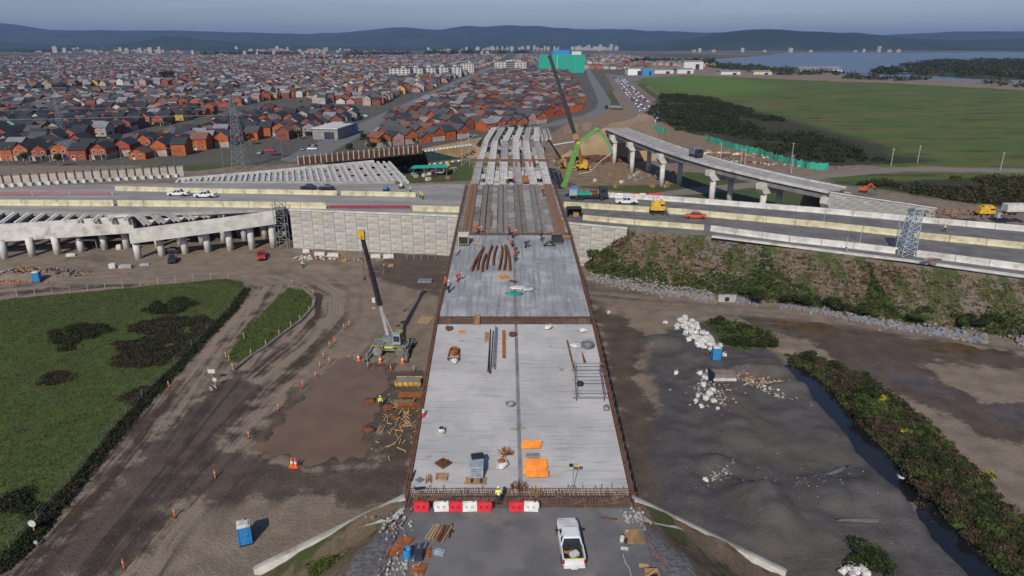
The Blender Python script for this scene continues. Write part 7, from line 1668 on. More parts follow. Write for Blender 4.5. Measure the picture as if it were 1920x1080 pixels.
o = stuff(mb.build('timber_scraps', M['timber_pale'])); o.location = G(752, 800); o['label'] = 'broken timber lengths strewn beside the deck left of the edge'; o['category'] = 'timber'
person(G(714, 764), .4, 'worker in yellow hi-vis vest standing between rusty heaps by the pond'); person(G(568, 503), 1, 'worker in yellow vest on the dirt road below the panel wall', 'walk')
plank_pile(G(797, 601), 9, 2.2, .2, 'timber_pale', 'yellow timber pile beside the deck gap on the left', R(80), spread=2.6, seed=40); plate(G(797, 528), 2.8, 1.6, 'grey_metal', 'flat grey steel plate on the mud in front of the panel wall', 0, 'plate', 'steel_plate', .4)
# foot of the panel wall
def blockrow(px, py, w_, label, m='white'):
    r = thing('concrete_block', label, 'block', G(px, py)); mb = MB(); mb.box((0, 0, .5), (w_, .8, .9), taper=.9); mb.build('block', M[m], r); mb = MB(); mb.box((0, 0, 1.0), (w_*.6, .5, .12)); mb.build('cap', M['concrete'], r)
for px, py, w_, l in [(705,484,2.2,'left white block at the foot of the panel wall'),(729,484,2.4,'right white block at the foot of the panel wall'),(600,480,2.4,'white block at the left foot of the panel wall'),(625,482,2.6,'second white block at the left foot of the panel wall'),(575,474,1.6,'small white block near the scaffold tower')]: blockrow(px, py, w_, l)
rubble(590, 484, 5, 1.5, 90, .3, ['concrete', 'white', 'rust'], 'pale rubble heap at the left foot of the panel wall', 'rubble', 9); rubble(655, 486, 7, 1.3, 70, .3, ['rust', 'timber', 'concrete'], 'rusty and wooden scraps along the foot of the panel wall', 'scraps', 10)
r = thing('trestle_rail', 'long low grey rail on posts at the foot of the panel wall', 'rail', G(790, 486)); mb = MB(); mb.bar((-3.2, 0, 1.2), (3.4, 0, 1.2), .15); mb.build('rail', M['concrete_dark'], r)
for k in range(5): mb = MB(); mb.bar((-3.2+k*1.6, 0, 0), (-3.2+k*1.6, 0, 1.2), .15); mb.build('post', M['concrete_dark'], r)
for px, py in [(733,500),(646,490)]: mb = MB(); mb.box((0, 0, .25), (1.2, .5, .5)); mb.box((0, 0, .55), (.8, .4, .1)); o = tag(mb.build('timber_block', M['timber']), 'brown timber block on the mud '+('below the two white blocks' if px > 700 else 'near the rusty scraps'), 'timber'); o.location = G(px, py)
tripod_lamp(G(719, 515), 'thin white survey stand on the mud behind the mobile crane', 2.2)
# under and beside the left ramps
car_b = car('black_paint', 'black car parked in front of the columns of the shorter left ramp', 4.1); at(car_b, G(324, 491), R(200)); at(car('black_paint', 'second black car in the shade between the columns', 4.1), G(314, 480)+Vector((0, 2, 0)), R(100))
at(pickup('red_paint', 'red pickup near the scaffold tower at the end of the left ramp'), G(490, 484), R(200))
r = thing('shade_canopy', 'dark canopy on posts between the columns of the left ramp', 'canopy', G(171, 470)); mb = MB(); mb.box((0, 0, 2.9), (5.0, 3, .3), taper=.85); mb.box((0, 1.4, 1.6), (4.6, .1, 2.4)); mb.build('cover', M['black_metal'], r)
for s in (-1, 1):
    for t in (-1, 1): mb = MB(); mb.bar((s*2.3, t*1.3, 0), (s*2.3, t*1.3, 2.8), .15); mb.build('post', M['grey_metal'], r)
for px, py, w_, d_, h_, m, l in [(212,502,1.3,1,.9,'white','white box on the mud in front of the left columns'),(236,502,2.6,1,.6,'concrete','grey low slab right of the white box on the mud'),(224,467,1,.9,1,'white','white box in the shade under the left ramp'),(256,466,1,.9,1,'white','white box right of the corner columns in the shade'),(134,480,2,.8,.5,'white','white plate beside the left columns'),(272,497,2,.9,.3,'galv','pale blue sheet on the mud before the columns')]:
    r = thing('site_box', l, 'box', G(px, py)); mb = MB(); mb.box((0, 0, h_/2), (w_, d_, h_), .1, taper=.95); mb.build('body', M[m], r); mb = MB(); mb.box((0, 0, h_+.03), (w_*.9, d_*.9, .06), .1); mb.build('lid', M[m], r)
rubble(40, 510, 6, 2.6, 130, .35, ['rust', 'timber', 'concrete', 'concrete_dark'], 'brown debris heap beside the far-left blue toilet', 'debris', 11, h=.6); rubble(115, 510, 5, 1.6, 90, .3, ['concrete_dark', 'rust'], 'dark debris heap right of the far-left blue toilet', 'debris', 12, h=.5); rubble(30, 527, 8, .5, 60, .2, ['orange', 'rust'], 'orange netting and scraps along the mud edge at far left', 'scraps', 13)
# ---- highway traffic
for px, py, pt, rz, l in [(335,367,'white_paint',80,'white pickup on the left carriageway, left of the pair'),(385,370,'white_paint',80,'white pickup on the left carriageway, right of the pair')]:
    at(pickup(pt, l), PH(px, py, .01), R(rz-180+190))
r = car('black_paint', 'dark car on the left carriageway behind the cream barriers'); at(r, PH(578, 355, .01), R(85)); at(car('black_paint', 'second dark car on the left carriageway, right of the first'), PH(612, 356, .01), R(95))
r = car('orange_paint', 'orange saloon car on the right carriageway', 4.6); at(r, PH(1303, 409, .01), R(84))
at(pickup('white_paint', 'white pickup behind the cream barrier, right of the pump truck'), PH(1174, 382, .01), R(88))
def small_machine(p, label, m, rz=0, w_=2.4, d_=1.6, h_=1.9, cat='machine', name='machine', dark='black_metal'):
    r = thing(name, label, cat, p, rz); mb = MB(); mb.box((0, 0, h_*.6), (w_, d_, h_*.55), taper=.9); mb.build('body', M[m], r); mb = MB(); mb.box((w_*.05, 0, h_*.93), (w_*.6, d_*.7, h_*.15)); mb.build('hood', M[m], r)
    mb = MB(); mb.box((0, 0, h_*.26), (w_*1.1, d_*.6, .2)); mb.build('chassis', M[dark], r); mb = MB(); mb.box((w_*.3, -d_*.46, h_*.62), (w_*.3, .06, h_*.3)); mb.build('grille', M[dark], r)
    for s in (-1, 1):
        for x in (-w_*.35, w_*.35):
            T = Matrix.Translation((x, s*d_*.42, .33)) @ Matrix.Rotation(math.pi/2, 4, 'X'); mb = MB(); mb.lathe((0, 0, 0), [(.2, -.12), (.33, -.12), (.33, .12), (.2, .12)], 12, T); mb.build('wheel', M['black'], r, True)
    return r
m_ = small_machine(PH(1232, 401, .01), 'amber wheeled compressor machine on the right carriageway with grey chute', 'yellow', R(-4), 3.2, 2.4, 3.2); mb = MB(); mb.bar((1.6, -.8, 1.8), (2.3, -2.4, .2), .4, .2); mb.build('chute', M['grey_metal'], m_); mb = MB(); mb.box((-.3, 0, 3.3), (1.4, 1.1, .6)); mb.build('top_box', M['white'], m_)
r = thing('site_container', 'open black container beside the right edge of the bridge deck', 'container', PH(1077, 408, .01)); mb = MB(); mb.box((0, 1.4, 1.9), (3.2, 2.2, .2)); mb.build('roof', M['black_metal'], r)
for s in (-1, 1): mb = MB(); mb.box((s*1.5, 1.4, .95), (.15, 2.2, 1.9)); mb.build('side_wall', M['black_metal'], r)
mb = MB(); mb.box((0, 2.4, .95), (2.9, .15, 1.9)); mb.build('back_wall', M['black_metal'], r); mb = MB(); mb.box((.4, .9, .5), (1.2, .8, .9)); mb.build('shelf', M['timber'], r)
for i, (px, c) in enumerate([(1192,'red_plastic'),(1203,'white_plastic'),(1221,'red_plastic'),(1232,'red_plastic'),(1160,'white_plastic')]): pb[c].put(PH(px, 371, .01), 0, f'{["first red","white","second red","third red","far left white"][i]} plastic barrier behind the right carriageway', 'plastic barriers on the right carriageway', 1.5)
person(PH(789, 372, .01), 2, 'worker in yellow vest left of the deck, walking on the carriageway', 'walk'); person(PH(793, 374, .01), 1, 'worker in white helmet and yellow vest beside another on the carriageway'); person(PH(770, 362, .01), 1, 'worker in lime vest at the end of the cream barrier'); person(PH(1770, 435, .01), 1, 'lone worker in yellow vest on the right carriageway beyond the lattice tower', 'walk')
toi = small_machine(PH(724, 358, .01), 'small blue box on wheels on the left carriageway', 'blue_plastic', 0, 1.3, 1.0, 1.3); toi2 = small_machine(PH(753, 353, .01), 'small white tank trolley at the far edge of the left carriageway', 'white', 0, 1.0, 1.0, 1.2)
mb = MB(); q = [PH(x, y, .8) for x, y in [(-40,361),(60,360.5),(130,360),(210,361)]]
r = thing('tape_barrier', 'red and white tape strung across the far-left carriageway', 'safety tape', q[0])
for a, c in zip(q[:-1], q[1:]): mb = MB(); mb.bar(a, c, .04, .22); mb.build('tape', M['red_plastic'], r, world=True)
for a in q: mb = MB(); mb.bar(a-Vector((0, 0, .8)), a+Vector((0, 0, .2)), .1); mb.build('post', M['white'], r, world=True)
for x, l in ((660, 'left'), (735, 'right')):
    p = PH(x-5, 389.5, .01); r = thing('steel_mesh_stack', f'{l} stack of brown-red steel bars along the carriageway edge above the panel wall', 'steel bars', p); 
    for k in range(5): mb = MB(); mb.bar((-4.6, -.6+k*.28, .2+.12*(k % 3)), (4.6, -.6+k*.28+random.uniform(-.1, .1), .2+.12*(k % 3)), .22, .18); mb.build('bar', M['rust' if k % 2 else 'pink'], r)
# concrete pump truck
g0 = PH(1100, 374, .01); r = thing('concrete_pump_truck', 'green-boomed concrete pump truck with blue body beside the right edge of the bridge', 'pump truck', g0)
mb = MB(); mb.box((-.2, 0, 1.0), (7.6, 1.6, .5)); mb.build('chassis', M['black_metal'], r); mb = MB(); mb.box((-3.4, 0, 1.9), (1.9, 2.2, 1.4)); mb.build('hopper', M['galv'], r); mb = MB(); mb.box((-3.2, 0, 2.9), (1.5, 1.4, .9)); mb.build('turret', M['blue_plastic'], r)
mb = MB(); mb.box((-.6, 0, 1.6), (3.4, 2.1, .6)); mb.build('deck_box', M['teal_net'], r); mb = MB(); mb.box((1.7, 0, 1.7), (1.9, 2.0, .8)); mb.build('side_tank', M['rust'], r); mb = MB(); mb.box((4.0, 0, 2.0), (1.9, 2.3, 2.0), taper=.92); cb = mb.build('cab', M['navy'], r); mb = MB(); mb.box((4.0, -1.15, 2.4), (1.3, .06, .8)); mb.box((4.95, 0, 2.4), (.06, 1.9, .8)); mb.build('window', M['glass'], cb)
for s in (-1, 1):
    for x in (-2.6, -1.4, 3.6):
        T = Matrix.Translation((x, s*.95, .5)) @ Matrix.Rotation(math.pi/2, 4, 'X'); mb = MB(); mb.lathe((0, 0, 0), [(.3, -.17), (.5, -.17), (.5, .17), (.3, .17)], 14, T); t = mb.build('wheel', M['black'], r, True); mb = MB(); mb.lathe((0, 0, 0), [(.28, -.14), (.1, -.14), (.1, .14), (.28, .14)], 10, T); mb.build('rim', M['white'], t)
rel = lambda px, py, y: PD(px, py, y)-g0
pts = [rel(1056, 351, g0.y), rel(1084, 268, g0.y+1.5), rel(1119, 242, g0.y+3), rel(1142, 272, g0.y+3), rel(1147, 287, g0.y+2.5)]
ws_ = [.75, .55, .42, .25]
for k in range(4): mb = MB(); mb.bar(pts[k], pts[k+1], ws_[k], ws_[k]*1.2); mb.build('boom_section', M['green_paint'] if k < 3 else M['teal_net'], r)
for k in (1, 2): mb = MB(); mb.cyl(pts[k]+Vector((0, -.6, 0)), pts[k]+Vector((0, .6, 0)), .38, n=12); mb.build('boom_joint', M['green_paint'] if k > 1 else M['yellow'], r)
mb = MB(); mb.tube([tuple(v) for v in (pts[4], rel(1125, 303, g0.y+2), rel(1108, 322, g0.y+2), rel(1085, 326, g0.y+2))], .12, 7); mb.build('delivery_hose', M['grey_metal'], r)
mb = MB(); mb.tube([tuple(v+Vector((.5, -.5, 0))) for v in pts[:4]], .09, 6); mb.build('delivery_pipe', M['grey_metal'], r)
# crawler cranes behind
def tall_crane(base_px, tip_px, foot_px, label, ydist, tipy, bm_, wb, s_=1.0, m='yellow'):
    g0 = P(*base_px, 0); g0.z = 0; r = thing('crawler_crane', label, 'crane', g0); rel = lambda px, py, y: PD(px, py, y)-g0
    for s in (-1, 1): mb = MB(); mb.box((s*1.8*s_, 0, .5*s_), (.9*s_, 5.5*s_, 1.0*s_)); mb.build('track', M['black_metal'], r)
    mb = MB(); mb.box((0, 0, 1.2*s_), (3.4*s_, 3.2*s_, .6*s_)); mb.build('undercarriage', M[m], r); mb = MB(); mb.box((.3*s_, 1.0, 2.4*s_), (3.0*s_, 5*s_, 1.8*s_)); mb.build('upper_body', M[m], r); mb = MB(); mb.box((-1.9*s_, -1.3*s_, 2.5*s_), (1.1*s_, 1.6*s_, 1.9*s_)); cb = mb.build('cab', M[m], r); mb = MB(); mb.box((-1.9*s_, -2.12*s_, 2.8*s_), (.9*s_, .06, 1.0*s_)); mb.build('cab_window', M['glass'], cb)
    a, c = rel(*foot_px, ydist), rel(*tip_px, tipy); 
    mb = MB(); mb.bar(a, a.lerp(c, .5), wb, wb); mb.build('boom_section', M['black_metal'], r); mb = MB(); mb.bar(a.lerp(c, .5), c, wb*.75, wb*.75); mb.build('boom_section', M['black_metal'], r); mb = MB(); mb.cyl(a+Vector((0, -.9, 0)), a+Vector((0, .9, 0)), wb*.9, n=12); mb.build('boom_pivot', M['timber'] if m == 'yellow' else M[m], r); mb = MB(); mb.lump(c, (.7, .6, .9), 3, 8, 5, .1); mb.build('boom_head', M['black_metal'], r)
    mb = MB(); mb.bar((0, 0, 1.5*s_), a, 1.0*s_, 1.2*s_); mb.build('boom_foot', M[m], r); mb = MB(); mb.bar((.2, 2.5*s_, 3*s_), a.lerp(c, .3), .12); mb.build('stay_rope', M['grey_metal'], r)
    for s in (-1, 1):
        for t in (-1, 1): mb = MB(); mb.bar((0, t*1.2*s_, 1.1*s_), (s*3.4*s_, t*3.0*s_, .35*s_), .4*s_); mb.build('outrigger', M[m], r)
    return r
tall_crane((1092,318), (1031,106), (1079,256), 'tall crane with very long black boom on a yellow base, behind the green pump boom', 250, 252, 0, 1.35)
tall_crane((1056,315), (1029,262), (1053,300), 'small crane with short black boom and yellow base right of the bare girders', 258, 256, 0, .7, .55)
# red earth, clutter right of the bridge
rubble(1120, 300, 14, 7, 260, .8, [mat('red_earth', (.13,.055,.04), (.09,.045,.035))], 'dark red earth heap between the pump boom and the ramp piers', 'earth_heap', 14, h=1.2); rubble(1060, 300, 8, 5, 90, .5, ['rust', 'timber', 'concrete'], 'brown scrap beside the bare girders', 'scrap', 15)
for k in range(26):
    px, py = random.uniform(1045, 1270), random.uniform(320, 352); r = thing('pallet_load', 'small pale load on the ground between bridge and ramp piers', 'load', P(px, py, .05), random.random(), 'small loads right of the bridge'); mb = MB(); mb.box((0, 0, .55), (random.uniform(.8, 2.2), random.uniform(.7, 1.2), .9)); mb.build('load', M[random.choice(['white', 'concrete', 'rust', 'galv', 'concrete', 'concrete_dark', 'timber'])], r); mb = MB(); mb.box((0, 0, .06), (1.4, 1.1, .12)); mb.build('pallet', M['timber'], r)
for k in range(24):
    px, py = random.uniform(735, 872), random.uniform(318, 340); r = thing('pallet_load', 'small load on the ground left of the bare girders', 'load', P(px, py, .05), random.random(), 'small loads left of the bridge'); mb = MB(); mb.box((0, 0, .6), (random.uniform(.8, 2.4), random.uniform(.7, 1.4), 1.0)); mb.build('load', M[random.choice(['white', 'concrete', 'pink', 'galv', 'concrete_dark', 'navy'])], r); mb = MB(); mb.box((0, 0, .06), (1.4, 1.1, .12)); mb.build('pallet', M['timber'], r)
r = thing('teal_awning', 'long teal awning over the work area left of the bare girders', 'awning', P(807, 330, 0)); mb = MB(); mb.add([(-7, -1.5, 3.0), (6.5, -1.5, 3.4), (6, 1.5, 4.0), (-6, 1.5, 3.6)]+[(-7, -1.5, 2.9), (6.5, -1.5, 3.3), (6, 1.5, 3.9), (-6, 1.5, 3.5)], [(0,1,2,3),(7,6,5,4),(4,5,1,0),(5,6,2,1),(6,7,3,2),(7,4,0,3)]); mb.build('cover', M['teal_net'], r)
for x in (-6, -2, 2, 6): mb = MB(); mb.bar((x, -1, 0), (x, -1, 3.2), .15); mb.build('post', M['grey_metal'], r)
small_machine(P(839, 326, 0), 'yellow machine right of the teal awning', 'yellow', 0, 2.2, 2, 4); small_machine(P(825, 328, 0), 'white tank under the right end of the teal awning', 'white', 0, 2.4, 2.2, 2.8)
# scaffold tower left of bare girders
p = P(873, 312, 0); r = thing('scaffold_tower', 'tall light scaffold frame left of the bare girders', 'scaffold', p)
for x in (-1.5, 1.5): mb = MB(); mb.bar((x, 0, 0), (x, 0, 13), .15); mb.build('post', M['galv'], r)
for z in (4, 8, 12): mb = MB(); mb.bar((-1.5, 0, z), (5, 0, z), .12); mb.bar((-1.5, 0, z-3.5), (4, 0, z), .1); mb.build('brace', M['galv'], r)
# ---- right side machines
def excavator(p, rz, label, m='orange_paint'):
    r = thing('excavator', label, 'excavator', p, rz)
    for s in (-1, 1): mb = MB(); mb.side([(-1.8, .1), (-1.5, 0), (1.5, 0), (1.8, .1), (1.8, .6), (1.4, .85), (-1.4, .85), (-1.8, .6)], s*1.1-.28, s*1.1+.28); mb.build('track', M['black_metal'], r)
    mb = MB(); mb.box((0, .4, 1.5), (2.3, 2.8, 1.0)); mb.build('upper_body', M[m], r); mb = MB(); mb.box((-.75, -.6, 2.2), (.9, 1.3, 1.5)); cb = mb.build('cab', M[m], r); mb = MB(); mb.box((-.75, -1.27, 2.3), (.75, .05, 1.1)); mb.build('cab_window', M['glass'], cb)
    mb = MB(); mb.bar((.2, -.6, 1.8), (.2, -2.6, 4.2), .4, .5); mb.build('boom', M[m], r); mb = MB(); mb.bar((.2, -2.6, 4.2), (.2, -4.4, 2.4), .3, .4); mb.build('stick', M[m], r); mb = MB(); mb.side([(-4.7, 2.4), (-4.1, 2.5), (-3.9, 1.6), (-4.6, 1.4), (-5.0, 1.9)], -.4, .8); mb.build('bucket', M['black_metal'], r); return r
p = P(1625, 362, 7.5); excavator((p.x, p.y+2, 7.3), R(60), 'orange-red excavator on the ramp right of the viaduct').scale = (.6, .6, .6)
small_machine(P(1845, 406, 3), 'yellow dumper at the right beyond the highway', 'yellow', 0, 4.0, 2.2, 3.0); 
def lorry(p, rz, label, cabm, boxm, L=7):
    r = thing('lorry', label, 'lorry', p, rz); mb = MB(); mb.box((0, 0, .8), (.9, L, .3)); mb.build('chassis', M['black_metal'], r); mb = MB(); mb.box((0, -L*.15, 1.9), (2.3, L*.68, 1.9)); mb.build('load_body', M[boxm], r); mb = MB(); mb.box((0, L*.4, 1.6), (2.2, 1.7, 1.9), taper=.9); cb = mb.build('cab', M[cabm], r); mb = MB(); mb.box((0, L*.4+.83, 2.0), (1.8, .08, .8)); mb.box((-1.05, L*.4, 2.0), (.08, 1.1, .7)); mb.build('window', M['glass'], cb)
    for y in (-L*.35, -L*.2, L*.38):
        for s in (-1, 1): wheel(r, (s*.95, y, .5), .5, .3)
    return r
lorry(P(1908, 402, 3), R(-88), 'lorry with white body and red cab at the right photo edge', 'red_paint', 'white', 8); small_machine(P(1870, 412, 3), 'small blue and white trolley beyond the highway at right', 'galv', 0, 1.2, 1, 1.8)
person(P(1872, 412, 3), 0, 'person in pale blue beside the lorry at the right photo edge', 'stand', 'galv', 'navy'); lorry(P(1540, 118, 0), 0, 'lorry on the far river bank', 'white', 'white') if 0 else None
q, d = at_len(RA, t_of(1283)); lorry(q+Vector((-d.y, d.x, 0))*4+Vector((0, 0, -.04)), math.atan2(d.y, d.x)-math.pi/2, 'small dark lorry on the ramp viaduct', 'navy', 'grey_metal', 4.5)
rubble(1800, 400, 8, 3, 60, .8, [mat('red_soil', (.22,.13,.10), (.17,.10,.08))], 'brown soil heap at the right end of the low ramp wall', 'earth_heap', 16, 3.0)
r = thing('netting_bundle', 'brown netting bundle lying over the white edge barrier right of the tower', 'netting', PH(1748, 486, 1.2)); mb = MB(); mb.lump((0, 0, 0), (1.6, .35, .3), 5, 14, 5, .3); mb.lump((.1, -.3, -.6), (.7, .2, .5), 6, 8, 4, .3); mb.build('net', M['formwork'], r)
# lattice tower
def lattice(name, base, h, w0, w1, label, m='galv', n=9, bar=.07, twist=0.0, arms=()):
    r = thing(name, label, 'tower', base); C4 = lambda z: [(sx*(w0+(w1-w0)*z/h)/2+twist*(z/h)**2, sy*(w0+(w1-w0)*z/h)/2, z) for sx, sy in ((-1,-1),(1,-1),(1,1),(-1,1))]
    for k in range(4):
        mb = MB(); zz = [h*i/6 for i in range(7)]
        for a, c in zip(zz[:-1], zz[1:]): mb.bar(C4(a)[k], C4(c)[k], bar*1.6)
        mb.build('leg', M[m], r)
    mb = MB()
    for i in range(n):
        z0, z1 = h*i/n, h*(i+1)/n
        for k in range(4): a, c = C4(z0), C4(z1); mb.bar(a[k], c[(k+1) % 4], bar); mb.bar(a[(k+1) % 4], c[k], bar); mb.bar(c[k], c[(k+1) % 4], bar)
    stuff(mb.build('lattice_bars', M[m], r))
    for z, L_ in arms:
        mb = MB()
        for s in (-1, 1): mb.bar((0, 0, z), (s*L_, 0, z), bar*1.4); mb.bar((0, 0, z+L_*.3), (s*L_, 0, z), bar)
        mb.build('cross_arm', M[m], r)
    return r
b0 = PH(1697, 478, 0); t_ = lattice('lattice_tower', b0, 8.6, 2.6, 1.6, 'blue-grey lattice steel tower standing in the gap of the white edge barrier', 'galv', 9, .09, .5)
mb = MB()
for k in range(9): z = 8.5-.12*k*k*.35; mb.bar((.5-1.0, -.9+.25*k, 8.9-.09*k), (.5+1.0, -.9+.25*k, 8.9-.09*k), .16, .5)
mb.build('head_panel', M['galv'], t_)
for s in (-1, 1): mb = MB(); mb.box((s*1.45, 0, .5), (.35, .6, 1.1)); mb.build('plinth', M['concrete_dark'], t_)
mb = MB(); 
for k in range(5): mb.bar((-1.3, -.8, 3+k*.5), (-2.0, .4, 3+k*.5), .08)
mb.bar((-2.0, .4, 2.4), (-2.0, .4, 6.6), .1); mb.bar((-2.3, -.6, 2.2), (-2.2, -.6, 5.8), .1); stuff(mb.build('side_ladder', M['galv'], t_))
b1 = P(452, 330, 0); lattice('transmission_tower', P(452, 316, 0), 27, 5.2, 1.0, 'tall pale lattice transmission tower in front of the left houses', 'pylon', 12, .07, 0, ((20, 5), (23.5, 4.2), (26, 3.2)))
lattice('transmission_tower', P(120, 265, 0), 20, 3.5, .8, 'distant lattice transmission tower among the left houses', 'pylon', 8, .07, 0, ((16, 3.5), (19, 3)))
# wires
mb = MB(); a0_ = P(452, 316, 0)
for z, dx in ((20, 5), (20, -5), (23.5, 4), (26, 0)):
    A_p = Vector((a0_.x+dx, a0_.y, z)); 
    for tgt in (Vector((-700, a0_.y+30, z)), Vector((-45, 560, z+2))):
        prev = A_p
        for k in range(1, 13): t = k/12; v = A_p.lerp(tgt, t); v.z -= 5*math.sin(math.pi*t)*min(1, (tgt-A_p).length/300); mb.bar(prev, v, .07); prev = v
w_ = stuff(mb.build('power_lines', M['pylon'])); w_['label'] = 'thin power lines running from the transmission tower'; w_['category'] = 'wires'
# street lamps
def lamp_proto():
    r = thing('street_lamp', 'l', 'street lamp'); mb = MB(); mb.cyl((0, 0, 0), (0, 0, 9), .12, .07, 7); mb.build('pole', M['grey_metal'], r); mb = MB(); mb.bar((0, 0, 8.9), (1.6, 0, 9.3), .08); mb.build('arm', M['grey_metal'], r); mb = MB(); mb.box((1.8, 0, 9.3), (.7, .25, .14)); mb.build('lamp_head', M['grey_metal'], r); return Proto(r)
lp = lamp_proto()
for i, (px, py) in enumerate([(624,285),(600,270),(660,250),(700,230),(740,212),(780,193),(232,322),(330,325),(420,320),(293,300),(20,322),(530,302)]): lp.put(P(px, py, 0), R(180 if i % 2 else 0), 'street lamp beside the avenue' if i < 6 else 'street lamp on the street behind the piled wall', 'street lamps', 1.0)
for i, (px, py) in enumerate([(1543,424),(1610,466),(1585,475)]):
    p = PH(px, py, 0); r = thing('slim_pole', ['slim blue-grey pole in the gap of the median barrier','slim pole at the white edge barrier left of the tower','slim blue pole behind the gutter strip left of the tower'][i], 'pole', p); mb = MB(); mb.cyl((0, 0, 0), (0, 0, 3.4), .07, .05, 6); mb.build('shaft', M['galv'], r); mb = MB(); mb.box((0, 0, .6), (.35, .35, 1.2)); mb.build('base', M['concrete_dark'], r)
for i, (px, py) in enumerate([(1388,313),(1395,313),(1483,326),(1484,300),(1720,305),(1670,312),(1875,320),(1350,300)]):
    p = P(px, py, 0); r = thing('field_post', 'thin bare post between the ramp and the green meadow', 'post', p, 0, 'thin posts at the meadow edge'); mb = MB(); mb.bar((0, 0, 0), (0, 0, 7), .22); mb.build('shaft', M['concrete'], r); mb = MB(); mb.bar((-.6, 0, 6.6), (.6, 0, 6.6), .15); mb.build('cross_bar', M['concrete'], r)
# teal mesh fence
def mesh_fence(pts, h, label, wig=.5):
    q = [P(*k, 0) for k in pts]; r = thing('mesh_fence', label, 'fence', q[0]); 
    for a, c in zip(q[:-1], q[1:]):
        n = max(1, round((c-a).length/3.5))
        for k in range(n):
            p0, p1 = a.lerp(c, k/n), a.lerp(c, (k+1)/n); mb = MB(); z0, z1 = h*random.uniform(.75, 1), h*random.uniform(.75, 1); o_ = Vector((random.uniform(-wig, wig), random.uniform(-wig, wig), 0)); m_ = (p0+p1)/2+o_
            vs = [p0, m_, p1, p1+Vector((.1, .5, z1)), m_+Vector((0, .4, (z0+z1)/2*.92)), p0+Vector((.1, .5, z0))]; vs = [tuple(v) for v in vs]+[tuple(v+Vector((.05, .08, 0))) for v in vs]
            mb.add(vs, [(0,1,4,5),(1,2,3,4),(7,6,11,10),(8,7,10,9),(5,4,10,11),(4,3,9,10),(0,5,11,6),(3,2,8,9)]); mb.build('net_panel', M['teal_net'], r, world=True)
            mb = MB(); mb.bar(p0, p0+Vector((.1, .5, h)), .12); mb.build('post', M['timber'], r, world=True)
mesh_fence([(1322,263),(1345,270),(1380,281),(1420,289),(1455,301),(1490,310),(1520,317),(1552,319)], 2.9, 'long sagging teal mesh fence between ramp works and scrub'); mesh_fence([(1200,238),(1220,243),(1247,250)], 3.0, 'short teal mesh fence beside the curved road')
for px, py, w_ in [(1345,296,10),(1375,300,9)]: r = thing('steel_trestle', f'{"left" if px < 1350 else "right"} rusty steel trestle on the earth behind the ramp', 'trestle', P(px, py, 0)); mb = MB(); mb.box((0, 0, 1.6), (w_, 1.0, .3)); mb.build('beam', M['rust'], r); [ (lambda mb: (mb.bar((x, 0, 0), (x, 0, 1.5), .25), mb.build('leg', M['concrete'], r)))(MB()) for x in (-w_*.4, 0, w_*.4)]
rubble(1340, 288, 26, 5, 160, .8, ['timber', 'concrete', 'rust', 'white'], 'scattered building material behind the ramp viaduct', 'materials', 17, rot=-.5); rubble(1440, 308, 22, 3, 70, .6, ['concrete', 'timber', 'rust'], 'scattered material along the teal fence', 'materials', 18, rot=-.4)
mesh_wall = thing('site_hoarding', 'pale pinkish hoarding beside the tall crane at the start of the earth road', 'hoarding', P(1085, 248, 0)); a, c = P(1058, 251, 0), P(1108, 243, 0)
for k in range(6): p0, p1 = a.lerp(c, k/6), a.lerp(c, (k+1)/6); mb = MB(); mb.bar(p0+Vector((0, 0, 2)), p1+Vector((0, 0, 2)), .2, 4); mb.build('panel', WM[WN.index('pale')] if k % 3 else WM[WN.index('pink')], mesh_wall, world=True)
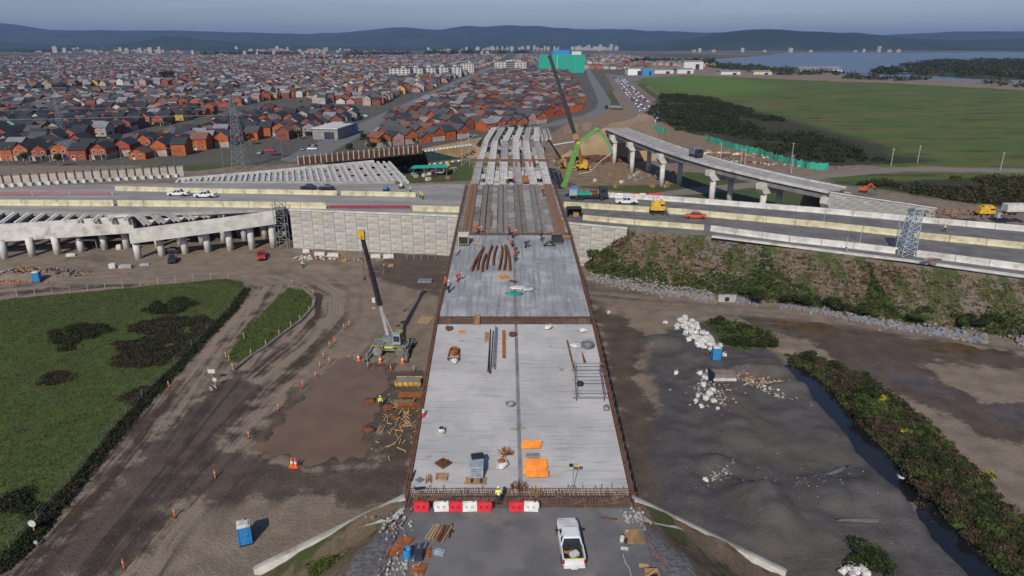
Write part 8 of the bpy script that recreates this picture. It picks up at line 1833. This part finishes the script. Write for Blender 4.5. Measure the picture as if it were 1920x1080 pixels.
# traffic
def small_car(m):
    r = thing('car', 'c', 'car'); mb = MB(); mb.box((0, 0, .6), (1.75, 4.3, .65), taper=.95); mb.build('body', M[m], r); mb = MB(); mb.box((0, -.2, 1.15), (1.55, 2.3, .5), taper=.8); c = mb.build('cabin', M['glass'], r); mb = MB(); mb.box((0, -.2, 1.42), (1.2, 1.6, .06)); mb.build('roof', M[m], c); return Proto(r)
scp = [(k, small_car(v)) for k, v in (('white', 'white_paint'), ('black', 'black_paint'), ('grey', 'grey_metal'), ('red', 'red_paint'), ('white', 'white_paint'))]
ctr = [P(x, y, 0) for x, y in [(1178,242),(1205,233),(1221,219),(1214,203),(1188,178),(1162,149),(1140,126),(1125,108)]]; tr_ = random.Random(8); n_ = 0
for a, c in zip(ctr[:-1], ctr[1:]):
    L_ = (c-a).length; d = (c-a)/L_; nr = Vector((d.y, -d.x, 0))
    for lane in (-6, -2.6, 2.2, 5.6):
        s_ = tr_.uniform(0, 10)
        while s_ < L_ and n_ < 150:
            col_, pr_ = tr_.choice(scp); v = a+d*s_+nr*lane; pr_.put((v.x, v.y, .03), math.atan2(d.y, d.x)-math.pi/2, f'{col_} car in the queue on the far curved highway', f'{col_} cars queueing on the curved highway'); n_ += 1; s_ += tr_.uniform(7, 26)
for i in range(26):
    px, py = tr_.choice([(470,285),(520,295),(560,280),(600,262),(330,318),(240,320),(110,318),(640,240),(700,222),(560,300)]); p = P(px+tr_.uniform(-40, 40), py+tr_.uniform(-5, 4), 0)
    if p.y < 292: continue
    col_, pr_ = tr_.choice(scp); pr_.put((p.x, p.y, .05), tr_.choice([0, 1.57, .3]), f'{col_} car on the streets before the left houses', f'{col_} cars near the left houses')
r = lorry(P(1150, 205, 0)+Vector((0, 0, 0)), R(60), 'big dark blue lorry on the earth works beside the curved road', 'navy', 'grey_metal', 14); 
# roadside masts near the far road
mesh_names = 0
# ================================================================ HAZE
hz = MB(); hz.box((0, 15500, 210), (66000, 33000, 426)); ho = hz.build('haze', []); ho['kind'] = 'stuff'
hm = bpy.data.materials.new('haze_air'); hm.use_nodes = True; t = hm.node_tree; t.nodes.clear(); o_ = t.nodes.new('ShaderNodeOutputMaterial'); pv = t.nodes.new('ShaderNodeVolumePrincipled')
pv.inputs['Color'].default_value = (.34, .55, 1.0, 1); pv.inputs['Density'].default_value = .00005; pv.inputs['Anisotropy'].default_value = .1; t.links.new(pv.outputs[0], o_.inputs['Volume']); ho.data.materials.append(hm)
